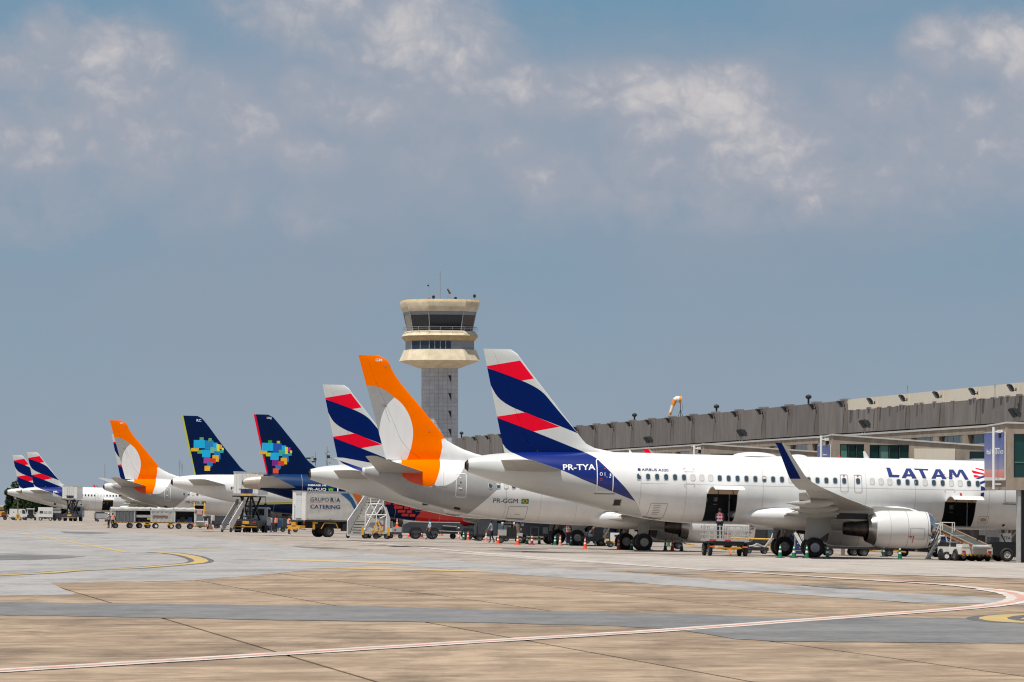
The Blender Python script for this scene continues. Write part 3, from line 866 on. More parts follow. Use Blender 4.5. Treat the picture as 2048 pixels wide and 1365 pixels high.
def build_aircraft(S, label, M, group, det=True):
    """The parts every airliner here shares; liveries and lettering come on top."""
    root = thing('airliner', label, 'airliner', M, group)
    body = S['body']
    # belly fairing
    mb = MB(); rings = []
    fa = S['fairing']
    us = [fa[0][0]+(fa[-1][0]-fa[0][0])*i/28 for i in range(29)]
    for u in us:
        hw, top, bot = interp(fa, u)
        rings.append([(u, -math.copysign(abs(math.cos(a))**.8, math.cos(a))*hw, (top+bot)/2+math.copysign(abs(math.sin(a))**.85, math.sin(a))*(top-bot)/2) for a in [2*math.pi*i/40 for i in range(40)]])
    mb.loft(rings, S.get('fair_m', M_WHITE)); mb.build('belly_fairing', root)
    # wings
    for sg in (-1, 1):
        sec = [((le, sg*v, w), (te, sg*v, w-.06), t) for v, le, te, w, t in S['wing']]
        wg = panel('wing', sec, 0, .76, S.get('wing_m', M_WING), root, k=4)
        def cut(v0, v1):
            out = []
            for v in (v0, v1):
                le, te, w, t = interp(S['wing'], v)
                out.append(((le, sg*v, w-.05), (te, sg*v, w-.16), t))
            return out
        for nm, v0, v1 in S['flaps']: panel(nm, cut(v0, v1), .765, 1.0, M_WING, wg, k=3)
        tip = [((le, sg*v, w), (te, sg*v, w), t, (0, sg*tv, tw)) for v, le, te, w, t, tv, tw in S['tip']]
        o = panel('wingtip_fence' if S.get('fence') else 'winglet', tip, 0, 1, S['tip_m'][0], wg, k=4)
        if len(S['tip_m']) > 1:
            bm = bmesh.new(); bm.from_mesh(o.data); o.data.materials.append(S['tip_m'][1]); o.data.materials.append(M_CORAL); paint(bm, S['tip_poly'], 1)
            bm.normal_update()
            for f in bm.faces:
                if f.material_index == 1 and f.normal.y*sg < 0: f.material_index = 2
            bm.to_mesh(o.data); bm.free()
        for v, u0, u1, dz in S['canoes']:
            le, te, w, t = interp(S['wing'], v)
            mb = MB(); rr = []
            for f in [i/10 for i in range(11)]:
                x = u0+(u1-u0)*f; k = math.sin(math.pi*min(1, f*1.0+.04)**.8)**.75 if f < 1 else .0
                k = max(k, .03); hh = .21*k; ww = .15*k
                zc = w-.30-.10*f+dz-(hh*.2)
                rr.append([(x, sg*v+ww*math.cos(a), zc+hh*1.25*math.sin(a)) for a in [2*math.pi*i/12 for i in range(12)]])
            mb.loft(rr, M_WING); mb.build('flap_track_fairing', wg)
        engine(root, sg*S['ev'], S, sg < 0)
        main_gear(root, sg*S['gv'], S)
        # tailplane
        sec = [((le, sg*v, w), (te, sg*v, w-.03), t) for v, le, te, w, t in S['stab']]
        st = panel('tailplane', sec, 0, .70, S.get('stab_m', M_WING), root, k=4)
        panel('elevator', sec, .705, 1, S.get('stab_m', M_WING), st, k=4)
    nose_gear(root, S['nose_u'], S, S.get('nose_text'))
    fin = S['fin']
    for nm, f0, f1 in (('fin', 0, fin.hinge), ('rudder', fin.hinge+.004, 1)):
        w0 = S['fin_w0'] if nm == 'fin' else S['rud_w0']
        bm = fin.bm(w0, S['fin_w1'], f0, f1, M_WHITE)
        mats = [S['fin_base']]
        for poly, m in S['fin_paint']:
            if m not in mats: mats.append(m)
            paint(bm, poly, mats.index(m))
        finish(bm, nm, mats, root)
    # fuselage, painted and with its open hatches cut out
    bm = body.mesh(); mats = [S.get('fus_base', M_WHITE)]
    for poly, m in S['fus_paint']:
        if m not in mats: mats.append(m)
        paint(bm, poly, mats.index(m))
    for poly in S.get('holes', []):
        mats.append(M_DARK); k = len(mats)-1
        paint(bm, poly, k, True)
        bmesh.ops.delete(bm, geom=[f for f in bm.faces if f.material_index == k and f.calc_center_median().y < 0], context='FACES')
        mats.pop()
    for f in bm.faces:
        if f.material_index >= len(mats): f.material_index = 0
    finish(bm, 'fuselage', mats, root)
    mb = MB(); t, b, h = body.at(body.tab[0][0]); u = body.tab[0][0]
    mb.lathe([(u-.16, h*.62), (u-.02, h*.95), (u+.12, h*1.02)], (0, 0, (t+b)/2), (1, 0, 0), S.get('apu_m', M_BURNT), 24, caps=False)
    mb.lathe([(u-.06, h*.7), (u-.05, .02)], (0, 0, (t+b)/2), (1, 0, 0), M_DARK, 20, caps=False)
    mb.build('exhaust_cone', root)
    return root
def hatch(root, body, poly, u0, u1, wt, wb, open_deg):
    """A cargo hatch: the dark hold behind the opening and the curved door swung up on its top hinge."""
    mb = MB(); y1 = .9
    f = lambda w: body.side((u0+u1)/2, w)+.03
    ws = [wt+(wb-wt)*i/8 for i in range(9)]
    e = .02
    for ua, ub, col in ((u0-.25, u1+.15, M_HOLD),):
        mb.add([(ua, y1, wb-.05), (ub, y1, wb-.05), (ub, y1, wt+.05), (ua, y1, wt+.05)], [(0, 1, 2, 3)], col)
        mb.add([(ua, f(wb), wb-.02), (ub, f(wb), wb-.02), (ub, y1, wb-.05), (ua, y1, wb-.05)], [(0, 1, 2, 3)], col)
        mb.add([(ua, f(wt), wt+.02), (ub, f(wt), wt+.02), (ub, y1, wt+.05), (ua, y1, wt+.05)], [(0, 1, 2, 3)], col)
        for x in (ua, ub):
            pts = [(x, f(w)+.0, w) for w in ws]+[(x, y1, wb-.05), (x, y1, wt+.05)]
            mb.add(pts, [tuple(range(len(pts)))], col)
    h = mb.build('cargo_hold', root, fix=False)
    for x, z in ((u0+.45, wt-.45), (u0+1.05, wt-.42)):
        mb = MB(); mb.box((x, y1-.06, z), (x+.22, y1-.02, z+.25), M_SHADE); mb.build('hold_placard', h)
    mb = MB(); mb.box((u0+1.02, y1-.06, wt-.62), (u0+1.25, y1-.02, wt-.58), M_SHADE); mb.build('hold_placard', h)
    mb = MB(); mb.cyl((u1-.25, -.9, wb), (u1-.25, -.9, wt), .03, .03, M_STEEL, 8); mb.build('net_pole', h)
    for k in range(6):
        mb = MB(); mb.bar((u0, y1-.02, wt-.2-k*.22), (u1, y1-.02, wt-.2-k*.22), .02, .03, M_BLACK); mb.build('lining_rib', h)
    # door panel: the skin of the opening turned about the hinge
    pts = [(body.side((u0+u1)/2, w), w) for w in ws]; hy, hw = pts[0]
    a = R(open_deg)
    def rot(y, w): y -= hy; w -= hw; return (hy-.03+y*math.cos(a)-w*math.sin(a), hw+.06+y*math.sin(a)+w*math.cos(a))
    mb = MB()
    out = [rot(y-.01, w) for y, w in pts]; inn = [rot(y+.10, w) for y, w in pts]
    n = len(out)
    def sweep(ring, m, flip):
        vs = [(u0+.03, y, w) for y, w in ring]+[(u1-.03, y, w) for y, w in ring]
        mb.add(vs, [(i, i+1, n+i+1, n+i) for i in range(n-1)], m, True)
    sweep(out, M_WHITE, False); sweep(inn, M_BEIGE, True)
    for x in (u0+.03, u1-.03):
        mb.add([(x, y, w) for y, w in out]+[(x, y, w) for y, w in inn[::-1]], [tuple(range(2*n))], M_WHITE)
    mb.add([(u0+.03, *out[-1]), (u1-.03, *out[-1]), (u1-.03, *inn[-1]), (u0+.03, *inn[-1])], [(0, 1, 2, 3)], M_WHITE)
    d = mb.build('cargo_door', root)
    for x in (u0+.5, u1-.45):
        mb = MB()
        y0, w0 = inn[3]
        mb.tube([(x, y0, w0-.02), (x+.08, y0+.1, w0-.22), (x+.02, hy+.3, hw-.35)], .025, M_BLACK)
        mb.build('door_strut', d)
    return d
def gear_frame(x, y, heading=10.5): return gM(x, y, heading)
M_FAINT = mat('faint seam', (.50, .50, .49), .4, var=.03)
def skin_seams(root, body, us, lap=None):
    for u in us:
        t, b, h = body.at(u); mb = MB()
        pts = [(-h*math.cos(a), (t+b)/2+(t-b)/2*math.sin(a)) for a in [R(-70+140*i/30) for i in range(31)]]
        mb.add([(u, y-.006, z) for y, z in pts]+[(u+.02, y-.006, z) for y, z in pts], [(i, i+1, 32+i, 31+i) for i in range(30)], M_FAINT, True)
        mb.build('skin_seam', root, fix=False)
    if lap: decal('lap_seam', [[(us[0], lap), (us[-1], lap), (us[-1], lap+.014), (us[0], lap+.014)]], body.side, M_FAINT, root, .008, du=3)
# ---- twin-jet with the coral and navy ribbons on its tail
A_TAB = [(-19.83, 5.36, 4.57, .34), (-19.4, 5.48, 4.43, .50), (-18.7, 5.62, 4.22, .70), (-17.6, 5.74, 3.93, .92), (-16.4, 5.82, 3.60, 1.14), (-14.9, 5.87, 3.25, 1.38), (-12.5, 5.92, 2.72, 1.69),
         (-10.7, 5.935, 2.32, 1.86), (-9.2, 5.93, 2.06, 1.94), (-7.7, 5.92, 1.91, 1.97), (-5.9, 5.91, 1.84, 1.975), (9.5, 5.91, 1.81, 1.975), (11.8, 5.90, 1.82, 1.965), (13.6, 5.80, 1.86, 1.88), (15.0, 5.45, 1.95, 1.7),
         (16.0, 4.95, 2.1, 1.42), (16.9, 4.3, 2.36, 1.02), (17.5, 3.75, 2.68, .58), (17.72, 3.4, 2.98, .22)]
A_BODY = Body(A_TAB)
A_FIN = Fin([(5.3, -10.2), (5.93, -11.0), (6.02, -11.76), (6.26, -12.62), (6.6, -13.02), (7.05, -13.38), (9.0, -14.97), (11.2, -16.76), (11.62, -17.08), (11.74, -17.22), (11.80, -17.42)],
            [(5.3, -17.55), (6.1, -17.75), (9.0, -18.41), (11.80, -19.04)], .105)
red1 = [(-19.2, 10.69), (-18.86, 10.78), (-16.86, 11.16), (-16.02, 10.12), (-16.75, 9.98), (-18.84, 10.71)]
blue1 = curve([(-18.95, 10.74), (-18.0, 10.42), (-16.75, 9.98), (-16.24, 9.77), (-15.78, 9.53), (-15.4, 9.25), (-15.03, 8.85), (-14.37, 8.1), (-13.34, 6.98)], 2)+curve([(-14.45, 7.38), (-16.57, 8.14), (-17.4, 8.48), (-17.96, 8.83), (-18.28, 9.18), (-18.52, 9.6)], 2)+[(-19.2, 10.69)]
red2 = [(-18.24, 7.84), (-16.52, 8.14), (-14.45, 7.345), (-16.0, 7.03), (-18.16, 7.79)]
b2 = [(-18.16, 7.79), (-16.0, 7.03), (-13.04, 5.92), (-12.44, 5.57), (-11.5, 4.56), (-10.8, 3.85), (-10.14, 3.08)]
b2b = curve([(-13.33, 4.29), (-14.43, 4.76), (-16.17, 5.28), (-17.10, 5.70), (-17.62, 6.05), (-17.95, 6.6), (-18.12, 7.2)], 2)
blue2 = b2+b2b
greyt = [(-19.9, 4.0), (-14, 2.0), (-9.75, 1.9), (-9.55, 2.2), (-9.9, 2.75), (-10.14, 3.1), (-11.5, 4.6), (-12.6, 5.7), (-13.0, 6.1), (-19.95, 6.1)]
A_S = dict(
    body=A_BODY, fin=A_FIN, fin_w0=5.4, rud_w0=5.75, fin_w1=11.80, fin_base=M_GREYW,
    fin_paint=[([(-13.9, 7.9), (-13.2, 7.1), (-12.3, 6.1), (-11.0, 5.3), (-10.0, 5.3), (-10.0, 6.4), (-16.9, 12), (-17.35, 12), (-17.4, 11.75), (-16.98, 11.4), (-14.6, 8.5)], M_WHITE), (red1, M_CORAL), (blue1, M_NAVY), (red2, M_CORAL), (blue2, M_NAVY)],
    fus_base=M_WHITE, fus_paint=[(greyt, M_GREYW), (blue2, M_BLUE)],
    fairing=[(-4.1, .75, 2.55, 2.25), (-3.6, 1.35, 2.85, 2.02), (-2.8, 1.85, 3.02, 1.80), (-1.6, 2.12, 3.12, 1.66), (0, 2.22, 3.15, 1.58), (3, 2.24, 3.15, 1.54), (5.5, 2.2, 3.42, 1.56), (6.6, 2.06, 3.28, 1.64), (7.6, 1.45, 2.9, 1.86), (8.2, .6, 2.4, 2.1)],
    wing=[(1.5, 5.9, -1.3, 2.55, .15), (2.0, 5.5, -1.35, 2.58, .145), (6.4, 2.75, -1.5, 2.98, .125), (12.0, -.05, -2.85, 3.42, .115), (16.6, -2.35, -3.98, 3.86, .105)],
    flaps=[('flap', 2.1, 6.35), ('flap', 6.45, 12.7), ('aileron', 12.8, 16.2)],
    tip=[(16.6, -2.35, -3.98, 3.86, .10, 0, 1), (17.0, -2.85, -4.28, 4.02, .09, .45, .9), (17.25, -3.4, -4.58, 4.28, .08, .85, .5), (17.42, -3.85, -4.80, 4.62, .08, 1, .15), (17.75, -5.05, -5.55, 6.25, .08, 1, .12), (17.78, -5.3, -5.7, 6.42, .08, 1, .1)],
    tip_m=(M_WING, M_NAVY), tip_poly=[(-5.9, 6.6), (-5.42, 6.6), (-5.15, 6.15), (-4.08, 4.45), (-4.95, 4.43)],
    canoes=[(6.0, 1.0, -2.2, .0), (8.9, .2, -2.75, .02), (12.6, -1.0, -3.75, .03)],
    ev=5.75, ew=1.74, er=1.09, cowl0=3.15, cowl1=6.62, core_r=.43, core_u=1.36, cowl_m=M_HAZEGREY, pylon=[(.4, 2.45), (2.4, 2.05), (3.2, 2.5), (5.6, 2.78), (5.2, 2.95), (3.2, 3.05), (.6, 2.8)],
    gv=3.8, dual=.464, tyre_r=.585, tyre_w=.42, gear_top=2.35, nose_r=.38, nose_u=12.64, nose_text='TYA', gear_door=[(-.55, 1.05), (.2, .98), (.55, 1.25), (1.05, 1.6), (1.0, 2.3), (-.45, 2.3)],
    stab=[(.5, -14.0, -17.75, 4.72, .10), (1.2, -14.45, -17.85, 4.78, .10), (6.1, -17.15, -18.98, 5.27, .09), (6.22, -17.5, -18.98, 5.28, .08)], stab_m=M_BELLY,
)
HOLE_A = [(-5.96, 3.60), (-4.12, 3.62), (-4.12, 2.12), (-4.15, 2.0), (-5.96, 1.99)]
HOLE_B = [(8.42, 3.42), (10.32, 3.42), (10.32, 1.98), (8.42, 1.98)]
A_S['holes'] = [HOLE_A, HOLE_B]
PX_TYA = (16.814, 309.735)
def px_u(px): return -10.0+(px-1279)/17.66*.5334
def latam_details(root, reg=None, model=True):
    side = A_BODY.side
    s = A_FIN.side
    kinds = 'ggggggsssgrggghgggsggggggsd'
    row = []
    for i, k in enumerate('ggggggsssggggghggsggggghgsggggs'[:23]):
        row.append((-10.0+i*.5345, {'g': 'glass', 's': 'shade', 'h': 'half'}[k]))
    row = [r for r in row if r[0] < 1.9]
    row += [(2.30, 'glass'), (3.14, 'glass')]
    for i, k in enumerate('sssgggsggssggsggggg'): row.append((4.0+i*.5345, {'g': 'glass', 's': 'shade'}[k]))
    windows(A_BODY, root, [r for r in row if r[0] < 12], 4.52)
    d = outline('rear_door', -12.48, -11.5, 3.55, 5.50, .14, .055, side, M_INKW, root, .022, lean=0)
    decal('door_sill', [[(-12.62, 3.50), (-11.36, 3.50), (-11.42, 3.44), (-12.56, 3.44)]], side, M_SEAM, d, .016)
    decal('door_window', [[(-12.22+.09*math.cos(i*.628), 4.62+.10*math.sin(i*.628)) for i in range(10)]], side, M_INKW, d, .018)
    decal('door_window', [[(-12.22+.055*math.cos(i*.628), 4.62+.065*math.sin(i*.628)) for i in range(10)]], side, M_NAVY, d, .024)
    decal('door_handle', [[(-12.02, 4.5), (-11.99, 4.5), (-11.99, 4.72), (-12.02, 4.72)], [(-11.76, 4.42), (-11.66, 4.42), (-11.66, 4.47), (-11.76, 4.47)], [(-11.72, 4.5), (-11.64, 4.5), (-11.64, 4.66), (-11.72, 4.66)], [(-11.93, 4.44), (-11.86, 4.44), (-11.86, 4.46), (-11.93, 4.46)]], side, M_INKW, d, .018)
    decal('door_warning', [[(-12.3, 4.32), (-12.14, 4.32), (-12.14, 4.36), (-12.3, 4.36)], [(-12.27, 4.24), (-12.17, 4.24), (-12.17, 4.28), (-12.27, 4.28)], [(-12.06, 4.96), (-11.94, 4.96), (-11.99, 4.9)]], side, M_RMARK, d, .019)
    for a, b in ((2.30, 4.52), (3.14, 4.52)):
        e = outline('overwing_exit', a-.235, a+.235, b-.66, b+.38, .09, .028, side, M_SEAM, root, .018)
        decal('exit_mark', [[(a-.05, b+.27), (a+.05, b+.27), (a+.05, b+.33), (a-.05, b+.33)]], side, M_RMARK, e, .02)
    b = decal('outflow_panel', [[(-11.36, 2.82), (-10.98, 2.82), (-10.98, 3.14), (-11.36, 3.14)]], side, M_BLACK, root, .012)
    outline('outflow_rim', -11.40, -10.92, 2.78, 3.18, .03, .04, side, M_STEEL, b, .017)
    outline('drain_panel', -11.70, -10.93, 2.30, 2.46, .05, .03, side, M_SEAM, root, .012, lean=.0)
    outline('bulk_hatch', -9.33, -8.33, 2.12, 2.98, .05, .02, side, M_SEAM, root, .014, lean=.12)
    decal('hatch_sill', [[(-9.55, 2.16), (-9.45, 2.22), (-8.5, 2.09), (-8.42, 2.1), (-8.42, 2.0), (-8.55, 1.99)]], side, M_SEAM, root, .02)
    decal('hatch_print', [[(-9.05, 2.85-.1*k), (-8.6-.05*(k % 3), 2.85-.1*k), (-8.6-.05*(k % 3), 2.83-.1*k), (-9.05, 2.83-.1*k)] for k in range(6)], side, M_SEAM, root, .016)
    e = outline('front_door', 12.06, 13.0, 3.42, 5.3, .10, .03, side, M_SEAM, root, .018)
    decal('door_sill', [[(11.95, 3.40), (13.1, 3.38), (13.1, 3.31), (11.95, 3.33)]], side, M_SEAM, e, .016)
    e = outline('service_panel', 10.62, 11.22, 2.20, 2.62, .04, .02, side, M_SEAM, root, .014)
    decal('panel_oval', [[(10.92+.2*math.cos(i*.524), 2.40+.11*math.sin(i*.524)) for i in range(12)]], side, M_BEIGE, e, .016)
    decal('static_port', [[(12.28+.09*math.cos(i*.628), 2.10+.08*math.sin(i*.628)) for i in range(10)]], side, M_BLACK, root, .016)
    for u in (-7.0, 3.0, 8.7):     # red corner marks of the break-in areas
        if u > 2 and u < 5: continue
        q = []
        for cx, cz, sx, sz in ((u-.32, 5.05, 1, -1), (u+.32, 5.05, -1, -1), (u-.32, 4.0, 1, 1), (u+.32, 4.0, -1, 1)):
            q += [[(cx, cz), (cx+.1*sx, cz), (cx+.1*sx, cz+.02*sz), (cx, cz+.02*sz)], [(cx, cz), (cx+.02*sx, cz), (cx+.02*sx, cz+.09*sz), (cx, cz+.09*sz)]]
        q += [[(u-.3, 4.15), (u+.3, 4.15), (u+.3, 4.162), (u-.3, 4.162)], [(u-.3, 4.86), (u+.3, 4.86), (u+.3, 4.872), (u-.3, 4.872)]]
        decal('break_in_mark', q, side, M_RMARK, root, .013)
    for u in (-4.72, 9.35):        # red handles over the cargo hatches
        decal('door_placard', [[(u-.06, 3.95), (u+.06, 3.95), (u+.05, 3.82), (u+.07, 3.7), (u+.14, 3.64), (u+.02, 3.64), (u-.03, 3.8)]], side, M_RMARK, root, .018)
    # seams between fuselage sections
    seams = []
    for u in (-9.9, -7.2, -2.6, 0.2, 3.62, 6.6, 11.1):
        t, bb, h = A_BODY.at(u)
        mb = MB(); pts = [(-h*math.cos(a)*1.0-.0, (t+bb)/2+(t-bb)/2*math.sin(a)) for a in [R(-70+140*i/30) for i in range(31)]]
        mb.add([(u, y-.006, z) for y, z in pts]+[(u+.022, y-.006, z) for y, z in pts], [(i, i+1, 32+i, 31+i) for i in range(30)], M_FAINT, True)
        mb.build('skin_seam', root, fix=False)
    decal('lap_seam', [[(-9.9, 4.12), (11.5, 4.12), (11.5, 4.135), (-9.9, 4.135)]], side, M_FAINT, root, .008, du=3)
    # roof humps and aerials
    mb = MB(); rr = []
    for i in range(15):
        f = i/14; x = -4.05+2.75*f; k = max(.03, math.sin(math.pi*f)**.5)
        rr.append([(x, .62*k*math.cos(a), 5.86+.27*k*math.sin(a)) for a in [math.pi*j/12 for j in range(13)]])
    mb.loft(rr, M_WHITE, closed=False, caps=False); mb.build('satellite_radome', root)
    mb = MB(); rr = []
    for i in range(11):
        f = i/10; x = -.7+1.25*f; k = max(.03, math.sin(math.pi*f)**.5)
        rr.append([(x, .4*k*math.cos(a), 5.88+.16*k*math.sin(a)) for a in [math.pi*j/10 for j in range(11)]])
    mb.loft(rr, M_WHITE, closed=False, caps=False); mb.build('aerial_hump', root)
    for u, hgt, c in ((4.0, .42, .34), (-10.2, .2, .2)):
        mb = MB(); mb.prism([(u-c*.15, 5.88), (u+c*.85, 5.88), (u+c*.0, 5.9+hgt), (u-c*.3, 5.9+hgt)], -.02, .02, M_WHITE); mb.build('blade_aerial', root)
    mb = MB(); mb.lathe([(0, .1), (.05, .1), (.12, .05)], (2.45, 0, 5.9), (0, 0, 1), M_RMARK, 10); mb.build('beacon', root)
    mb = MB(); mb.box((6.2, -.3, 5.86), (6.9, .3, 5.96), M_WHITE); mb.build('aerial_plate', root)

def airline_letters():
    e = 5.055
    P = PX_TYA
    def uw(pts):
        out = []
        for x, y in pts:
            px, py = 1740+x/e, 860+y/e
            # side-view coordinates on the flank, from the fuselage datum (window line 4.52 at rows 953 to 968)
            u = 10.22+(px-1950)/32.55; w = 4.52+((968-(1950-px)*.02236)-py)/33.4
            out.append((u, w))
        return out
    G = [[(195, 383), (235, 385), (247, 455), (318, 458), (308, 481), (208, 479)],
         [(335, 486), (395, 392), (425, 392), (378, 488)], [(405, 392), (440, 392), (485, 492), (440, 492)], [(392, 450), (432, 450), (440, 470), (380, 470)],
         [(473, 392), (617, 398), (610, 412), (480, 406)], [(518, 404), (556, 404), (582, 490), (545, 490)],
         [(632, 494), (690, 400), (722, 400), (675, 494)], [(702, 400), (737, 400), (785, 498), (740, 498)], [(690, 456), (730, 456), (738, 476), (676, 475)],
         [(808, 498), (822, 403), (855, 403), (842, 499)], [(832, 403), (868, 403), (905, 480), (876, 480)], [(925, 404), (962, 405), (1005, 503), (968, 503)], [(922, 404), (952, 404), (906, 481), (880, 481)]]
    RD = [[(1090, 384), (1175, 402), (1178, 420), (1100, 398)], [(1046, 416), (1060, 411), (1180, 446), (1180, 458), (1060, 438)], [(1058, 462), (1075, 457), (1128, 470), (1085, 480), (1064, 478)]]
    BL = [[(1078, 490), (1180, 456), (1180, 478), (1100, 499)], [(1118, 528), (1180, 506), (1180, 530), (1116, 552)], [(1122, 568), (1150, 575), (1185, 602), (1170, 608), (1122, 612)], [(1120, 640), (1155, 630), (1152, 666), (1118, 676)]]
    return [uw(p) for p in G], [uw(p) for p in RD], [uw(p) for p in BL]

tya = build_aircraft(A_S, 'white airliner nearest the camera with coral and navy ribboned tail, both cargo hatches open', gear_frame(*PX_TYA), 'airliners parked in a row')
hatch(tya, A_BODY, HOLE_A, -5.96, -4.12, 3.60, 2.0, -134)
hatch(tya, A_BODY, HOLE_B, 8.42, 10.32, 3.42, 1.98, -133)
latam_details(tya)
proto_skip = ('registration_lettering', 'airline_lettering', 'tail_emblem', 'type_lettering')
decal_tris('registration_lettering', text_polys('PR-TYA', -14.44, -12.55, 4.80, 5.14, .02, .05), A_BODY.side, M_INKW, tya, .02)
decal_tris('type_lettering', text_polys('AIRBUS A320', -9.83, -8.23, 4.86, 5.01, .015), A_BODY.side, M_INK, tya, .016)
decal('type_lettering', [[(-9.98+.09*math.cos(i*.628), 4.93+.085*math.sin(i*.628)) for i in range(10)]], A_BODY.side, M_INK, tya, .016)
G_, RD_, BL_ = airline_letters()
decal('airline_lettering', G_, A_BODY.side, M_INK, tya, .014)
decal('tail_emblem', RD_, A_BODY.side, M_CORAL, tya, .014)
decal('tail_emblem', BL_, A_BODY.side, M_INK, tya, .014)
LAT = 'airliners parked in a row'
for x, y, lb in ((4.129, 401.15, 'white airliner with coral and navy ribboned tail, half hidden behind the big orange tail'),
                 (-33.19, 680.8, 'ribbon-tailed airliner almost wholly hidden behind the smaller orange tail'),
                 (-65.5, 912.5, 'distant white airliner with ribboned tail and small dark windows, catering truck against its side'),
                 (-73.17, 966.7, 'farthest ribbon-tailed airliner at the far left, dark trees behind it')):
    o = copy_thing(tya, gear_frame(x, y), lb, LAT, proto_skip)
    if y > 900 and y < 950:
        decal_tris('registration_lettering', text_polys('PR-', -14.44, -13.55, 4.80, 5.14, .02, .05), A_BODY.side, M_INKW, o, .02)

# ---- twin-jet with the orange tail
B_TAB = [(-18.0, 5.12, 4.50, .30), (-17.5, 5.30, 4.20, .52), (-17.0, 5.42, 4.02, .68), (-15.3, 5.62, 3.18, 1.08), (-13.3, 5.70, 2.62, 1.40), (-11.3, 5.66, 2.16, 1.66), (-9.3, 5.60, 1.88, 1.80), (-7.5, 5.57, 1.70, 1.865), (-5.7, 5.56, 1.62, 1.88), (-2.7, 5.55, 1.56, 1.88),
         (11.0, 5.55, 1.52, 1.88), (14.0, 5.45, 1.56, 1.82), (16.0, 5.1, 1.7, 1.6), (17.6, 4.4, 1.95, 1.2), (18.7, 3.7, 2.35, .7), (19.3, 3.1, 2.7, .2)]
B_BODY = Body(B_TAB)
B_FIN = Fin([(5.2, -8.2), (5.62, -8.75), (6.24, -11.1), (6.48, -11.68), (7.0, -12.66), (7.44, -12.98), (9.0, -14.30), (11.38, -16.27), (12.0, -16.56), (12.2, -16.78), (12.32, -17.0), (12.38, -17.2)],
            [(5.2, -16.45), (5.7, -16.61), (9.0, -17.56), (12.38, -18.55)], .10)
ocirc = [(-16.13, 9.67), (-15.59, 9.22), (-15.13, 8.50), (-14.89, 7.70), (-14.88, 6.98), (-15.06, 6.11), (-15.46, 5.42), (-16.62, 5.60), (-16.95, 6.33), (-17.07, 7.31), (-16.97, 8.28), (-16.65, 9.1), (-16.13, 9.67)]
ocirc = curve(ocirc, 3)[:-1]
ogrey = [(-19, 10.39)]+curve([(-18.11, 10.39), (-17.41, 10.38), (-16.75, 10.12), (-16.13, 9.67), (-15.6, 9.22), (-15.13, 8.5), (-14.9, 7.7), (-14.88, 7), (-15.06, 6.11), (-15.46, 5.42)], 2)+[(-15.7, 5.0), (-19, 5.0)]
owhite = [(-12.97, 7.02)]+curve([(-12.92, 6.53), (-13.08, 5.72), (-13.23, 4.99), (-13.55, 4.09), (-13.63, 3.92)], 2)+[(-11, 3.6), (-7, 5), (-7, 6.4), (-12, 7.2)]
ofus = curve([(-12.97, 7.02), (-12.92, 6.53), (-13.08, 5.72), (-13.23, 4.99), (-13.55, 4.09), (-13.63, 3.89)], 2)+curve([(-14.37, 3.96), (-15.07, 4.16), (-15.66, 4.56), (-15.66, 5.41)], 2)+[(-15.5, 6.5)]
oband = curve([(-13.63, 3.92), (-12.84, 3.98), (-12.14, 4.43), (-11.62, 5.17), (-11.27, 5.72)], 2)
gfus = [(-18.2, 3.5), (-18.2, 6), (-15.4, 6.2), (-15.6, 5.4), (-15.6, 4.5), (-13.7, 3.85), (-13.6, 3.9)]+oband+[(-9.0, 5.8), (-8.6, 5.4), (-9.1, 4.45), (-9.5, 3.79), (-11.01, 2.33), (-11.4, 1.9), (-14, 1.9)]
B_S = dict(
    body=B_BODY, fin=B_FIN, fin_w0=5.3, rud_w0=5.62, fin_w1=12.38, fin_base=M_ORANGE,
    fin_paint=[(ogrey, M_GGREY), (ocirc, M_WHITE), (owhite, M_WHITE)],
    fus_base=M_WHITE, fus_paint=[(gfus, M_GGREY), (ofus, M_ORANGE), ([(-15.62, 5.45), (-15.62, 6.2), (-16.9, 6.2), (-16.9, 5.3)], M_WHITE)], wing_m=M_BELLY,
    fairing=[(-3.6, .6, 2.3, 1.9), (-3.0, 1.3, 2.6, 1.62), (-2, 1.85, 2.8, 1.45), (0, 2.05, 2.85, 1.36), (5, 2.05, 2.8, 1.34), (7, 1.6, 2.6, 1.45), (8, .6, 2.2, 1.75)],
    wing=[(1.4, 5.9, -1.6, 2.15, .14), (1.9, 5.3, -1.65, 2.2, .13), (6.0, 2.4, -1.8, 2.65, .12), (12, -1.0, -3.1, 3.28, .11), (16.8, -3.6, -5.05, 3.8, .10)],
    flaps=[('flap', 1.95, 5.6), ('flap', 5.8, 11.8), ('aileron', 12.0, 16.2)],
    tip=[(16.8, -3.6, -5.05, 3.8, .10, 0, 1), (17.2, -4.0, -5.3, 4.0, .09, .5, .85), (17.5, -4.4, -5.5, 4.5, .08, .95, .25), (17.85, -5.5, -6.15, 6.3, .08, 1, .2)],
    tip_m=(M_ORANGE,), canoes=[(4.0, .6, -2.6, .0), (8.2, -.4, -3.2, .0), (11.3, -1.2, -3.8, .0)],
    ev=4.83, ew=1.62, er=.99, cowl0=2.5, cowl1=6.9, core_r=.46, core_u=1.1, cowl_m=M_HAZEGREY, pylon=[(.4, 2.1), (1.8, 1.9), (3, 2.35), (5.9, 2.5), (5.4, 2.72), (3.2, 2.85), (.6, 2.5)],
    gv=2.86, dual=.43, tyre_r=.56, tyre_w=.40, gear_top=2.0, nose_r=.34, nose_u=15.6, rim_m=mat('wheel cover', (.40, .40, .38), .5), gear_door=[(-.3, 1.0), (.3, 1.0), (.45, 1.9), (-.4, 1.9)],
    stab=[(.45, -13.9, -17.1, 4.78, .10), (1.1, -14.3, -17.3, 4.85, .10), (7.0, -18.25, -19.02, 5.72, .09), (7.17, -18.6, -19.05, 5.74, .08)], stab_m=M_BELLY, apu_m=M_GREYW,
)
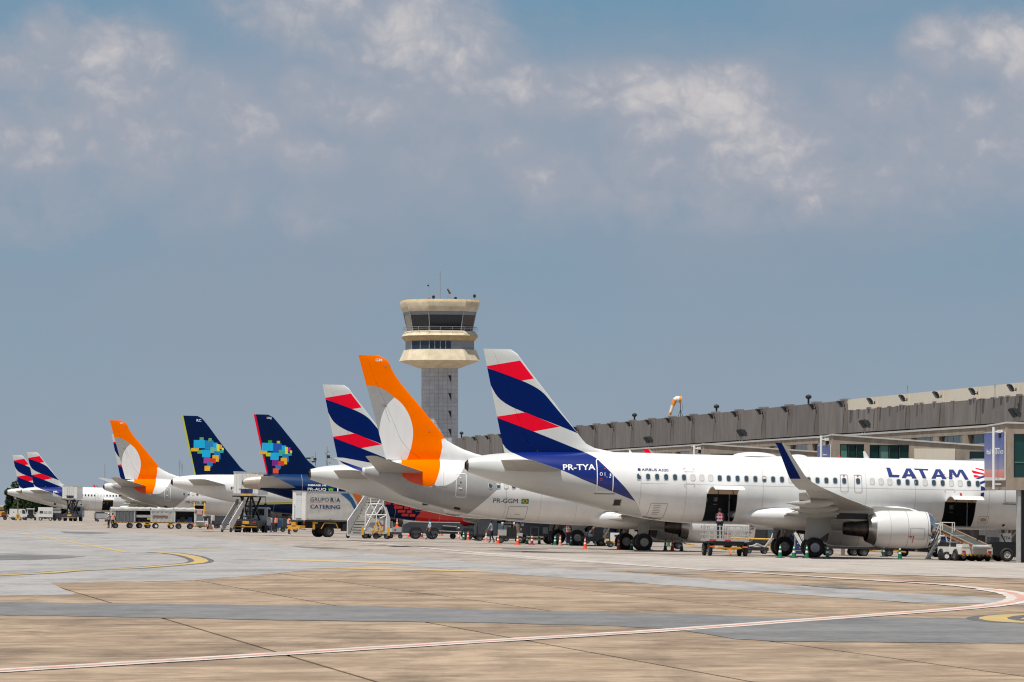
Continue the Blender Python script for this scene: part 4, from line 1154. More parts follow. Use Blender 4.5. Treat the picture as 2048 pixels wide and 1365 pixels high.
def gol_details(root, reg, hole=False):
    side = B_BODY.side
    k = 'ghsgshggsgggsgghggggsggggsgggggsg'
    windows(B_BODY, root, [(-9.93+i*.508, {'g': 'glass', 's': 'shade', 'h': 'half'}[c]) for i, c in enumerate(k)], 4.06, .25, .36)
    d = outline('rear_door', -12.2, -11.5, 3.23, 4.80, .12, .045, side, M_INKW, root, .018)
    decal('door_handle', [[(-11.88+.05*math.cos(i*.8), 4.22+.05*math.sin(i*.8)) for i in range(8)], [(-12.1, 4.0), (-11.9, 4.02), (-11.9, 4.04), (-12.1, 4.02)]], side, M_INKK, d, .016)
    decal('door_handle', [[(-11.95, 4.48), (-11.85, 4.48), (-11.85, 4.55), (-11.95, 4.55)], [(-12.02, 3.8), (-11.8, 3.78), (-11.8, 3.86), (-12.02, 3.88)]], side, M_INKW, d, .019)
    decal_tris('registration_lettering', text_polys(reg, -9.72, -8.12, 2.92, 3.21, .0), side, M_INKK, root, .016)
    flag(-7.88, -7.40, 2.90, 3.22, side, root)
    if not hole:
        outline('cargo_hatch', -8.72, -7.46, 1.92, 2.72, .03, .022, side, M_SEAM, root, .014, lean=.05)
        decal('hatch_sill', [[(-8.7, 1.97), (-7.5, 1.88), (-7.5, 1.84), (-8.7, 1.92)], [(-8.25, 2.22), (-7.9, 2.2), (-7.9, 2.18), (-8.25, 2.2)]], side, M_SEAM, root, .016)
    decal('outflow_panel', [[(-12.15, 2.62), (-11.75, 2.55), (-11.75, 2.4), (-12.15, 2.47)]], side, M_BLACK, root, .014)
    decal('tail_skid_stripe', [[(-13.72, 3.85), (-13.5, 3.85), (-13.5, 3.98), (-13.72, 4.05)], [(-13.5, 3.86), (-12.7, 3.96), (-12.7, 3.99), (-13.5, 3.92)]], side, M_SEAM, root, .018)
    decal('tailplane_shield', [[(-15.62, 4.72), (-15.62, 4.5), (-15.06, 4.16), (-14.37, 3.97), (-14.37, 4.68)]], side, M_RED if False else mat('shield red orange', (.80, .06, .01), .35), root, .014)
    s = B_FIN.side
    decal_tris('fin_lettering', text_polys(reg[-2:], -17.42, -16.98, 11.98, 12.17, .02), s, M_INKW, root, .014)
    mb = MB(); mb.add([(x, s(x, z)-.012, z) for x, z in ((-16.85, 9.25), (-16.83, 9.25), (-15.48, 5.5), (-15.5, 5.5))], [(0, 1, 2, 3)], M_SEAM)
    mb.build('rudder_gap', root, fix=False)
    decal('rudder_vent', [[(-17.0, 9.18), (-16.62, 9.17), (-16.65, 9.05)]], s, M_SEAM, root, .016)
    mb = MB()
    for u, w in ((-13.9, 7.55), (-16.85, 11.7)): mb.add([(u, s(u, w)-.02, w), (u+.16, s(u+.16, w)-.02, w+.02), (u+.12, s(u+.1, w-.12)-.02, w-.13)], [(0, 1, 2)], M_SEAM)
    mb.build('fin_marking', root, fix=False)
# second airliner
ggm = build_aircraft(B_S, 'white airliner with big orange tail and white oval, second from the camera', gear_frame(7.976, 345.36), LAT)
gol_details(ggm, 'PR-GGM')
skin_seams(ggm, B_BODY, (-13.0, -8.9, -6.6, -4.2, 1.5, 6.5), 3.3)
B_S['holes'] = [[(-8.74, 2.72), (-7.62, 2.72), (-7.62, 1.86), (-8.74, 1.86)]]
gya = build_aircraft(B_S, 'farther orange-tailed airliner at the left, belt loader at its open hatch', gear_frame(-28.52, 610.27), LAT)
gol_details(gya, 'PR-GYA', True)
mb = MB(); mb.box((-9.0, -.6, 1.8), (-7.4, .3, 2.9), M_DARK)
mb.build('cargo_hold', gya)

# ---- dark blue tails with the pixel map
MAPR = [((637, 305, 678, 350), 'g'), ((727, 310, 760, 357), 'l'), ((578, 332, 692, 414), 'c'), ((690, 335, 780, 428), 'b'), ((778, 355, 822, 412), 'c'), ((812, 370, 842, 442), 'y'), ((840, 375, 868, 418), 'm'), ((865, 405, 885, 432), 'y'),
        ((553, 415, 632, 448), 'o'), ((618, 432, 674, 470), 'l'), ((665, 430, 750, 505), 'c'), ((748, 400, 787, 462), 'e'), ((787, 412, 814, 442), 'e'), ((785, 442, 850, 484), 'b2'), ((843, 430, 882, 458), 't'), ((770, 482, 836, 548), 'o'), ((834, 478, 852, 524), 'b2'),
        ((740, 515, 805, 564), 'r'), ((682, 507, 744, 568), 'p'), ((718, 555, 774, 592), 'b2'), ((740, 588, 762, 608), 'b2'), ((693, 592, 750, 643), 'q')]
PIX = {'g': (.02, .36, .03), 'l': (.48, .62, .02), 'c': (.0, .45, .80), 'b': (.01, .09, .48), 'y': (.80, .72, .04), 'm': (.45, .02, .32), 'o': (.86, .46, .01), 'e': (.04, .45, .24), 'b2': (.01, .20, .52), 't': (.02, .38, .42), 'r': (.72, .03, .02), 'p': (.22, .01, .26), 'q': (.85, .10, .02)}
PIXV = dict(PIX, l=(.14, .42, .10), m=(.66, .36, .06), g=(.12, .40, .12), b=(.01, .24, .52), q=(.84, .44, .02), p=(.36, .06, .36), e=(.16, .50, .36))
def pixel_map(root, s, u0, w0, k, pal, tag_):
    grp = {}
    for i, ((a, b, c, d), col) in enumerate(MAPR):
        q = [(u0+(a-553)*k, w0-(d-305)*k), (u0+(c-553)*k, w0-(d-305)*k), (u0+(c-553)*k, w0-(b-305)*k), (u0+(a-553)*k, w0-(b-305)*k)]
        decal('map_pixel', [q], s, mat('pixel '+tag_+col, pal[col], .35, var=.02), root, .012+.0012*i, dw=.3, du=.5)
C_S = dict(A_S)
C_FIN = Fin([(5.3, -10.6), (5.93, -11.3), (6.10, -11.9), (6.42, -12.6), (7.3, -13.4), (9.0, -14.85), (11.5, -16.85), (11.72, -17.1), (11.82, -17.4)], [(5.3, -17.5), (5.94, -17.6), (9.0, -18.4), (11.82, -19.05)], .105)
C_S.update(fin=C_FIN, fin_w1=11.82, fin_base=M_AZUL, fin_paint=[([(-19.3, 12), (-18.92, 12), (-17.35, 5.3), (-18, 5.3)], M_LIME)], tip_m=(M_AZUL,), holes=[], fus_paint=[([(-13.5, 2.92), (-8.07, 3.20), (3, 3.1), (12, 3.1), (12, 3.0), (3, 3.0), (-8.07, 3.02), (-13.5, 2.78)], M_LIME), ([(-13.5, 2.74), (-8.07, 2.98), (12, 2.98), (12, 1.5), (-13.5, 1.5)], M_AZUL)], nose_text=None)
rc = build_aircraft(C_S, 'airliner with dark blue tail edged in lime, white fuselage, pixel map emblem', gear_frame(-15.4, 541.8), LAT)
kinds_ = [(-10.0+i*.5334, 'glass') for i in range(36)]
windows(A_BODY, rc, kinds_, 4.52)
pixel_map(rc, C_FIN.side, -18.0, 9.62, .0101, PIXV, 'v ')
decal_tris('fin_lettering', text_polys('RC', -17.5, -17.02, 11.22, 11.5, .02), C_FIN.side, M_INKW, rc, .014)
decal_tris('registration_lettering', text_polys('PR-', -14.0, -13.0, 4.35, 4.62, .01), A_BODY.side, M_INKK, rc, .016)

E_TAB = [(-20.64, 5.02, 4.22, .30), (-20.2, 5.18, 4.12, .50), (-19.2, 5.36, 4.02, .70), (-17.8, 5.46, 3.66, .95), (-16.6, 5.5, 3.32, 1.12), (-14.8, 5.52, 2.95, 1.30), (-13, 5.5, 2.62, 1.42), (-10.5, 5.42, 2.2, 1.50), (-7.7, 5.3, 1.80, 1.505), (-4.5, 5.1, 1.48, 1.505), (-1.3, 4.95, 1.28, 1.505), (12, 4.95, 1.25, 1.505), (15.5, 4.6, 1.4, 1.25), (17.2, 3.6, 1.9, .6), (17.7, 3.0, 2.4, .2)]
E_BODY = Body(E_TAB)
E_FIN = Fin([(5.0, -12.9), (5.5, -13.3), (6.1, -14.22), (6.75, -15.0), (7.62, -15.69), (9.0, -16.85), (10.4, -18.07), (10.62, -18.3), (10.70, -18.6)], [(5.0, -18.5), (5.34, -18.59), (10.70, -19.9)], .11)
E_S = dict(body=E_BODY, fin=E_FIN, fin_w0=5.0, rud_w0=5.32, fin_w1=10.70, fin_base=M_AZUL, fin_paint=[([(-20.2, 11), (-19.78, 11), (-18.4, 5), (-19, 5)], M_CORAL)],
    fus_base=M_AZUL, fus_paint=[([(-21, 3.5), (-19.35, 3.5), (-18.9, 5.6), (-21, 5.6)], mat('bare metal tail cone', (.46, .385, .31), .4, metal=.25, var=.1)), ([(-18.5, 4.55), (-12, 4.3), (-12, 5.7), (-18.2, 5.7)], M_AZUL2), ([(-5.3, 1.0), (-5.3, 1.9), (-5.0, 2.2), (-4.97, 2.9), (-5.0, 3.9), (0.6, 3.9), (0.6, 1.0)], M_RED)],
    fairing=[(-1.2, .4, 2.0, 1.6), (0, 1.4, 2.3, 1.25), (2, 1.7, 2.4, 1.12), (6, 1.6, 2.3, 1.15), (7.5, .5, 2.0, 1.5)], fair_m=M_AZUL, tip_m=(M_AZUL,),
    wing=[(1.2, 5.2, -1.2, 1.9, .14), (5, 2.6, -1.4, 2.35, .12), (13.4, -2.2, -3.6, 3.3, .10)], flaps=[('flap', 1.4, 5), ('flap', 5.2, 9.6), ('aileron', 9.8, 13)],
    tip=[(13.4, -2.2, -3.6, 3.3, .10, 0, 1), (13.9, -2.8, -3.95, 3.6, .09, .7, .7), (14.3, -4.3, -4.9, 5.1, .08, .9, .4)], canoes=[(2.4, .8, -1.3, .0), (5.6, .4, -2.0, .0), (8.8, -.4, -2.6, .0)],
    ev=4.1, ew=1.35, er=.85, cowl0=2.6, cowl1=6.2, core_r=.4, core_u=1.5, cowl_m=M_AZUL, pylon=[(.8, 1.8), (2.2, 1.6), (3.2, 2.0), (5.4, 2.1), (3.2, 2.45), (.8, 2.1)],
    gv=2.97, dual=.36, tyre_r=.52, tyre_w=.34, gear_top=1.7, nose_r=.3, nose_u=14.6, gear_door=[(-.25, .9), (.25, .9), (.3, 1.6), (-.3, 1.6)],
    stab=[(.4, -15.9, -19.4, 4.25, .10), (1.1, -16.17, -19.5, 4.3, .10), (5.9, -18.8, -19.9, 5.2, .09), (6.0, -19.1, -19.9, 5.21, .08)], stab_m=M_WING, apu_m=M_STEEL)
uq = build_aircraft(E_S, 'dark blue jet with red edged tail and scarlet belly, behind the lettered catering truck', gear_frame(-3.522, 468.19), LAT)
pixel_map(uq, E_FIN.side, -19.3, 8.43, .00865, PIX, 'u ')
decal_tris('fin_lettering', text_polys('UQ', -18.72, -18.3, 10.28, 10.5, .02), E_FIN.side, M_INKW, uq, .014)
decal_tris('registration_lettering', text_polys('PR-AUQ', -15.12, -13.48, 4.0, 4.3, .02), E_BODY.side, M_INKW, uq, .016)
decal_tris('type_lettering', text_polys('EMBRAER 195', -15.08, -13.48, 4.45, 4.60, .02), E_BODY.side, M_INKW, uq, .016)
flag(-13.3, -12.84, 3.98, 4.30, E_BODY.side, uq)
decal('white_bar', [[(-12.5, 3.85), (-12.40, 3.85), (-12.40, 4.42), (-12.5, 4.42)], [(-11.68, 3.8), (-11.62, 3.8), (-11.62, 4.1), (-11.68, 4.1)]], E_BODY.side, M_INKW, uq, .016)
for a in [(-8.23, -7.69, 2.96, 3.16), (-7.44, -6.9, 2.92, 3.1), (-7.36, -6.6, 2.6, 2.87), (-6.45, -6.05, 2.58, 2.85), (-6.99, -6.32, 2.27, 2.5), (-6.16, -5.76, 2.24, 2.48), (-6.59, -6.0, 1.94, 2.17), (-5.88, -5.4, 1.92, 2.16), (-5.95, -5.3, 2.55, 2.75)]:
    decal('livery_pixel', [[(a[0], a[2]), (a[1], a[2]), (a[1], a[3]), (a[0], a[3])]], E_BODY.side, M_RED, uq, .014)

skin_seams(rc, A_BODY, (-14.5, -9.5, -6.5, -2.5), 4.0)
skin_seams(uq, E_BODY, (-15.6, -11.5, -7.2, -3.2), 3.4)
# ------------------------------------------------------------------ terminal
M_CONC = mat('board marked concrete', (.215, .19, .174), .9, var=.2, scale=.8, stretch=(1, 1, .35), spec=.2, bump=.25, col2=(.155, .136, .125), rand=.1)
M_CONC2 = mat('tan concrete', (.37, .31, .245), .9, var=.16, scale=1.6, stretch=(1, 1, .5), spec=.2, bump=.25, col2=(.25, .205, .165))
M_CREAM = mat('cream metal cladding', (.74, .66, .53), .6, var=.06, scale=2, stretch=(8, 8, .3))
M_COPE = mat('white coping', (.55, .535, .50), .6, var=.08, scale=2)
M_TEAL = mat('teal glass', (.006, .050, .046), .08, var=.25, scale=.5, spec=.6)
M_TEAL2 = mat('teal glass over blind', (.10, .235, .19), .2, var=.15, scale=.6)
M_ALU = mat('dark window metal', (.06, .065, .065), .5, metal=.3)
M_BLK = mat('black fitting', (.018, .019, .02), .55, var=.2)
M_LAMP = mat('floodlight lens', (.035, .037, .04), .2, spec=.5)
M_GALV = mat('galvanised steel', (.46, .47, .48), .45, metal=.5, var=.1, scale=5)
M_POLE = mat('white pole paint', (.78, .78, .77), .5, var=.04)
M_VGREY = mat('painted steel column', (.40, .40, .39), .6, var=.08)
M_ROOF = mat('grey roofing', (.30, .29, .28), .9, var=.15)
KN = math.sqrt(1+ROW*ROW)
fx = Vector((ROW, 1, 0))/KN; fy = Vector((-1, ROW, 0))/KN
TM = Matrix(((fx.x, fy.x, 0, 90.8), (fx.y, fy.y, 0, 0), (0, 0, 1, 0), (0, 0, 0, 1)))
def wallY(s): return s/KN
ter = thing('terminal_building', 'long grey-brown concrete terminal with board-marked wall panels and cream upper panels', 'terminal', TM)
PIT = 12.4*KN; S0 = 384.5*KN
rt = random.Random(11)
caps = mat('panel cap', (.26, .235, .21), .9, var=.15)
for k in range(-3, 26):
    a, b = S0+k*PIT+.03, S0+(k+1)*PIT-.03
    cream = k < 4.9 and k >= -3
    top = 12.0
    fin_ = .30
    mb = MB()
    # a wall panel hung slightly askew, its far edge set back
    def slab(z0, z1, t0, t1, m):
        vs = [(a, t0-.25, z0), (b, t1-.25, z0), (b, t1, z0), (a, t0, z0)]
        vs = vs+[(x, y, z1) for x, y, z in vs]
        mb.add(vs, [(3, 2, 1, 0), (4, 5, 6, 7), (0, 1, 5, 4), (1, 2, 6, 5), (2, 3, 7, 6), (3, 0, 4, 7)], m)
    slab(9.16, 11.02 if cream else top-.06, .30, .05, M_CONC)
    mb.build('wall_panel', ter)
    if cream:
        mb = MB(); slab(11.04, 12.0, .16, .02, M_CREAM)
        mb.build('cream_panel', ter)
        mb = MB()
        for _ in range(5):
            x = rt.uniform(a, b-1); mb.box((x, .05, 11.02), (x+rt.uniform(.2, .9), .34, 11.02+rt.uniform(.05, .16)), M_CONC)
        mb.build('ragged_edge', ter)['kind'] = 'stuff'
    else:
        mb = MB(); mb.box((a+.02, -.3, top-.08), (a+1.7, .36, top+.09), caps); mb.build('panel_cap', ter)
    # clerestory strip under the panel
    mb = MB(); mb.box((a, -.9, 8.3), (b, -.8, 9.15), M_BLACK); mb.build('clerestory_reveal', ter)
    mb = MB(); mb.box((a+.6, -.78, 8.35), (a+(b-a)*.52, -.74, 9.1), M_TEAL); mb.build('window_pane', ter)
    mb = MB(); mb.box((a+(b-a)*.56, -.78, 8.35), (b-.6, -.74, 9.1), M_TEAL); mb.build('window_pane', ter)
sa, sb = S0-3*PIT, S0+26*PIT
mb = MB(); mb.box((sa, -46, 11.2), (sb, -.26, 11.7), M_ROOF); mb.build('roof', ter)
mb = MB(); mb.box((sa, -46, -1), (sb, -1.0, 11.19), M_CONC); mb.build('core_wall', ter)
# lower terrace in front: parapet wall, coping, ribbon windows, ground floor
mb = MB(); mb.box((sa, -.98, 8.2), (sb, 5.7, 8.28), M_ROOF); mb.build('terrace', ter)
mb = MB(); mb.box((sa, 5.7, 8.52), (sb, 6.06, 8.66), M_COPE); mb.build('coping', ter)
mb = MB(); mb.box((sa, 5.72, 8.06), (sb, 6.0, 8.519), M_CONC2); mb.build('parapet', ter)
mb = MB(); mb.box((sa, 5.66, 3.2), (sb, 5.96, 7.40), M_CONC2); mb.build('terrace_wall', ter)
x = sa
k = 0
while x < sb-8:
    mb = MB(); mb.box((x, 5.60, 7.401), (x+1.9, 5.99, 8.059), M_CONC2); mb.build('wall_pier', ter)
    for j in range(4):
        mb = MB(); mb.box((x+1.95+j*1.9, 5.70, 7.42), (x+1.9+(j+1)*1.9-.04, 5.74, 8.04), M_TEAL2 if (k*3+j*2) % 9 == 0 else M_TEAL); mb.build('window_pane', ter)
    x += 9.5; k += 1
mb = MB(); mb.box((sa, 3.0, -1), (sb, 3.2, 3.19), M_BLACK); mb.build('ground_floor_glazing', ter)
x = sa
while x < sb:
    mb = MB(); mb.box((x, 4.6, -1), (x+.5, 5.1, 3.19), M_CONC); mb.build('ground_floor_column', ter); x += 6.2

# floodlights along the wall: a hooded head on a short bracket
def floodlight(name, M, label, group, sc=1.0, double=False, h=.5):
    t = thing(name, label, 'floodlight', M, group)
    mb = MB()
    if double:
        mb.cyl((0, 0, 0), (0, 0, h*.5), .05, .05, M_GALV, 8); mb.bar((0, 0, h*.45), (-.32, 0, h*.8), .05, .05, M_GALV); mb.bar((0, 0, h*.45), (.32, 0, h*.8), .05, .05, M_GALV); mb.bar((-.25, .18, 0), (0, 0, h*.5), .04, .04, M_GALV)
        mb.build('stand', t)
        heads = [(-.36, h*.95), (.36, h*1.0)]
    else:
        mb.bar((0, -.42, -.12), (0, 0, -.05), .06, .06, M_BLK); mb.bar((-.2, -.36, -.2), (-.2, -.36, .05), .06, .06, M_BLK)
        mb.build('bracket', t)
        heads = [(0, .05)]
    for x, z in heads:
        q = Matrix.Translation((x, 0, z)) @ Matrix.Rotation(R(-38), 4, 'X') @ Matrix.Rotation(R(12 if x > 0 else -8), 4, 'Z')
        mb = MB(); s = sc
        mb.prism([(-.30*s, -.36*s), (.30*s, -.36*s), (.26*s, .36*s), (-.26*s, .36*s)], -.10*s, .10*s, M_BLK, q)
        mb.prism([(-.12*s, -.25*s), (.12*s, -.25*s), (.12*s, .2*s), (-.12*s, .2*s)], -.24*s, -.101*s, M_BLK, q)
        hd = mb.build('lamp_head', t)
        mb = MB(); mb.prism([(-.25*s, -.3*s), (.25*s, -.3*s), (.21*s, .3*s), (-.21*s, .3*s)], .102*s, .11*s, M_LAMP, q); mb.build('lens', hd)
    return t
names = ['rightmost', 'second', 'third', 'fourth', 'fifth', 'sixth', 'seventh', 'eighth', 'ninth', 'tenth', 'eleventh', 'twelfth', 'thirteenth', 'fourteenth', 'fifteenth', 'sixteenth', 'seventeenth', 'eighteenth', 'nineteenth', 'twentieth', 'twenty-first', 'twenty-second', 'twenty-third', 'twenty-fourth', 'twenty-fifth', 'twenty-sixth']
fl0 = None
for k in range(0, 25):
    on_cream = k < 5
    M = TM @ Matrix.Translation((S0+k*PIT, .72, 11.58)) @ Matrix.Rotation(R(20), 4, 'Z')
    lb = ('black floodlight on the cream upper panels, %s from the right' if on_cream else 'black floodlight on the bare concrete wall, %s from the right along the roof') % names[k].replace('rightmost', 'first')
    if fl0 is None: fl0 = floodlight('floodlight', M, lb, 'floodlights along the terminal roof wall', .8)
    else: copy_thing(fl0, M, lb)
def terr(px, dt=5.2, z=8.66):
    A = 90.8-dt*KN
    y = A*F/(px-1024-ROW*F)
    return Vector(((px-1024)/F*y, y, z))
tw = None
for px, lb in ((2030, 'pair of black floodlights on a stand over the right-hand pier roof'), (1730, 'pair of floodlights on a thin grey stand above the middle pier'), (1484, 'pair of black floodlights on the terrace left of the navy winglet'), (1297, 'pair of black floodlights on the terrace near the red-tipped fin')):
    p = terr(px, 5.4); M = Matrix.Translation(p) @ Matrix.Rotation(R(62), 4, 'Z')
    if tw is None: tw = floodlight('twin_floodlight', M, lb, 'twin floodlights on the terrace', .95, True, .8)
    else: copy_thing(tw, M, lb)
# roof vents and small masts
def roofpt(px, t=-.2, z=11.9):
    A = 90.8-t*KN; y = A*F/(px-1024-ROW*F); return Vector(((px-1024)/F*y, y, z))
rv = None
for px, lb in ((1269, 'black mushroom roof vent on the concrete roof, left of the windsock'), (1433, 'black mushroom roof vent standing right of the windsock'), (1617, 'black roof vent just before the cream panels begin'), (923, 'black roof vent beside the foot of the control tower')):
    p = roofpt(px, -.6, 11.7)
    if rv is None:
        rv = thing('roof_vent', lb, 'vent', Matrix.Translation(p), 'roof vents')
        mb = MB(); mb.cyl((0, 0, 0), (0, 0, .9), .09, .09, M_BLK, 8); mb.build('pipe', rv)
        mb = MB(); mb.lathe([(.75, .12), (.85, .26), (1.0, .28), (1.12, .16), (1.16, .02)], (0, 0, 0), (0, 0, 1), M_BLK, 12); mb.build('cowl', rv)
    else: copy_thing(rv, Matrix.Translation(p), lb)
for px, h_, lb in ((1815, .75, 'thin dark aerial on the roof above the cream panels'), (1990, 1.1, 'slim grey pole standing before the cream panels at the right')):
    p = roofpt(px, -.5 if px < 1900 else .5, 12.0 if px < 1900 else 10.9)
    mb = MB(); mb.cyl((0, 0, 0), (0, 0, h_), .035, .03, M_GALV, 6); mb.box((-.08, -.08, h_-.12), (.08, .08, h_), M_GALV)
    tag(mb.build('roof_aerial', None, p), lb, 'aerial')
# windsock on its tripod
p = roofpt(1361, -1.0, 11.7)
ws = thing('windsock', 'orange and white windsock hanging limp from its mast on the terminal roof', 'windsock', Matrix.Translation(p))
M_SOCKO = mat('windsock orange', (.80, .27, .04), .8, var=.1); M_SOCKW = mat('windsock white', (.74, .70, .64), .8, var=.08)
mb = MB(); mb.cyl((0, 0, 0), (0, 0, 2.35), .035, .025, M_BLK, 6); mb.build('mast', ws)
for a in (90, 210, 330):
    mb = MB(); mb.bar((.42*math.cos(R(a)), .42*math.sin(R(a)), 0), (0, 0, 1.05), .035, .035, M_BLK); mb.build('leg', ws)
mb = MB(); mb.cyl((.22, .1, .9), (.22, .1, 1.7), .012, .012, M_BLK, 5); mb.build('stay', ws)
spine = [(.10, 2.08, .36), (-.14, 2.10, .35), (-.40, 2.12, .32), (-.56, 2.03, .27), (-.66, 1.75, .215), (-.78, 1.45, .19), (-.90, 1.1, .17), (-1.02, .78, .155), (-1.12, .52, .14)]
cols = [M_SOCKO, M_SOCKW, M_SOCKW, M_SOCKO, M_SOCKO, M_SOCKW, M_SOCKW, M_SOCKO]
rings = []
for i, (x, z, r) in enumerate(spine):
    j0, j1 = max(0, i-1), min(len(spine)-1, i+1); t = Vector((spine[j1][0]-spine[j0][0], 0, spine[j1][1]-spine[j0][1])).normalized(); nn = Vector((-t.z, 0, t.x))
    rings.append([Vector((x, 0, z))+nn*r*math.cos(a)*(1+.08*math.sin(3*a+i))+Vector((0, 1, 0))*r*math.sin(a) for a in [2*math.pi*q/12 for q in range(12)]])
for nm_, lo, hi in (('sock', 0, 8),):
    mb = MB()
    for i in range(lo, hi): mb.add(rings[i]+rings[i+1], [(q, (q+1) % 12, 12+(q+1) % 12, 12+q) for q in range(12)], cols[i], True)
    mb.build('sock', ws)

# ---- piers that run out from the terminal between the stands
def pier(px, Y, ztop, width, L, label, sign, drop=.068, windows_=(), panels=(), head=10.5):
    x0 = (px-1024)/F*Y
    ca, sa_ = math.cos(R(head)), math.sin(R(head))
    M = Matrix(((ca, -sa_, 0, x0), (sa_, ca, 0, Y), (0, 0, 1, 0), (0, 0, 0, 1)))
    t = thing('boarding_pier', label, 'boarding pier', M, 'boarding piers')
    zb = 3.9
    zt = lambda x: ztop-drop*max(0, x)
    # front wall built round its openings
    cuts = sorted({0.0, L}|{v for w in windows_ for v in (w[0], w[1])})
    def piece(nm, xa, xb, za, zb_, m=M_CONC2, y0=0, y1=.3, dz=0):
        mb = MB(); mb.prism([(xa, za if not callable(za) else za(xa)), (xb, za if not callable(za) else za(xb)), (xb, zb_(xb) if callable(zb_) else zb_), (xa, zb_(xa) if callable(zb_) else zb_)], y0, y1, m); return mb.build(nm, t)
    edge = 0.0
    for (a, b, z0, z1, panes) in sorted(windows_):
        piece('wall_panel', edge, a, zb, lambda x: zt(x)-.16)
        piece('lintel', a, b, z1, lambda x: zt(x)-.16)
        piece('sill_wall', a, b, zb, z0)
        edge = b
        n = len(panes); ww = (b-a)/n
        for i, pm in enumerate(panes):
            f = piece('window_pane', a+ww*i+.04, a+ww*(i+1)-.04, z0+.04, z1-.04, pm, .12, .16)
            mb = MB(); xm = a+ww*i
            mb.box((xm, .06, z0), (xm+.055, .14, z1), M_ALU); mb.box((xm, .06, z0), (xm+ww, .13, z0+.05), M_ALU); mb.box((xm, .06, z1-.05), (xm+ww, .13, z1), M_ALU)
            mb.build('window_frame', f)
            if i % 2 == 0:
                mb = MB(); mb.box((a+ww*i+.05, .085, z0+(z1-z0)*.34), (a+ww*(i+1)-.05, .125, z0+(z1-z0)*.34+.05), M_TEAL2); mb.build('handrail', f)
    piece('wall_panel', edge, L, zb, lambda x: zt(x)-.16)
    for (a, b, z0, z1, m) in panels: piece('cladding_panel', a, b, z0, z1, m, -.05, -.002)
    # end wall, back wall, floor, roof and coping
    mb = MB(); mb.box((-.0, .302, zb), (.3, width, ztop-.2), M_CONC2); mb.build('end_wall', t)
    mb = MB(); mb.prism([(.3, zb), (L, zb), (L, zt(L)-.16), (.3, zt(.3)-.16)], width-.3, width, M_CONC2); mb.build('back_wall', t)
    mb = MB(); mb.box((.302, .302, zb), (L, width-.302, zb+.2), M_CONC); mb.build('floor_slab', t)
    mb = MB(); mb.prism([(.3, zt(.3)-.4), (L, zt(L)-.4), (L, zt(L)-.22), (.3, zt(.3)-.22)], .302, width-.302, M_ROOF); mb.build('pier_roof', t)
    mb = MB()
    mb.prism([(-.06, zt(0)-.159), (L, zt(L)-.159), (L, zt(L)-.06), (-.06, zt(0)-.06)], -.08, .34, M_COPE)
    vs = [(-.08, .341, ztop-.17), (.34, .341, ztop-.17), (.34, width+.06, ztop-.29), (-.08, width+.06, ztop-.29)]
    vs += [(x, y, z+.09) for x, y, z in vs]
    mb.add(vs, [(3, 2, 1, 0), (4, 5, 6, 7), (0, 1, 5, 4), (1, 2, 6, 5), (2, 3, 7, 6), (3, 0, 4, 7)], M_COPE)
    mb.build('coping', t)
    mb = MB(); mb.box((0, 0, 2.9), (L, width, zb-.002), M_CONC) if False else None
    for xc, yc in ((.72, .3), (L*.6, width*.5), (L-1.5, width*.5)):
        mb = MB(); mb.box((xc-.08, yc-.2, -1), (xc+.08, yc+.2, zb-.003), M_VGREY if xc < 2 and px > 2000 else M_CONC); mb.build('column', t)
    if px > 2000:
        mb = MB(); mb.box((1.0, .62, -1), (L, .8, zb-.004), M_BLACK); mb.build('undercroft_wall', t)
    if sign is not None:
        z0, z1, y0, y1 = sign
        mb = MB(); mb.box((-.10, y0, z0), (-.03, y1, z1), mat('sign white edge', (.74, .72, .70), .5))
        s = mb.build('sign_board', t)
        m = bpy.data.materials.get('sign print') or bpy.data.materials.new('sign print')
        if not m.use_nodes:
            m.use_nodes = True; n, l = m.node_tree.nodes, m.node_tree.links
            tc_ = n.new('ShaderNodeTexCoord'); sp = n.new('ShaderNodeSeparateXYZ'); l.new(tc_.outputs['Generated'], sp.inputs[0])
            rp = n.new('ShaderNodeValToRGB'); l.new(sp.outputs[2], rp.inputs[0])
            e = rp.color_ramp.elements; e[0].position = 0; e[0].color = (.62, .12, .07, 1); e[1].position = 1; e[1].color = (.035, .075, .29, 1)
            for pos, c in ((.10, (.62, .15, .10, 1)), (.17, (.56, .22, .18, 1)), (.185, (.20, .18, .34, 1)), (.5, (.08, .11, .33, 1))):
                q = e.new(pos); q.color = c
            l.new(rp.outputs[0], n['Principled BSDF'].inputs['Base Color']); n['Principled BSDF'].inputs['Roughness'].default_value = .4
        mb = MB(); mb.add([(-.108, y1-.03, z0+.22), (-.108, y0+.03, z0+.16), (-.108, y0+.03, z1-.02), (-.108, y1-.03, z1-.02)], [(0, 1, 2, 3)], m); mb.build('sign_print', s, fix=False)
        if label.startswith('right'):
            mb = MB()
            for tri in text_polys('Itaú Unibanco', 0, 1, 0, 1, .02):
                mb.add([(-.116, y1-.55-(y1-y0-.75)*x, z0+(z1-z0)*.545+.30*z) for x, z in tri], [(0, 1, 2)], M_INKW)
            mb.build('sign_lettering', s, fix=False)
    return t, M
W_ = [M_TEAL, M_TEAL2, M_TEAL]
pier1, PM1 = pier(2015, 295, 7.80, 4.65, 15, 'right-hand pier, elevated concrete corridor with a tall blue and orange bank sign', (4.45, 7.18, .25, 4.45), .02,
    [(.36, 2.5, 4.6, 7.06, [M_TEAL, M_TEAL]), (3.1, 5.4, 4.6, 7.0, [M_TEAL2, M_TEAL])])
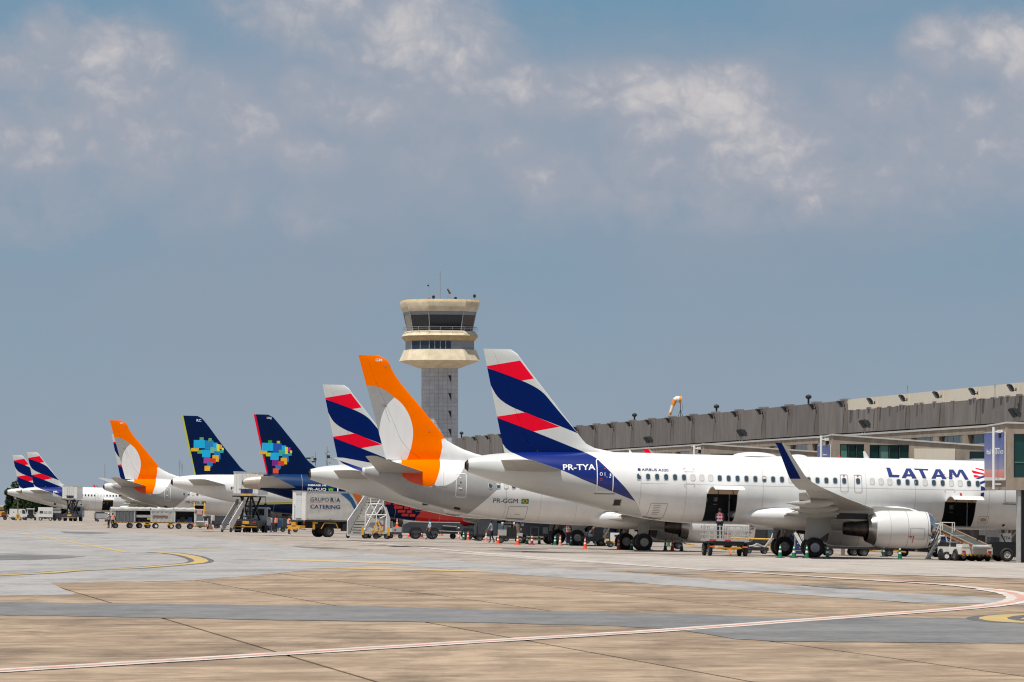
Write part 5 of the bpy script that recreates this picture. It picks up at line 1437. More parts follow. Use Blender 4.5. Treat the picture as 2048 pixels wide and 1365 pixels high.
pier2, PM2 = pier(1666, 331, 7.60, 3.9, 16, 'middle pier, concrete corridor with green windows and blue sign rising over the airliner roof', (4.45, 6.86, .3, 3.75), .068,
    [(.45, 2.03, 4.6, 6.90, [M_TEAL2, M_TEAL, M_TEAL]), (2.38, 4.95, 4.6, 6.86, [M_TEAL, M_TEAL2, M_TEAL, M_TEAL]), (8.9, 10.9, 5.6, 6.45, [M_TEAL, M_TEAL])], [(5.28, 7.95, 4.2, 6.62, M_CREAM)])
pier3, PM3 = pier(1408, 384, 7.62, 4.0, 14, 'far pier, low concrete corridor just showing over the airliner roof left of the radome', None, .065,
    [(.5, 2.2, 4.6, 6.80, [M_TEAL, M_TEAL2]), (2.6, 5.2, 4.6, 6.7, [M_TEAL, M_TEAL])])
for PM_, nm_, wd_ in ((PM1, 'white lamp pole in front of the lettered bank sign', 4.65), (PM2, 'white lamp pole in front of the plain blue pier sign', 3.9), (PM3, 'white lamp pole standing at the end of the far pier', 4.0)):
    t = thing('lamp_pole', nm_, 'lamp pole', PM_ @ Matrix.Translation((-.45, 1.25, 0)), 'white lamp poles at the pier ends')
    mb = MB(); mb.cyl((0, 0, 3.95), (0, 0, 7.45), .085, .085, M_POLE, 10); mb.build('pole', t)
    for z in (4.2, 6.2):
        mb = MB(); mb.box((.06, -.04, z), (.45, .04, z+.08), M_POLE); mb.build('wall_bracket', t)
    mb = MB(); mb.bar((0, 0, 7.2), (.32, -.1, 7.2), .07, .07, M_POLE); mb.box((.22, -.3, 7.12), (.5, .05, 7.3), M_POLE); mb.build('lamp', t)
    mb = MB(); mb.box((.28, -.2, 6.85), (.5, .05, 7.11), M_BLK); mb.build('camera_box', t)
# enclosed bridge from the middle pier to the nearest airliner's far side
bx0, by0 = 29.6, 331.0
bb = thing('boarding_bridge', 'pale ribbed boarding bridge roof showing between airliner and middle pier', 'boarding bridge', Matrix(((-.05, .9987, 0, 29.9), (-.9987, -.05, 0, 331.5), (0, 0, 1, 0), (0, 0, 0, 1))))
mb = MB(); mb.box((0, -1.3, 3.3), (15, 1.3, 5.72), M_COPE); mb.build('tunnel', bb)
for k in range(12):
    mb = MB(); mb.box((.4+k*1.22, -1.38, 5.72), (.52+k*1.22, 1.38, 5.86), M_GALV); mb.build('roof_rib', bb)
for x in (3.0, 11.0):
    mb = MB(); mb.box((x-.3, -.5, -1), (x+.3, .5, 3.29), M_GALV); mb.build('support_leg', bb)
# ------------------------------------------------------------------ control tower
M_TCREAM = mat('weathered cream concrete', (.70, .60, .43), .85, var=.12, scale=.9, col2=(.50, .42, .30), bump=.15)
M_TTAN = mat('ochre stained concrete', (.52, .38, .20), .85, var=.14, scale=1.2, col2=(.38, .28, .16))
M_TGREY = mat('grey tower cladding', (.47, .475, .50), .75, var=.06, scale=.7, rand=.07)
M_TGLASS = mat('tower smoked glass', (.012, .016, .022), .06, spec=.6)
M_TBLUE = mat('tower blue glass', (.010, .030, .060), .08, spec=.6)
M_TPAN = mat('tower grey-blue panel', (.25, .275, .30), .6, var=.06)
TY = 760.0; TS = F/TY
tow = thing('control_tower', 'tall control tower with flared cream cab over a square grey clad shaft', 'control tower', Matrix.Translation(((879.5-1024)/F*TY, TY, 0)))
TH = [-141, -106, -51, -16, 39, 74, 129, 164]     # corner bearings seen from above, 0 towards the camera
def tring(hw_px, y_px):
    """A ring of the chamfered square plan: half width in photograph pixels at the tower, height from a photo row."""
    r = hw_px/TS/.962; z = CAMH+(YH-y_px)/TS
    return [Vector((r*math.sin(R(a)), -r*math.cos(R(a)), z)) for a in TH]
def tloft(name, prof, m, parent=tow, caps=True):
    mb = MB(); mb.loft([tring(*p) for p in prof], m, smooth=False, caps=caps); return mb.build(name, parent)
SHW = 37.0
tloft('shaft', [(SHW-1.2, 1035), (SHW-1.2, 737)], M_TPAN)
# shaft cladding, one panel at a time on the faces towards the apron
for fi in range(8):
    a, b = TH[fi], TH[(fi+1) % 8]
    r = SHW/TS/.962
    p, q = Vector((r*math.sin(R(a)), -r*math.cos(R(a)), 0)), Vector((r*math.sin(R(b)), -r*math.cos(R(b)), 0))
    L = (q-p).length; n = max(1, round(L/.68)); vis = ((p+q)/2).y < .5
    nn = Vector(((q-p).y, -(q-p).x, 0)).normalized()
    if nn.dot((p+q)/2) < 0: nn = -nn
    joined = MB()
    for row in range(32):
        z0 = CAMH+(YH-737)/TS-.62*(row+1)
        for c in range(n):
            u0, u1 = p.lerp(q, c/n), p.lerp(q, (c+1)/n); d = (u1-u0).normalized()*.013
            mb = MB() if vis and row < 17 else joined
            o = nn*.0
            vs = [u0+d-nn*.14, u1-d-nn*.14, u1-d, u0+d]
            vs = [(v.x, v.y, z0+.012) for v in vs]+[(v.x, v.y, z0+.608) for v in vs]
            mb.add(vs, [(3, 2, 1, 0), (4, 5, 6, 7), (0, 1, 5, 4), (1, 2, 6, 5), (2, 3, 7, 6), (3, 0, 4, 7)], M_TGREY)
            if vis and row < 17: mb.build('cladding_panel', tow)
    if joined.f: joined.build('rear_cladding', tow)['kind'] = 'stuff'
tloft('cab_base', [(SHW+2, 737.5), (82, 722.5)], M_TCREAM)
tloft('cab_flare', [(82, 722.4), (73.5, 703), (72.5, 700.6)], M_TCREAM)
tloft('lower_wall', [(69, 700.5), (69, 683.4)], M_TPAN)
tloft('middle_band', [(70, 683.2), (76.5, 675.5), (77, 673)], M_TTAN)
tloft('gallery_slope', [(77, 672.8), (70, 663.5)], M_TCREAM)
tloft('cab_core', [(64.5, 663.4), (72.5, 625.5)], M_TGLASS)
tloft('cab_ceiling_band', [(71.2, 632.0), (72.9, 625.4)], M_TPAN)
tloft('roof_band', [(74.5, 625.2), (81, 608.0), (80.5, 605.6)], M_TCREAM)
tloft('roof_edge', [(80.5, 605.4), (77.5, 601.2)], M_TTAN)
# glazing: windows and mullions of the two levels
def face_pts(hw0, y0, hw1, y1, fi, f0, f1, out=.03):
    a0, b0 = tring(hw0, y0)[fi], tring(hw0, y0)[(fi+1) % 8]; a1, b1 = tring(hw1, y1)[fi], tring(hw1, y1)[(fi+1) % 8]
    c = [a0.lerp(b0, f0), a0.lerp(b0, f1), a1.lerp(b1, f1), a1.lerp(b1, f0)]
    nn = (c[1]-c[0]).cross(c[3]-c[0]).normalized()
    if nn.dot(c[0]-Vector((0, 0, c[0].z))) < 0: nn = -nn
    return [p+nn*out for p in c], nn
for fi in range(8):
    long_ = fi % 2 == 1
    nwin = 2 if fi == 3 else 1
    for k in range(1):
        c, nn = face_pts(64.9, 662.5, 71.0, 633, fi, .02, .98, .05)
        mb = MB(); mb.add(c+[v-nn*.06 for v in c], [(0, 1, 2, 3), (7, 6, 5, 4), (0, 4, 5, 1), (1, 5, 6, 2), (2, 6, 7, 3), (3, 7, 4, 0)], M_TGLASS); mb.build('cab_window', tow)
    for f in (0.0,):
        a, b = tring(65.6, 663)[fi], tring(73.3, 625.6)[fi]
        mb = MB(); mb.bar(a, b, .11, .11, M_GALV); mb.build('mullion', tow)
    if fi == 3 or fi == 2:
        rng_ = [(i/6+.01, (i+1)/6-.012) for i in range(0, 4)] if fi == 3 else [(.05, .48), (.52, .97)]
        for f0, f1 in rng_:
            c, nn = face_pts(69.3, 699.5, 69.3, 684.2, fi, f0, f1, .04)
            mb = MB(); mb.add(c+[v-nn*.06 for v in c], [(0, 1, 2, 3), (7, 6, 5, 4), (0, 4, 5, 1), (1, 5, 6, 2), (2, 6, 7, 3), (3, 7, 4, 0)], M_TBLUE); mb.build('office_window', tow)
        for f in [r_[0] for r_ in rng_]:
            c, nn = face_pts(69.4, 699.8, 69.4, 684, fi, f-.012, f, .06)
            mb = MB(); mb.bar(c[0], c[3], .09, .05, M_GALV); mb.build('mullion', tow)
# green blind behind the left cab pane
c, nn = face_pts(65.2, 662, 71.4, 634, 1, .45, .97, .075)
mb = MB(); mb.add(c, [(0, 1, 2, 3)], mat('green cab glass', (.085, .12, .055), .2)); mb.build('tinted_pane', tow, fix=False)
# railing round the gallery
top, mid, foot = tring(75, 655.5), tring(75.5, 659), tring(75.8, 666)
mb = MB()
for i in range(8): mb.bar(top[i], top[(i+1) % 8], .05, .05, M_GALV); mb.bar(mid[i], mid[(i+1) % 8], .035, .035, M_GALV)
mb.build('gallery_rail', tow)
for i in range(8):
    for f in ((0, .34, .67) if i % 2 else (0, .5)):
        mb = MB(); mb.bar(foot[i].lerp(foot[(i+1) % 8], f), top[i].lerp(top[(i+1) % 8], f), .04, .04, M_GALV); mb.build('rail_post', tow)
# three-cornered black prisms standing in for shadows up the shaft
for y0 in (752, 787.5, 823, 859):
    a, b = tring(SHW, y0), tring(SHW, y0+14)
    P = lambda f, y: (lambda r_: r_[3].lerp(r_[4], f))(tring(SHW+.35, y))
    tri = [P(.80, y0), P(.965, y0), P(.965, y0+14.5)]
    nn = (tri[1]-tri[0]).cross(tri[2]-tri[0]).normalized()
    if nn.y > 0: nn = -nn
    mb = MB(); mb.add([v+nn*.03 for v in tri]+[v-nn*.12 for v in tri], [(0, 1, 2), (5, 4, 3), (0, 3, 4, 1), (1, 4, 5, 2), (2, 5, 3, 0)], M_BLACK); mb.build('shaft_shadow', tow)
# aerials on the roof
def tz(y): return CAMH+(YH-y)/TS
for px, y, r, bits in ((880, 543, .09, 0), (858, 560, .04, 1), (897.5, 570, .045, 2), (901, 588, .03, 0), (812, 592, .03, 0), (821, 590, .03, 0), (949, 594, .05, 3), (867, 596, .08, 3), (925.5, 590, .03, 0), (895, 592, .03, 0), (911, 599, .12, 3)):
    x = (px-879.5)/TS
    mb = MB(); mb.cyl((x, 0, tz(603)), (x, 0, tz(y)), r, r*.8, M_GALV if r != .08 else M_BLK, 6)
    if bits == 1: mb.box((x-.25, -.1, tz(y+10)), (x-.02, .1, tz(y+13)), M_BLK); mb.box((x-.2, -.25, tz(602.5)), (x+.2, .25, tz(597)), mat('rust red paint', (.32, .10, .05), .8))
    if bits == 2:
        for k in range(3): mb.box((x-.22+.12*k, -.08, tz(y+8+3*k)), (x-.06+.16*k, .08, tz(y+12+3*k)), M_BLK)
    if bits == 3: mb.lathe([(0, .12), (.2, .22), (.42, .2), (.5, .05)], (x, 0, tz(y+2)), (0, 0, 1), M_BLK, 8)
    mb.build('aerial', tow)

# ------------------------------------------------------------------ far background
M_LEAF = mat('dark foliage', (.040, .075, .026), .8, var=.4, scale=.8, col2=(.016, .034, .014), spec=.2)
M_BARK = mat('bark', (.10, .075, .055), .9, var=.2)
def tree(px, y_base, Y, h, spread, label, seed, lean=0.0, n=5200):
    rr = random.Random(seed)
    x = (px-1024)/F*Y
    t = thing('broadleaf_tree', label, 'tree', Matrix.Translation((x, Y, gz(x, Y)-.1)), 'trees beyond the far stands')
    mb = MB(); rings = []
    for k in range(7):
        f = k/6; z = h*.62*f; r = (.34-.24*f)*h/12
        rings.append([(lean*f+.1*math.sin(3*f)+r*math.cos(a), r*math.sin(a), z) for a in [2*math.pi*i/9 for i in range(9)]])
    mb.loft(rings, M_BARK)
    cl = []
    for k in range(26):
        a = rr.uniform(0, 6.28); q = rr.random()**.5; z = h*(.22+.75*rr.random())
        w = spread*(.95-.75*abs((z/h-.62)/.45)**1.7)
        c = Vector((lean+math.cos(a)*w*q, math.sin(a)*w*q, z)); cl.append((c, rr.uniform(.2, .34)*spread))
        if k < 12: mb.bar((lean*.6, 0, h*.38+.02*k), c*.92+Vector((0, 0, -.2)), .09, .09, M_BARK)
    mb.build('trunk', t)
    mb = MB()
    for c, r in cl:
        for _ in range(n//26):
            d = Vector((rr.gauss(0, 1), rr.gauss(0, 1), rr.gauss(0, .8))).normalized()*r*rr.uniform(.55, 1.12)
            p = c+d; s = rr.uniform(.28, .55)*max(.7, h/12)
            u = Vector((rr.gauss(0, 1), rr.gauss(0, 1), rr.gauss(0, .6))).normalized(); v = u.cross(Vector((rr.gauss(0, 1), rr.gauss(0, 1), rr.gauss(0, 1)))).normalized()
            mb.add([p-u*s, p+v*s*.55, p+u*s, p-v*s*.55], [(0, 1, 2, 3)], M_LEAF)
    mb.build('crown', t, fix=False)
tree(48, 1043, 1050, 8.3, 3.3, 'dark leafy tree showing above and left of the far tail cones', 5, .3)
tree(26, 1043, 1060, 6.0, 2.2, 'smaller dark tree peeping out behind the leftmost tail cone', 8)
tree(62, 1043, 1045, 6.5, 2.6, 'dense dark tree under the far airliner bellies, left of the box trailer', 15)
tree(90, 1043, 1052, 6.2, 3.0, 'dense dark tree under the far airliner bellies, behind the box trailer', 21)
tree(118, 1043, 1060, 6.0, 3.0, 'dark tree behind the far catering truck', 22)
M_HY = mat('ochre wall', (.62, .33, .06), .8); M_HP = mat('pinkish wall', (.62, .48, .40), .8, var=.08); M_HW = mat('pale wall', (.62, .60, .56), .8); M_TILE = mat('clay tiles', (.30, .13, .08), .9)
def house(px0, px1, ytop, Y, wall, label, roof=None, wins=0):
    x0, x1 = (px0-1024)/F*Y, (px1-1024)/F*Y; zt = CAMH+(YH-ytop)/F*Y
    t = thing('distant_building', label, 'building', Matrix.Translation((x0, Y, 0)), 'low buildings beyond the airfield')
    mb = MB(); mb.box((0, 0, -1), (x1-x0, 9, zt), wall); mb.build('wall', t)
    mb = MB(); mb.box((-.2, -.3, zt+.002), (x1-x0+.2, 9.3, zt+.35), roof or M_HW); mb.build('roof', t)
    for k in range(wins):
        a = (x1-x0)*(k+.3)/wins
        mb = MB(); mb.box((a, -.05, zt-1.9), (a+(x1-x0)*.4/wins, -.01, zt-1.0), M_DARK); mb.build('window', t)
house(-60, 9, 1014, 1400, M_HY, 'ochre low building at the far left edge', M_HW, 0)
house(9.5, 24.5, 1013.5, 1420, M_HP, 'pinkish low building with three dark windows beyond the far left trucks', M_HW, 3)
house(25, 46, 1014, 1440, M_HP, 'pinkish low building with a long red tiled roof beyond the white van', M_TILE, 0)
house(46.5, 140, 1019, 1500, M_HW, 'pale low building behind the dark trees at the left', M_TILE, 4)
M_MAST = mat('mast haze grey', (.30, .31, .32), .7, var=.1)
def mast(px, ytop, Y, label, heads, r=.12):
    x = (px-1024)/F*Y; h = CAMH+(YH-ytop)/F*Y; S_ = F/Y
    t = thing('lighting_mast', label, 'mast', Matrix.Translation((x, Y, 0)), 'distant masts')
    mb = MB(); mb.cyl((0, 0, -1), (0, 0, h), r*1.4, r*.6, M_MAST, 8); mb.build('pole', t)
    for dx, yy, w, hh in heads:
        z = CAMH+(YH-yy)/S_*1.0 if False else CAMH+(YH-yy)/F*Y
        mb = MB(); mb.box((dx/S_-w/S_/2, -.3, z-hh/S_/2), (dx/S_+w/S_/2, .3, z+hh/S_/2), M_MAST if w < 6 else M_BLK); mb.build('lamp_cluster', t)
mast(654, 893, 1100, 'distant lighting mast with lamp clusters left of the tall ribboned tail', [(-2, 908, 5, 5), (3, 914, 6, 6), (8, 917, 5, 4), (-1, 922, 4, 5), (6, 926, 5, 4), (14, 920, 4, 3), (3, 904, 4, 3)], .14)
mast(631, 905, 1300, 'fainter distant lighting mast between the red-edged tail and the ribboned tail', [(-14, 917, 9, 3), (-6, 915, 5, 5), (-1, 919, 6, 5), (-10, 922, 4, 4), (-4, 924, 7, 3)], .14)
mast(209.5, 928, 1150, 'thin distant aerial mast left of the smaller orange tail', [], .10)
mast(359, 918, 1700, 'faint lattice mast just left of the lime-edged tail', [(0, 928, 3, 10)], .09)
mast(364, 922, 1720, 'second faint lattice mast just left of the lime-edged tail', [(0, 934, 2.5, 12)], .09)
# ------------------------------------------------------------------ ground equipment
M_VW = mat('vehicle white', (.72, .71, .68), .4, var=.06, scale=2)
M_VG = mat('vehicle light grey', (.42, .43, .43), .5, var=.1, scale=2)
M_VD = mat('vehicle dark grey', (.045, .05, .06), .5, var=.2, scale=3)
M_VB = mat('vehicle black', (.016, .017, .02), .55, var=.2)
M_VY = mat('safety yellow', (.70, .36, .02), .5, var=.12, scale=3)
M_VO = mat('safety orange', (.75, .16, .03), .5, var=.1)
M_VBLUE = mat('equipment blue', (.012, .035, .16), .5, var=.1)
M_VSLATE = mat('slate blue truck paint', (.08, .115, .15), .5, var=.12, scale=2)
M_CANVAS = mat('weathered white canvas', (.46, .455, .435), .8, var=.14, scale=2.2, bump=.3)
M_CURT = mat('grey curtain', (.13, .135, .145), .8, var=.2, scale=3, stretch=(3, 3, .5), bump=.5)
M_VGL = mat('vehicle glass', (.02, .028, .03), .08, spec=.6)
M_TRED = mat('tail lamp red', (.5, .02, .015), .3)
M_BAGP = mat('pink bag', (.72, .38, .36), .7); M_BAGB = mat('blue bag', (.02, .04, .14), .7)
M_BELT = mat('rubber belt', (.055, .068, .07), .7, var=.15, scale=4)
M_TAN = mat('tan drum', (.33, .26, .17), .5, var=.15)
M_LBL = mat('orange vehicle lettering', (.50, .14, .02), .5)
def boxes(name, parent, lst, m=None):
    mb = MB()
    for it in lst: mb.box(it[0], it[1], it[2] if len(it) > 2 else m)
    return mb.build(name, parent)
def bars(name, parent, lst, w, m):
    mb = MB()
    for p, q in lst: mb.bar(p, q, w, w, m)
    return mb.build(name, parent)
def cut(name, parent, tris, f, m):
    mb = MB(); mb.add([f(x, z) for t in tris for x, z in t], [tuple(range(sum(len(q) for q in tris[:i]), sum(len(q) for q in tris[:i+1]))) for i in range(len(tris))], m)
    return mb.build(name, parent, fix=False)
def hazard(name, parent, x, y0, y1, z0, z1, axis='y', n=9, off=0.0):
    """Yellow and black slanted stripes on a bumper."""
    mb = MB()
    for i in range(n):
        a, b = y0+(y1-y0)*i/n, y0+(y1-y0)*(i+.5)/n; s = (y1-y0)/n*.6
        P = [(a, z0), (b, z0), (min(b+s, y1), z1), (min(a+s, y1), z1)]
        mb.add([(x, q, z) if axis == 'y' else (q, x, z) for q, z in P], [(0, 1, 2, 3)], M_VY)
    return mb.build(name, parent, fix=False)

_wheel = wheel
M_RIMD = mat('dusty steel rim', (.13, .13, .13), .55, metal=.3, var=.2, scale=8)
def wheel(parent, x, y, z, r, wd, rim_m=None, **k): return _wheel(parent, x, y, z, r, wd, rim_m or M_RIMD, **k)
# catering truck with the big lettered box
t = thing('catering_truck', 'white corrugated catering truck lettered GRUPO RA with blue and orange swooshes', 'catering truck', gMy(610, 451.5, 29))
Lb, Wb, z0, z1 = 6.0, 2.5, 1.46, 3.90
boxes('box_body', t, [((0, 0, z0), (Lb, Wb, z1))], mat('catering box paint', (.78, .75, .70), .5, var=.08, scale=1.4))
mb = MB()
for k in range(25): mb.box((.12, -.016, z0+.08+k*.096), (Lb-.1, -.001, z0+.125+k*.096), MATS['catering box paint'])
mb.build('side_corrugation', t)['kind'] = 'stuff'
boxes('roof_rim', t, [((-.03, -.04, z1+.002), (Lb+.02, Wb+.04, z1+.06))], M_VG)
boxes('corner_post', t, [((-.02, -.035, z0), (.1, -.018, z1-.002))], M_VW)
boxes('corner_post', t, [((Lb-.1, -.035, z0), (Lb+.02, -.018, z1-.002))], M_VW)
boxes('bottom_rail', t, [((0, -.05, z0-.1), (Lb, .1, z0-.002))], M_VB)
d = boxes('rear_door', t, [((-.035, .72, z0+.12), (-.002, 1.75, z1-.25))], M_VW)
mb = MB()
for k in range(11): mb.box((-.055, .74, z0+.16+k*.19), (-.036, 1.73, z0+.32+k*.19), mat('shutter slat', (.70, .72, .72), .5))
mb.build('shutter_slat', d)['kind'] = 'stuff'
boxes('shutter_housing', t, [((-.09, .7, z1-.24), (-.002, 1.78, z1-.06))], M_VG)
bars('door_rail', t, [((-.06, 1.95, z0+.05), (-.06, 1.95, z0+1.3)), ((-.06, 1.95, z0+1.3), (-.06, 2.2, z0+1.3))], .03, M_VG)
boxes('tail_lift', t, [((-.5, .35, z0-.16), (-.03, 2.1, z0-.04))], M_VD)
boxes('rear_bumper', t, [((-.45, .1, .72), (.05, 2.4, .98))], M_VY)
boxes('rear_platform', t, [((-.6, .4, .62), (-.46, 2.2, .75)), ((-.5, .9, .98), (-.3, 1.7, 1.25))], M_VY)
for y in (.2, 2.25): boxes('tail_lamp', t, [((-.02, y, 1.1), (.06, y+.12, 1.35))], M_TRED)
boxes('chassis', t, [((.1, .55, .75), (8.2, .85, 1.35)), ((.1, 1.65, .75), (8.2, 1.95, 1.35)), ((.3, .86, .9), (5.9, 1.64, 1.3))], M_VB)
boxes('fuel_tank', t, [((3.7, .15, .55), (4.9, .54, 1.2))], M_VD)
boxes('battery_box', t, [((5.1, .2, .6), (5.6, .54, 1.1))], M_VB)
for x in (2.35,):
    for y in (.18, .50, 2.0, 2.32): wheel(t, x, y, .5, .5, .28)
wheel(t, 7.2, .3, .5, .5, .3); wheel(t, 7.2, 2.2, .5, .5, .3)
g = bars('mudguard', t, [((1.55, .02, .72), (1.85, .02, 1.22)), ((1.85, .02, 1.22), (2.95, .02, 1.22)), ((2.95, .02, 1.22), (3.2, .02, .72))], .07, M_VY)
boxes('mudguard_stay', t, [((.75, .0, .65), (.95, .12, 1.3)), ((.95, .0, 1.15), (1.2, .1, 1.3))], M_VY)
mb = MB(); mb.prism([(6.1, .7), (8.3, .7), (8.3, 1.7), (7.9, 2.7), (6.1, 2.75)], .1, 2.4, M_VW); mb.build('cab', t)
mb = MB(); mb.prism([(6.7, 1.75), (7.9, 1.75), (7.65, 2.45), (6.7, 2.5)], .06, .098, M_VGL); mb.build('cab_window', t)
K = lambda zx, zy: ((zx-425)/191.0, 3.98-(zy-250)/236.0)
fl = lambda o: (lambda x, z: (x, -.03-o, z))
def sidetext(s, a, b, zt, zb, bold, m, nm='lettering'):
    (x0, zz1), (x1, zz0) = K(a, zt), K(b, zb)
    return cut(nm, t, text_polys(s, x0, x1, zz0, zz1, bold), fl(0), m)
M_RAI = mat('catering lettering slate', (.035, .075, .16), .5)
sidetext('GRUPO', 510, 848, 385, 465, -.002, M_RAI); sidetext('R', 880, 945, 385, 470, .03, M_RAI); sidetext('A', 985, 1062, 385, 470, .03, M_RAI); sidetext('CATERING', 508, 1058, 530, 612, .022, M_RAI)
cut('lettering_rule', t, [[K(505, 485), K(1060, 490), K(1060, 498), K(505, 493)], [K(965, 380), K(972, 380), K(972, 470), K(965, 470)]], fl(.002), M_LBL)
cut('blue_swoosh', t, [[K(1060, 295), K(1215, 290), K(1240, 450), K(1140, 360)], [K(1215, 290), K(1290, 390), K(1340, 640), K(1240, 450)], [K(1290, 390), K(1370, 560), K(1385, 785), K(1340, 640)], [K(1370, 560), K(1412, 740), K(1385, 785)]], fl(.004), mat('swoosh blue', (.012, .10, .26), .45))
cut('orange_swoosh', t, [[K(1280, 290), K(1455, 298), K(1450, 480), K(1370, 450)], [K(1370, 450), K(1450, 480), K(1440, 670), K(1420, 600)]], fl(.006), mat('swoosh orange', (.62, .15, .02), .45))
cut('marker_lamp', t, [[K(450, 808), K(485, 806), K(485, 814), K(450, 816)], [K(865, 818), K(905, 816), K(905, 826), K(865, 828)]], fl(.006), M_TRED)

# passenger stairs seen from the foot
t = thing('passenger_stairs', 'grey-stepped mobile passenger stairs with deep white side panels beside the catering truck', 'passenger stairs', gMy(711, 444.5, 62))
n = 15; L, Hh, w = 3.3, 3.3, .68
for k in range(n):
    f = k/(n-1); boxes('tread', t, [((L*f, -w, .42+Hh*f-.17), (L*f+.34, w, .42+Hh*f))], mat('stair tread grey', (.33, .31, .285), .7, var=.1, rand=.1))
for s in (-1, 1):
    k_ = 1.45 if s > 0 else .12
    mb = MB(); mb.prism([(-.2, .22), (.1, .2), (L+.35, .2+Hh), (L+.35, min(.4, k_)+.4+Hh), (L-.05, min(.4, k_)+.4+Hh), (-.2, .3+k_*.8)], s*w-.03+(.032*s), s*w+.03+(.032*s), M_VW); mb.build('side_panel', t)
boxes('top_platform', t, [((L+.36, -w, .42+Hh-.1), (L+1.3, w, .42+Hh))], M_VW)
bars('canopy_post', t, [((L+.4, s*w, .45+Hh), (L+.4, s*w, 1.6+Hh)) for s in (-1, 1)]+[((L+1.25, s*w, .45+Hh), (L+1.25, s*w, 1.6+Hh)) for s in (-1, 1)], .06, M_VW)
bars('under_frame', t, [((0, s*.5, .3), (L+.8, s*.5, .3)) for s in (-1, 1)]+[((L+.7, s*.5, .3), (L+.7, s*.5, Hh)) for s in (-1, 1)]+[((L*.5, s*.5, .3), (L+.6, s*.5, Hh*.8)) for s in (-1, 1)], .09, M_VG)
boxes('foot_bumper', t, [((-.2, -w, .18), (-.05, w, .32))], M_VG)
for x in (.1, L+.5):
    for s in (-1, 1): wheel(t, x, s*(w+.12), .26, .26, .16)

# white tubular towing frame with yellow drawbar
t = thing('tail_support_frame', 'white tubular wheeled frame with yellow drawbar and mudguards standing before the stairs', 'towed frame', gMy(751.5, 440, 2))
q = lambda zx, zy: ((zx-810)/11.38/23.9, (1225-zy)/11.38/23.9)
lines = [((565, 650), (565, 1010)), ((1045, 650), (1045, 1010)), ((565, 645), (680, 425)), ((1045, 645), (965, 445)), ((680, 425), (965, 435)), ((680, 300), (680, 425)), ((965, 330), (965, 445)), ((680, 425), (815, 672)), ((965, 445), (815, 672)), ((565, 678), (1045, 675)), ((590, 690), (700, 745)), ((1030, 690), (900, 755)), ((815, 675), (815, 1000))]
for y in (-.75, .75):
    for a, b in lines:
        (x0, zz0), (x1, zz1) = q(*a), q(*b)
        mb = MB(); mb.cyl((x0, y, zz0), (x1, y, zz1), .045, .045, M_VW, 8); mb.build('tube', t)
for x in (-.9, .86): bars('cross_tube', t, [((x, -.75, 2.0), (x, .75, 2.0)), ((x, -.75, .75), (x, .75, .75))], .07, M_VW)
boxes('deck', t, [((-.95, -.85, .42), (.92, .85, .62))], M_CANVAS)
mb = MB(); mb.loft([[(x*sc, y, z) for x, z in ((-.75, .63), (-.55, 1.45), (-.3, 1.72), (.2, 1.66), (.48, 1.3), (.5, .63))] for y, sc in ((-.5, .9), (-.3, 1), (.5, 1), (.65, .9))], M_CANVAS, smooth=False); mb.build('canvas_cover', t)
boxes('lamp', t, [((.45, -.62, 1.05), (.7, -.5, 1.2))], M_TRED)
bars('drawbar', t, [((.1, -.95, 1.55), (-.36, -1.25, .35)), ((.1, -.95, 1.55), (.6, -1.25, .5)), ((-.2, -1.12, .95), (.35, -1.1, .95)), ((-.36, -1.25, .5), (.6, -1.25, .5)), ((-.36, -1.25, .72), (.55, -1.25, .72))], .07, M_VY)
for x in (-1.12, 1.06): boxes('mudguard', t, [((x-.1, -.95, .3), (x+.1, -.6, .98))], M_VY)
wheel(t, 0, -1.15, .27, .27, .5)
for x in (-.92, .92): wheel(t, x, -.75, .27, .27, .18); wheel(t, x+.1, .75, .27, .27, .18)

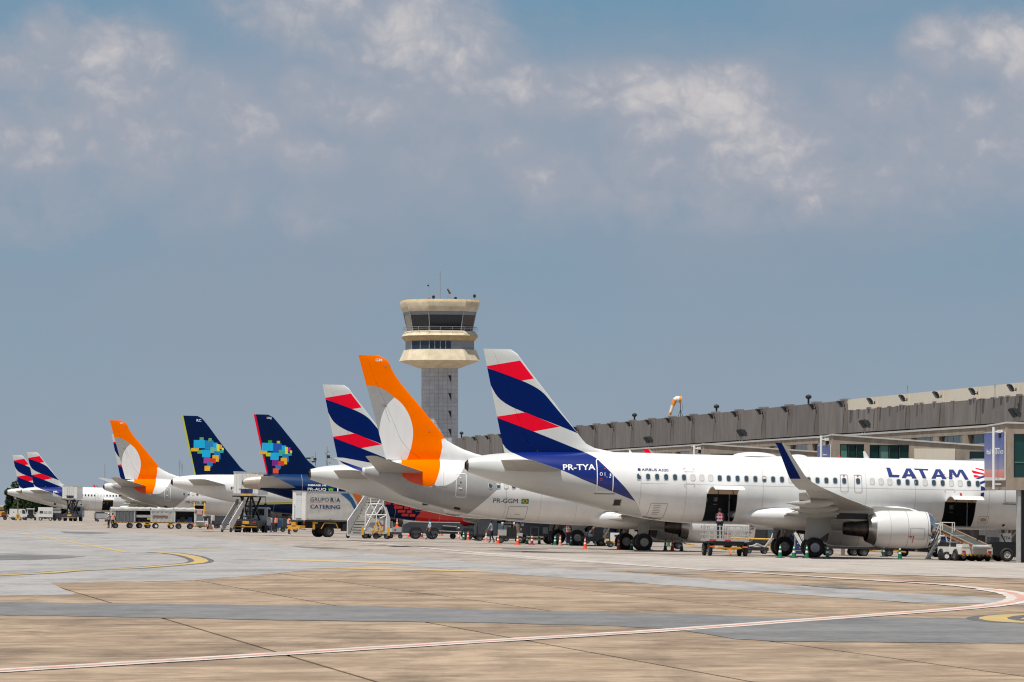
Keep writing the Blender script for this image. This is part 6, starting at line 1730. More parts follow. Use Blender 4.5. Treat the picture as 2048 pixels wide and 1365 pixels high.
# catering high-loaders
def highloader(M, label):
    t = thing('catering_highloader', label, 'catering truck', M, 'catering trucks with raised boxes')
    Wd, zb, zt_ = 2.5, 3.85, 6.1
    boxes('raised_box', t, [((-.2, -Wd/2, zb), (5.2, Wd/2, zt_))], M_VW)
    boxes('box_rim', t, [((-.24, -Wd/2-.03, zt_-.1), (-.201, Wd/2+.03, zt_+.02)), ((-.24, -Wd/2-.03, zb-.02), (-.201, Wd/2+.03, zb+.1))], M_VG)
    d = boxes('box_door', t, [((-.26, -.72, zb+.55), (-.203, .72, zt_-.2))], mat('highloader door', (.64, .64, .62), .5))
    bars('door_bar', d, [((-.28, y, zb+.6), (-.28, y, zt_-.25)) for y in (-.4, 0, .4)], .03, M_VG)
    boxes('door_window', t, [((-.262, -.7, zb+.1), (-.204, .5, zb+.5))], M_VBLUE)
    boxes('door_pillar', t, [((-.275, -.28, zb+.1), (-.263, .12, zb+.5))], M_VB)
    boxes('box_panel_seam', t, [((-.215, y, zb+.1), (-.202, y+.03, zt_-.1)) for y in (-.95, .92)], M_VG)
    boxes('warning_sill', t, [((-.35, -.75, zb-.16), (-.05, .5, zb-.022))], M_VY)
    boxes('sub_frame', t, [((-.1, -1.05, zb-.28), (5.1, 1.4, zb-.165))], M_VB)
    for y in (-.62, .62):
        bars('scissor_arm', t, [((.3, y, 1.3), (4.6, y, zb-.3)), ((4.6, y*.9, 1.3), (.3, y*.9, zb-.3)), ((.35, y*.62, 1.2), (.5, y*.62, zb-.3))], .16, M_VB)
    bars('lift_cross', t, [((.4+.9*k, -.62, 1.6+.5*k), (.4+.9*k, .62, 1.6+.5*k)) for k in range(4)], .1, M_VB)
    bars('lift_cylinder', t, [((1.6, .15, 1.0), (2.6, .15, 3.0)), ((1.6, -.15, 1.0), (2.6, -.15, 3.0))], .14, M_VG)
    boxes('chassis', t, [((-.3, -1.15, .72), (7.0, 1.15, 1.22)), ((-.32, -.9, 1.24), (2.2, .9, 1.34))], M_VD)
    boxes('number_plate', t, [((-.33, -.42, .86), (-.302, .28, 1.16))], M_VY)
    boxes('bumper', t, [((-.45, -1.3, .48), (-.25, 1.25, .66))], M_VB)
    boxes('bumper_stripe', t, [((-.47, -1.28, .56), (-.452, 1.23, .62))], M_VY)
    for y in (-.95, .95): boxes('tail_lamp', t, [((-.325, y-.14, .95), (-.302, y+.14, 1.1))], M_TRED)
    mb = MB(); mb.prism([(5.3, .75), (7.5, .75), (7.5, 1.5), (7.1, 2.55), (5.3, 2.6)], -1.2, 1.2, mat('cab pale blue', (.46, .50, .53), .45, var=.05)); c = mb.build('cab', t)
    boxes('cab_rear_window', c, [((5.26, -.9, 1.75), (5.298, .9, 2.4))], M_VGL)
    mb = MB()
    mb.prism([(5.7, 1.6), (7.2, 1.6), (6.95, 2.35), (5.7, 2.4)], -1.24, -1.202, M_VGL); mb.build('cab_window', c)
    for x in (.75, 5.9):
        for y in (-1.0, -.72, .72, 1.0): wheel(t, x, y, .46, .46, .26)
    for s in (-1, 1): bars('stabiliser', t, [((.1, s*1.3, .15), (.1, s*1.3, 1.0)), ((3.9, s*1.3, .15), (3.9, s*1.3, 1.0))], .12, M_VD)
    bars('mirror_arm', t, [((3.0, -1.45, zb-.2), (3.0, -1.45, zb-.9))], .04, M_VB)
    boxes('work_lamp', t, [((2.9, -1.6, zb-1.1), (3.1, -1.3, zb-.9))], M_VB)
    return t
hl = highloader(gMy(490.5, 528, 82), 'catering truck with white box raised on scissor arms at the lime-edged airliner')
copy_thing(hl, gMy(138.5, 897, 84), 'catering truck with white box raised beside the distant ribbon-tailed airliner')
# leaning crew steps by the high-loader
t = thing('crew_steps', 'tall white crew steps leaning up beside the raised catering box', 'steps', gMy(453, 526, 62))
for s in (-1, 1):
    mb = MB(); mb.prism([(-.2, .25), (.25, .2), (2.9, 2.95), (2.9, 3.35), (2.6, 3.35), (-.2, .9)], s*.42-.03, s*.42+.03, M_VG if s > 0 else M_VW); mb.build('side_panel', t)
for k in range(11): boxes('tread', t, [((.05+k*.26, -.39, .3+k*.265), (.3+k*.26, .39, .34+k*.265))], MATS['stair tread grey'])
bars('prop', t, [((2.7, s*.42, .2), (2.7, s*.42, 2.9)) for s in (-1, 1)]+[((.1, s*.42, .25), (2.7, s*.42, .25)) for s in (-1, 1)], .06, M_VG)
for x in (0, 2.6):
    for s in (-1, 1): wheel(t, x, s*.5, .22, .22, .12)

# baggage carts
def cart(M, L, kind, label, H=2.35, stripe=None, rim=None):
    t = thing('baggage_cart', label, 'baggage cart', M, 'covered baggage carts in a train')
    wd = .8
    boxes('deck', t, [((0, -wd, .62), (L, wd, .74))], M_VD)
    hazard('hazard_stripe', t, -wd-.006, 0, L, .62, .74, 'x', 12)
    for x in (.03, L-.03): bars('corner_post', t, [((x, s*(wd-.03), .74), (x, s*(wd-.03), H-.12)) for s in (-1, 1)], .07, M_VW)
    mb = MB(); rr = []
    for i in range(9):
        x = -.06+(L+.12)*i/8; sag = .03*math.sin(i*2.1)
        rr.append([(x, -wd-.06, H-.34), (x, -wd-.05, H-.1+sag), (x, -wd*.5, H+.02+sag), (x, 0, H+.08+sag), (x, wd*.5, H+.02+sag), (x, wd+.05, H-.1+sag), (x, wd+.06, H-.34)])
    mb.loft(rr, M_CANVAS, closed=False, caps=False); mb.build('canvas_roof', t)
    boxes('end_panel', t, [((0, -wd+.06, .75), (.05, wd-.06, H-.1))], M_CANVAS); boxes('end_panel', t, [((L-.05, -wd+.06, .75), (L, wd-.06, H-.1))], M_CANVAS)
    if kind in ('curtain', 'closed'):
        mb = MB(); k = 14; m = M_CURT if kind == 'curtain' else M_CANVAS
        x0 = .55 if kind == 'curtain' else .08
        pts = [(x0+(L-x0-.08)*i/k, -wd-.03+.035*math.sin(i*2.4)) for i in range(k+1)]
        mb.add([(x, y, .76) for x, y in pts]+[(x, y, H-.3) for x, y in pts], [(i, i+1, k+2+i, k+1+i) for i in range(k)], m, True); mb.build('curtain', t, fix=False)
        if kind == 'curtain':
            mb = MB(); mb.box((.05, -wd-.02, .76), (.5, -wd, H-.3), M_CANVAS); mb.build('side_panel', t)
    boxes('far_side', t, [((.06, wd-.05, .75), (L-.06, wd-.02, H-.3))], M_VB)
    if kind == 'open':
        for k in range(4):
            x = .25+k*(L-.6)/4; boxes('suitcase', t, [((x, -.55, .745), (x+.5, .2, 1.1+.25*(k % 2)))], [M_BAGB, M_VB, M_VD, M_BAGB][k])
    if stripe: boxes('printed_stripe', t, [((.1, -wd-.075, H*.56), (L*.66, -wd-.066, H*.56+.2))], stripe)
    for x in (.5, L-.5):
        for s in (-1, 1): wheel(t, x, s*(wd-.1), .31, .31, .18, rim)
    bars('drawbar', t, [((-.05, 0, .5), (-.85, 0, .42))], .08, M_VY); bars('axle', t, [((x, -wd+.1, .35), (x, wd-.1, .35)) for x in (.5, L-.5)], .1, M_VB)
    return t
cart(gMy(221.5, 600, 9), 2.65, 'curtain', 'baggage cart with grey side curtain, first of the covered train at the left')
c = cart(gMy(269.5, 601, 9), 1.95, 'open', 'open-sided baggage cart holding a yellow-green bag, between grey curtain and white cover')
boxes('bright_bag', c, [((1.35, -.7, 1.0), (1.75, -.55, 1.35))], M_LIME); boxes('shelf', c, [((.06, -.72, 1.25), (1.9, -.68, 1.55))], M_CANVAS)
cart(gMy(302, 598, 9), 2.75, 'closed', 'white covered baggage cart with dark red printed stripe on its side', 2.3, mat('faded stripe', (.20, .10, .09), .7, var=.2), M_VW)
cart(gMy(348, 597, 7), 2.30, 'open', 'dark open baggage cart full of blue bags, nearest the belt loader')

# belt loaders
M_RAILO = mat('faded orange rail', (.42, .17, .075), .6, var=.2, scale=4)
def belt_loader(M, label, bl, lift, rails, group='belt loaders', foot=.85):
    t = thing('belt_loader', label, 'belt loader', M, group)
    Lc = 3.6
    b = boxes('chassis', t, [((.0, -.98, .38), (Lc, .98, .80)), ((-.02, -.9, .8), (.9, .9, .98))], M_VW)
    hazard('hazard_stripe', t, -.006-.02, -.98, .98, .30, .43, 'y', 8)
    boxes('bumper', t, [((-.02, -1.0, .28), (.1, 1.0, .378))], M_VB)
    for y in (-.8, .8): boxes('tail_lamp', t, [((-.05, y-.1, .48), (-.021, y+.1, .6))], M_TRED)
    boxes('engine_bay', t, [((1.0, -.5, .803), (3.4, .9, 1.05))], M_VB)
    boxes('bonnet', t, [((1.6, -.98, .802), (2.8, -.35, 1.25))], M_VW)
    boxes('seat', t, [((1.0, -.9, .802), (1.4, -.4, 1.05)), ((.95, -.9, 1.05), (1.05, -.4, 1.5))], M_VB)
    for x in (.75, 3.0):
        for s in (-1, 1): wheel(t, x, s*.98, .34, .34, .22)
    # the boom: a belt between two rails
    x0 = -.6; p0 = Vector((x0, 0, foot)); p1 = Vector((x0+bl, 0, lift)); d = (p1-p0).normalized(); up = Vector((-d.z, 0, d.x))
    mb = MB()
    def beam(y0, y1, z0, z1, m, a=0.0, c=1.0):
        vs = [p0.lerp(p1, f)+Vector((0, y, 0))+up*z for f, y, z in ((a,y0,z0),(c,y0,z0),(c,y1,z0),(a,y1,z0),(a,y0,z1),(c,y0,z1),(c,y1,z1),(a,y1,z1))]
        q = MB(); q.add(vs, [(3,2,1,0),(4,5,6,7),(0,1,5,4),(1,2,6,5),(2,3,7,6),(3,0,4,7)], m); return q
    beam(-.36, .36, 0, .06, M_BELT).build('belt', t)
    for s in (-1, 1):
        y = s*.42
        beam(min(y, y+.05*s), max(y, y+.05*s), -.13, .07, M_RAILO).build('side_rail', t)
        beam(min(y, y+.08*s), max(y, y+.08*s), .072, .12, M_TAN).build('bumper_strip', t)
        for f in (.25, .55, .82):
            c = p0.lerp(p1, f)
            bars('boom_stay', t, [((max(.2, c.x-.1), s*.46, .82), (c.x+.15, s*.46, c.z-.1))], .07, M_VG) if f < .7 else None
    for f in (0, 1):
        c = p0.lerp(p1, f); mb = MB(); mb.cyl(c+Vector((0, -.5, -.03)), c+Vector((0, .5, -.03)), .13, .13, M_CANVAS, 12); mb.build('end_roller', t)
    bars('lift_arm', t, [((2.9, s*.3, .85), (p0.lerp(p1, .72)+Vector((0, s*.3, -.15)))) for s in (-1, 1)], .1, M_VG)
    if rails:
        for s in (-1, 1):
            for f in (.55, .72, .9): c = p0.lerp(p1, f); bars('rail_post', t, [((c.x, s*.5, c.z), (c.x, s*.62, c.z+.85))], .07, M_VY)
            for h in (.45, .85): a, e = p0.lerp(p1, .5), p0.lerp(p1, .98); bars('hand_rail', t, [((a.x, s*.6, a.z+h*.6), (e.x, s*.62, e.z+h))], .08, M_VY)
        for k in range(2): c = p0.lerp(p1, .55+.2*k); boxes('bag_on_belt', t, [((c.x-.3, -.3, c.z+.08), (c.x+.3, .3, c.z+.4))], M_BAGP)
    return t
belt_loader(gMy(1953, 301.5, 107), 'white belt loader with orange-railed conveyor raised into the forward hatch of the nearest airliner', 7.4, 2.05, False)
belt_loader(gMy(399, 600, 94), 'white belt loader with yellow side rails at the open hatch of the smaller orange-tailed airliner', 7.2, 2.2, True)

# tow tractor, tow bar, access steps and other gear by the nearest nose
t = thing('tow_tractor', 'dark aircraft tow tractor with big grey-hubbed wheel, half hidden behind the belt loader', 'tow tractor', gMy(1994, 304.5, 8))
mb = MB(); mb.prism([(-1.6, .35), (1.5, .35), (1.6, .8), (1.5, 1.12), (-.3, 1.15), (-1.5, 1.0), (-1.65, .8)], -1.0, 1.0, M_VB); mb.build('body', t)
boxes('seat', t, [((-.5, -.5, 1.151), (0, .5, 1.4))], M_VD)
bars('steering_column', t, [((.4, -.3, 1.1), (.15, -.3, 1.55))], .06, M_VB)
for x in (-1.0, 1.0):
    if x < 0: continue
for x in (.32, -2.0+.7):
    for s in (-1, 1): wheel(t, x, s*1.05, .40, .40, .3, M_VG)
t = thing('tow_bar', 'thick brown-orange tow bar running out of frame behind an orange cone', 'tow bar', gMy(2030, 304, 8))
mb = MB(); mb.cyl((-.4, 0, .36), (3.6, 0, .40), .10, .10, mat('tow bar ochre', (.42, .19, .04), .5, var=.12), 12); mb.build('tube', t)
mb = MB(); mb.lathe([(-.05, .16), (.05, .16)], (-.45, 0, .36), (0, 1, 0), M_VD, 12); mb.build('towing_eye', t)
wheel(t, 2.6, -.25, .18, .18, .1); wheel(t, 2.6, .25, .18, .18, .1)
def access_steps(M, label, hgt=1.45):
    t = thing('access_steps', label, 'steps', M, 'small white wheeled steps')
    for s in (-1, 1):
        bars('stringer', t, [((-.75, s*.36, .05), (.05, s*.36, hgt))], .11, M_VW)
        bars('hand_rail', t, [((-.45, s*.36, 1.0), (.05, s*.36, hgt+.75)), ((.05, s*.36, hgt+.75), (.75, s*.36, hgt+.75)), ((.75, s*.36, hgt), (.75, s*.36, hgt+.75)), ((.05, s*.36, hgt), (.05, s*.36, hgt+.75))], .045, M_VW)
        bars('leg', t, [((.75, s*.36, .05), (.75, s*.36, hgt)), ((.05, s*.36, .2), (.75, s*.36, .2))], .08, M_VW)
    boxes('platform', t, [((.05, -.4, hgt-.06), (.85, .4, hgt+.02))], M_VW)
    boxes('side_panel', t, [((.08, -.33, .3), (.72, -.30, hgt-.1))], M_VBLUE)
    for k in range(5): boxes('tread', t, [((-.66+k*.15, -.33, .2+k*.26), (-.46+k*.15, .33, .25+k*.26))], M_VW)
    for x in (.05, .7):
        for s in (-1, 1): wheel(t, x, s*.3, .1, .1, .06)
    return t
st = access_steps(gMy(1880, 305.5, 165+180), 'small white access steps with blue side beside the near engine intake')
copy_thing(st, gMy(1590, 322, 170), 'small white steps seen between the main wheels of the nearest airliner')
copy_thing(st, gMy(1212, 396, 30), 'small white steps under the belly of the second airliner, left of its wheels')
t = thing('ground_power_unit', 'white ground power cart with small wheels left of the belt loader', 'power unit', gMy(1902, 303.5, 6))
boxes('housing', t, [((-.18, -.5, .3), (.42, .5, 1.05))], M_VW); boxes('louvre', t, [((-.14, -.52, .6), (.3, -.502, .95))], M_VG); boxes('cover', t, [((-.22, -.54, 1.052), (.46, .54, 1.1))], M_VG); bars('frame', t, [((-.5, -.4, .3), (.7, -.4, .3)), ((-.5, .4, .3), (.7, .4, .3)), ((-.1, -.3, 1.1), (-.1, -.3, 1.45)), ((-.1, -.3, 1.45), (.7, -.3, 1.45))], .06, M_VG)
boxes('front_shroud', t, [((.43, -.45, .35), (.62, .45, .7))], M_VB)
for x in (-.36, .62): wheel(t, x, -.52, .26, .26, .14, M_VW); wheel(t, x, .52, .26, .26, .14, M_VW)
t = thing('equipment_locker', 'pale grey equipment lockers standing under the right-hand pier', 'locker', gMy(2012, 309, 0))
boxes('cabinet', t, [((-.1, 0, 0), (1.1, .6, 1.05))], M_VG); boxes('cabinet_door', t, [((-.06, -.03, .08), (.5, -.002, .98)), ((.54, -.03, .08), (1.06, -.002, .98))], mat('locker door', (.52, .53, .53), .5)); boxes('lid', t, [((-.14, -.06, 1.052), (1.14, .64, 1.1))], M_VG)

# baggage trolley with rails below the rear hatch of the nearest airliner
t = thing('flat_baggage_trolley', 'railed baggage trolley with yellow drawbar below the open rear hatch', 'baggage cart', gMy(1449, 303.8, -83))
W2 = 1.17
boxes('deck', t, [((-1.5, -W2, .86), (1.5, W2, .98))], M_VG)
boxes('deck_reflector', t, [((1.502, -.25, .88), (1.52, .1, .96)), ((1.502, -1.15, .88), (1.52, -.75, .96))], M_TRED)
for y in [-W2+.02+k*(2*W2-.04)/6 for k in range(7)]:
    for x in (1.46, -1.46): bars('rail_post', t, [((x, y, .98), (x, y, 1.72))], .04, M_CANVAS)
for h in (1.2, 1.46, 1.72):
    for x in (1.46, -1.46): bars('rail', t, [((x, -W2, h), (x, W2, h))], .04, M_CANVAS)
for s in (-1, 1):
    for h in (1.2, 1.46, 1.72): bars('rail', t, [((-1.46, s*W2, h), (1.46, s*W2, h))], .04, M_CANVAS)
    for x in (-.7, .1, .8): bars('rail_post', t, [((x, s*W2, .98), (x, s*W2, 1.72))], .04, M_CANVAS)
boxes('under_frame', t, [((-1.4, -.9, .6), (1.4, .9, .855))], M_VB)
for x in (-1.0, 1.05):
    for s in (-1, 1): wheel(t, x, s*(W2-.14), .38, .38, .22)
mb = MB(); mb.prism([(-.75, .44), (.75, .44), (.62, .56), (.28, .52), (.10, .34), (-.10, .34), (-.28, .52), (-.62, .56)], -.05, .05, M_VY, Matrix.Translation((1.62, 0, 0)) @ Matrix.Rotation(R(90), 4, 'Z')); mb.build('drawbar_yoke', t)
bars('drawbar', t, [((1.62, 0, .4), (2.2, 0, .12))], .08, M_VO); boxes('axle_guard', t, [((1.4, -1.1, .5), (1.5, -.8, .58)), ((1.4, .8, .5), (1.5, 1.1, .58))], M_VO)
TROLLEY = t
t = thing('tow_bar', 'long yellow tow bar lying on trestles behind the baggage trolley', 'tow bar', gMy(1512, 335, 0))
mb = MB(); mb.cyl((-1.6, 0, .95), (1.2, 0, .92), .06, .06, M_VY, 10); mb.build('tube', t)
bars('trestle', t, [((x+s*.25, 0, 0), (x, 0, .9)) for x in (-1.2, .8) for s in (-1, 1)], .07, M_VY)
t = thing('hose_reel_cart', 'low black hose cart with pale hoses, between trolley and main wheels', 'hose cart', gMy(1512, 333, 5))
boxes('tray', t, [((-.7, -.4, .2), (.75, .4, .42))], M_VB); 
for k in range(3): mb = MB(); mb.tube([(-.5+.1*k, -.3, .45), (0, -.35, .55+.05*k), (.5, -.2, .42), (.95, -.1, .8+.1*k), (1.05, 0, 1.3)], .05, M_VG, 7); mb.build('hose', t)
for x in (-.5, .5): wheel(t, x, -.42, .17, .17, .1); wheel(t, x, .42, .17, .17, .1)
t = thing('crate_rack', 'rack of blue crates seen between the main wheels of the nearest airliner', 'crate rack', gMy(1596, 326, 0))
for k in range(5): boxes('crate', t, [((-.2, -.3, .08+k*.24), (.24, .3, .28+k*.24))], M_VBLUE)
bars('upright', t, [((x, y, 0), (x, y, 1.35)) for x in (-.24, .28) for y in (-.3, .3)], .05, M_VW)

# gear standing under the second airliner
t = thing('air_start_unit', 'grimy white air start trailer with black hose roll and tan drum under the second airliner', 'air start unit', gMy(1018, 408, 4))
boxes('base', t, [((-.9, -.6, .35), (1.0, .6, .6))], M_VB); boxes('engine_box', t, [((-.85, -.62, .6), (-.25, .6, 1.05))], M_CANVAS); boxes('control_box', t, [((.55, -.66, .3), (1.0, .6, .82))], M_CANVAS)
boxes('engine_block', t, [((-.2, -.5, .602), (.5, .5, 1.25))], M_VB)
mb = MB(); mb.lathe([(-.55, .14), (-.40, .14), (-.40, .11), (.36, .11), (.36, .14), (.5, .14)], (-.1, -.4, 1.5), (1, 0, 0), None, 14, True, [M_CANVAS, M_VB, M_VB, M_VB, M_CANVAS]); mb.build('hose_roll', t)
mb = MB(); mb.cyl((.55, 0, .83), (.55, 0, 1.5), .3, .3, M_TAN, 16); mb.build('drum', t)
bars('roll_stand', t, [((x, -.4, .6), (x, -.4, 1.4)) for x in (-.5, .25)], .05, M_VB)
for x in (-.7, .8): wheel(t, x, -.6, .3, .3, .18); wheel(t, x, .6, .3, .3, .18)
t = thing('hydrant_truck', 'slate blue fuel hydrant truck with yellow hazard bumper under the second airliner', 'service truck', gMy(1064, 412, 5))
mb = MB(); mb.prism([(-1.2, .55), (1.7, .55), (1.7, 1.75), (-.1, 1.78), (-.15, 1.6), (-1.2, 1.6)], -.9, .9, M_VSLATE); mb.build('body', t)
boxes('bumper', t, [((-.9, -1.02, .3), (.95, -.93, .5))], M_VB); hazard('hazard_stripe', t, -1.03, -.88, .93, .32, .48, 'x', 7)
boxes('placard', t, [((-1.15, -.93, 1.0), (-.9, -.902, 1.2))], M_VW); boxes('placard', t, [((-.95, -.93, 1.35), (-.75, -.902, 1.55))], M_VW); boxes('warning_plate', t, [((-.82, -.93, 1.0), (-.7, -.902, 1.2))], M_TRED)
bars('step_rail', t, [((-.2, -1.0, .5), (-.2, -1.0, 1.3)), ((-.2, -1.0, 1.3), (.4, -1.0, 1.3)), ((.4, -1.0, .5), (.4, -1.0, 1.3))], .05, M_VG)
boxes('locker_door', t, [((.75, -.93, .8), (1.15, -.902, 1.3))], M_VG)
for x in (-.8, 1.3): wheel(t, x, -.8, .36, .36, .24); wheel(t, x, .8, .36, .36, .24)
t = thing('ground_power_unit', 'grey ground power cart with yellow plate left of the second airliner main wheels', 'power unit', gMy(1226, 378, 3))
boxes('housing', t, [((-.2, -.5, .45), (.95, .5, 1.05))], M_VW); boxes('window', t, [((.05, -.52, .78), (.45, -.502, .9))], M_VB); boxes('number_plate', t, [((-.2, -.53, .28), (.55, -.502, .46))], M_VY); boxes('chassis', t, [((-.5, -.45, .2), (1.0, .45, .44))], M_VB)
for x in (-.2, .8): wheel(t, x, -.5, .2, .2, .12); wheel(t, x, .5, .2, .2, .12)
t = thing('conveyor_dolly', 'dark dolly with red and white striped boom under the second airliner belly', 'dolly', gMy(1178, 392, 6))
boxes('deck', t, [((-.7, -.5, .35), (1.1, .5, .7)), ((.3, -.45, .7), (1.0, .45, 1.35))], M_VD)
for k in range(5): bars('boom_band', t, [((-.05+.12*k, -.52, 1.0+.15*k), (.06+.12*k, -.52, 1.15+.15*k))], .13, M_VO if k % 2 else M_VW)
boxes('lamp', t, [((.95, -.55, .62), (1.2, -.35, .84))], M_VY)
for x in (-.45, .85): wheel(t, x, -.5, .26, .26, .15); wheel(t, x, .5, .26, .26, .15)

# low dark dispenser truck, and the cart with a cone on it
t = thing('fuel_dispenser_truck', 'long low dark fuel dispenser truck below the scarlet belly of the regional jet', 'service truck', gMy(806, 452, 4))
mb = MB(); mb.prism([(0, .5), (6.6, .5), (6.6, 1.12), (5.2, 1.2), (4.9, 1.42), (.6, 1.45), (0, 1.2)], 0, 2.2, M_VD); mb.build('body', t)
boxes('tank_rail', t, [((.5, -.02, 1.452), (4.9, .04, 1.52))], M_VG)
for x in (1.1, 2.55, 5.6):
    wheel(t, x, .16, .46, .46, .3); wheel(t, x, 2.0, .46, .46, .3)
    bars('mudguard', t, [((x-.62, -.03, .45), (x-.35, -.03, .98)), ((x-.35, -.03, .98), (x+.35, -.03, .98)), ((x+.35, -.03, .98), (x+.62, -.03, .45))], .07, M_VB)
boxes('hose_locker', t, [((3.3, -.04, .6), (4.5, -.002, 1.1))], M_VB); boxes('lamp', t, [((4.7, -.05, 1.0), (4.85, -.003, 1.1))], M_VW)
bars('pipe', t, [((3.1, -.1, .75), (5.0, -.1, .7)), ((3.4, -.12, 1.2), (4.6, -.12, 1.15))], .06, M_VG)
t = thing('service_cart', 'grey service cart carrying a traffic cone, behind the white tubular frame', 'service cart', gMy(789, 457, 0))
boxes('deck', t, [((-.45, -.4, .35), (.62, .4, .55))], M_VD); boxes('cabinet', t, [((-.2, -.35, .55), (.6, .35, 1.0))], M_VG); boxes('lamp', t, [((-.02, -.37, .7), (.12, -.351, .82))], M_TRED)
bars('rail', t, [((x, -.36, .55), (x, -.36, 1.45)) for x in (-.42, -.3, -.18)]+[((-.42, -.36, 1.45), (-.18, -.36, 1.45))], .035, M_VG); boxes('drawbar', t, [((-.9, -.06, .3), (-.45, .06, .42))], M_VY)
for x in (-.3, .5): wheel(t, x, -.4, .2, .2, .12); wheel(t, x, .4, .2, .2, .12)
SERV = t

# vehicles at the far left
t = thing('panel_van', 'plain white panel van with faint dark lettering at the far left', 'van', gMy(19, 915, 2))
mb = MB(); mb.prism([(0, .35), (2.55, .35), (3.25, .4), (3.3, .95), (2.95, 1.1), (2.7, 1.85), (2.3, 1.95), (.05, 1.95)], -.95, .95, M_VW); mb.build('body', t)
boxes('lower_trim', t, [((.0, -.97, .3), (3.2, -.951, .45))], M_VB)
mb = MB(); mb.prism([(2.25, 1.15), (2.85, 1.12), (2.68, 1.75), (2.25, 1.8)], -.98, -.952, M_VGL); mb.build('side_window', t)
cut('lettering', t, text_polys('A', .62, .88, 1.2, 1.5, .02)+text_polys('T', 1.9, 2.1, 1.2, 1.5, .02), lambda x, z: (x, -.956, z), M_VSLATE)
for x in (.65, 2.6): wheel(t, x, -.85, .33, .33, .22); wheel(t, x, .85, .33, .33, .22)
t = thing('light_tower', 'brown pole light tower on a yellow wheeled base in front of the white van', 'light tower', gMy(36, 890, 0))
mb = MB(); mb.prism([(-.45, .2), (.45, .2), (.32, .95), (.1, 1.25), (-.1, 1.25), (-.32, .95)], -.35, .35, mat('tower base yellow', (.62, .40, .12), .6, var=.1)); mb.build('base', t)
boxes('control_panel', t, [((-.14, -.37, .45), (.14, -.352, .95))], mat('brown pole', (.20, .13, .085), .7)); mb = MB(); mb.cyl((-.03, 0, 1.25), (-.03, 0, 3.45), .085, .07, MATS['brown pole'], 8); mb.build('pole', t)
boxes('lamp', t, [((-.3, -.12, 3.4), (.25, .12, 3.62))], M_VD)
for x in (-.4, .4): wheel(t, x, -.3, .16, .16, .1); wheel(t, x, .3, .16, .16, .1)
t = thing('baggage_tractor', 'white baggage tractor facing the camera with dark windscreen, left of the box trailer', 'tractor', gMy(61, 905, -82))
boxes('bonnet', t, [((.3, -.6, .35), (1.1, .6, .95))], M_VB); boxes('cab_post', t, [((-.8, s*.55-.05, .8), (-.7, s*.55+.05, 1.9)) for s in (-1, 1)]+[((.2, s*.55-.05, .8), (.3, s*.55+.05, 1.9)) for s in (-1, 1)], M_VW); boxes('roof', t, [((-.85, -.68, 1.9), (.4, .68, 2.05))], M_VW)
boxes('windscreen', t, [((.22, -.5, 1.0), (.26, .5, 1.85))], M_VGL); boxes('body', t, [((-1.0, -.6, .35), (.25, .6, .85))], M_VB)
for s in (-1, 1): boxes('mudguard', t, [((.5, s*.86-.2, .62), (1.0, s*.86+.2, .92))], M_VW)
for x in (-.6, .75):
    for s in (-1, 1): wheel(t, x, s*.8, .32, .32, .25)
t = thing('box_trailer', 'white box trailer with three dark louvre panels, beside the far tractor', 'trailer', gMy(76.5, 902, 2))
boxes('box', t, [((0, -.8, .6), (2.5, .8, 2.3))], M_VW)
for k in range(3): boxes('louvre_panel', t, [((.25+.72*k, -.83, 1.25), (.85+.72*k, -.802, 1.65))], M_VG if k else M_VD)
boxes('chassis', t, [((.1, -.6, .35), (3.4, .6, .58))], M_VB); bars('drawbar', t, [((2.5, 0, .45), (3.4, 0, .4))], .08, M_VD)
for x in (.4, 2.1): wheel(t, x, -.72, .3, .3, .18, M_VW); wheel(t, x, .72, .3, .3, .18, M_VW)
t = thing('generator_trailer', 'grey generator trailer with small canopy between box trailer and far catering truck', 'trailer', gMy(106, 904, 2))
boxes('engine_housing', t, [((0, -.7, .5), (1.4, .7, 1.35))], M_VD); boxes('upper_housing', t, [((.05, -.68, 1.352), (1.35, .68, 1.85))], M_VG); boxes('canopy', t, [((-.05, -.75, 1.95), (1.3, .75, 2.15))], M_CANVAS); bars('canopy_post', t, [((x, -.6, 1.85), (x, -.6, 1.95)) for x in (.1, 1.2)], .06, M_VG)
for x in (.3, 1.1): wheel(t, x, -.6, .28, .28, .16); wheel(t, x, .6, .28, .28, .16)
t = thing('flat_trailer', 'dark flat trailer carrying an orange tarpaulin bundle at the left edge', 'trailer', gMy(-4, 908, 2))
boxes('deck', t, [((-1, -.7, .5), (1.75, .7, .66))], M_VB); boxes('canopy', t, [((-1, -.75, 1.55), (1.72, .75, 1.8))], M_VB); bars('post', t, [((x, -.7, .66), (x, -.7, 1.55)) for x in (-.9, .3, 1.65)], .06, M_VG)
mb = MB(); mb.lathe([(0, .1), (.1, .35), (.5, .42), (.85, .3), (.95, .08)], (.55, 0, .95), (1, 0, 0), M_VO, 12); mb.build('bundle', t)
for x in (-.5, 1.2): wheel(t, x, -.6, .3, .3, .18); wheel(t, x, .6, .3, .3, .18)
t = thing('cage_trolley', 'mesh-sided cage trolley under the distant airliner engine', 'trolley', gMy(192, 900, 2))
boxes('deck', t, [((0, -.6, .45), (2.0, .6, .55))], M_VD)
for x in [k*.2 for k in range(11)]: bars('cage_bar', t, [((x, -.58, .55), (x, -.58, 1.4))], .035, M_VG)
bars('cage_rail', t, [((0, -.58, z), (2.0, -.58, z)) for z in (.85, 1.15, 1.4)], .04, M_VG); boxes('rear_panel', t, [((0, .55, .55), (2, .58, 1.4))], M_VG)
for x in (.3, 1.7): wheel(t, x, -.55, .2, .2, .12); wheel(t, x, .55, .2, .2, .12)
t = thing('warning_sign', 'small brown folding floor sign beside the belt loader at the left', 'floor sign', gMy(421, 600, 0))
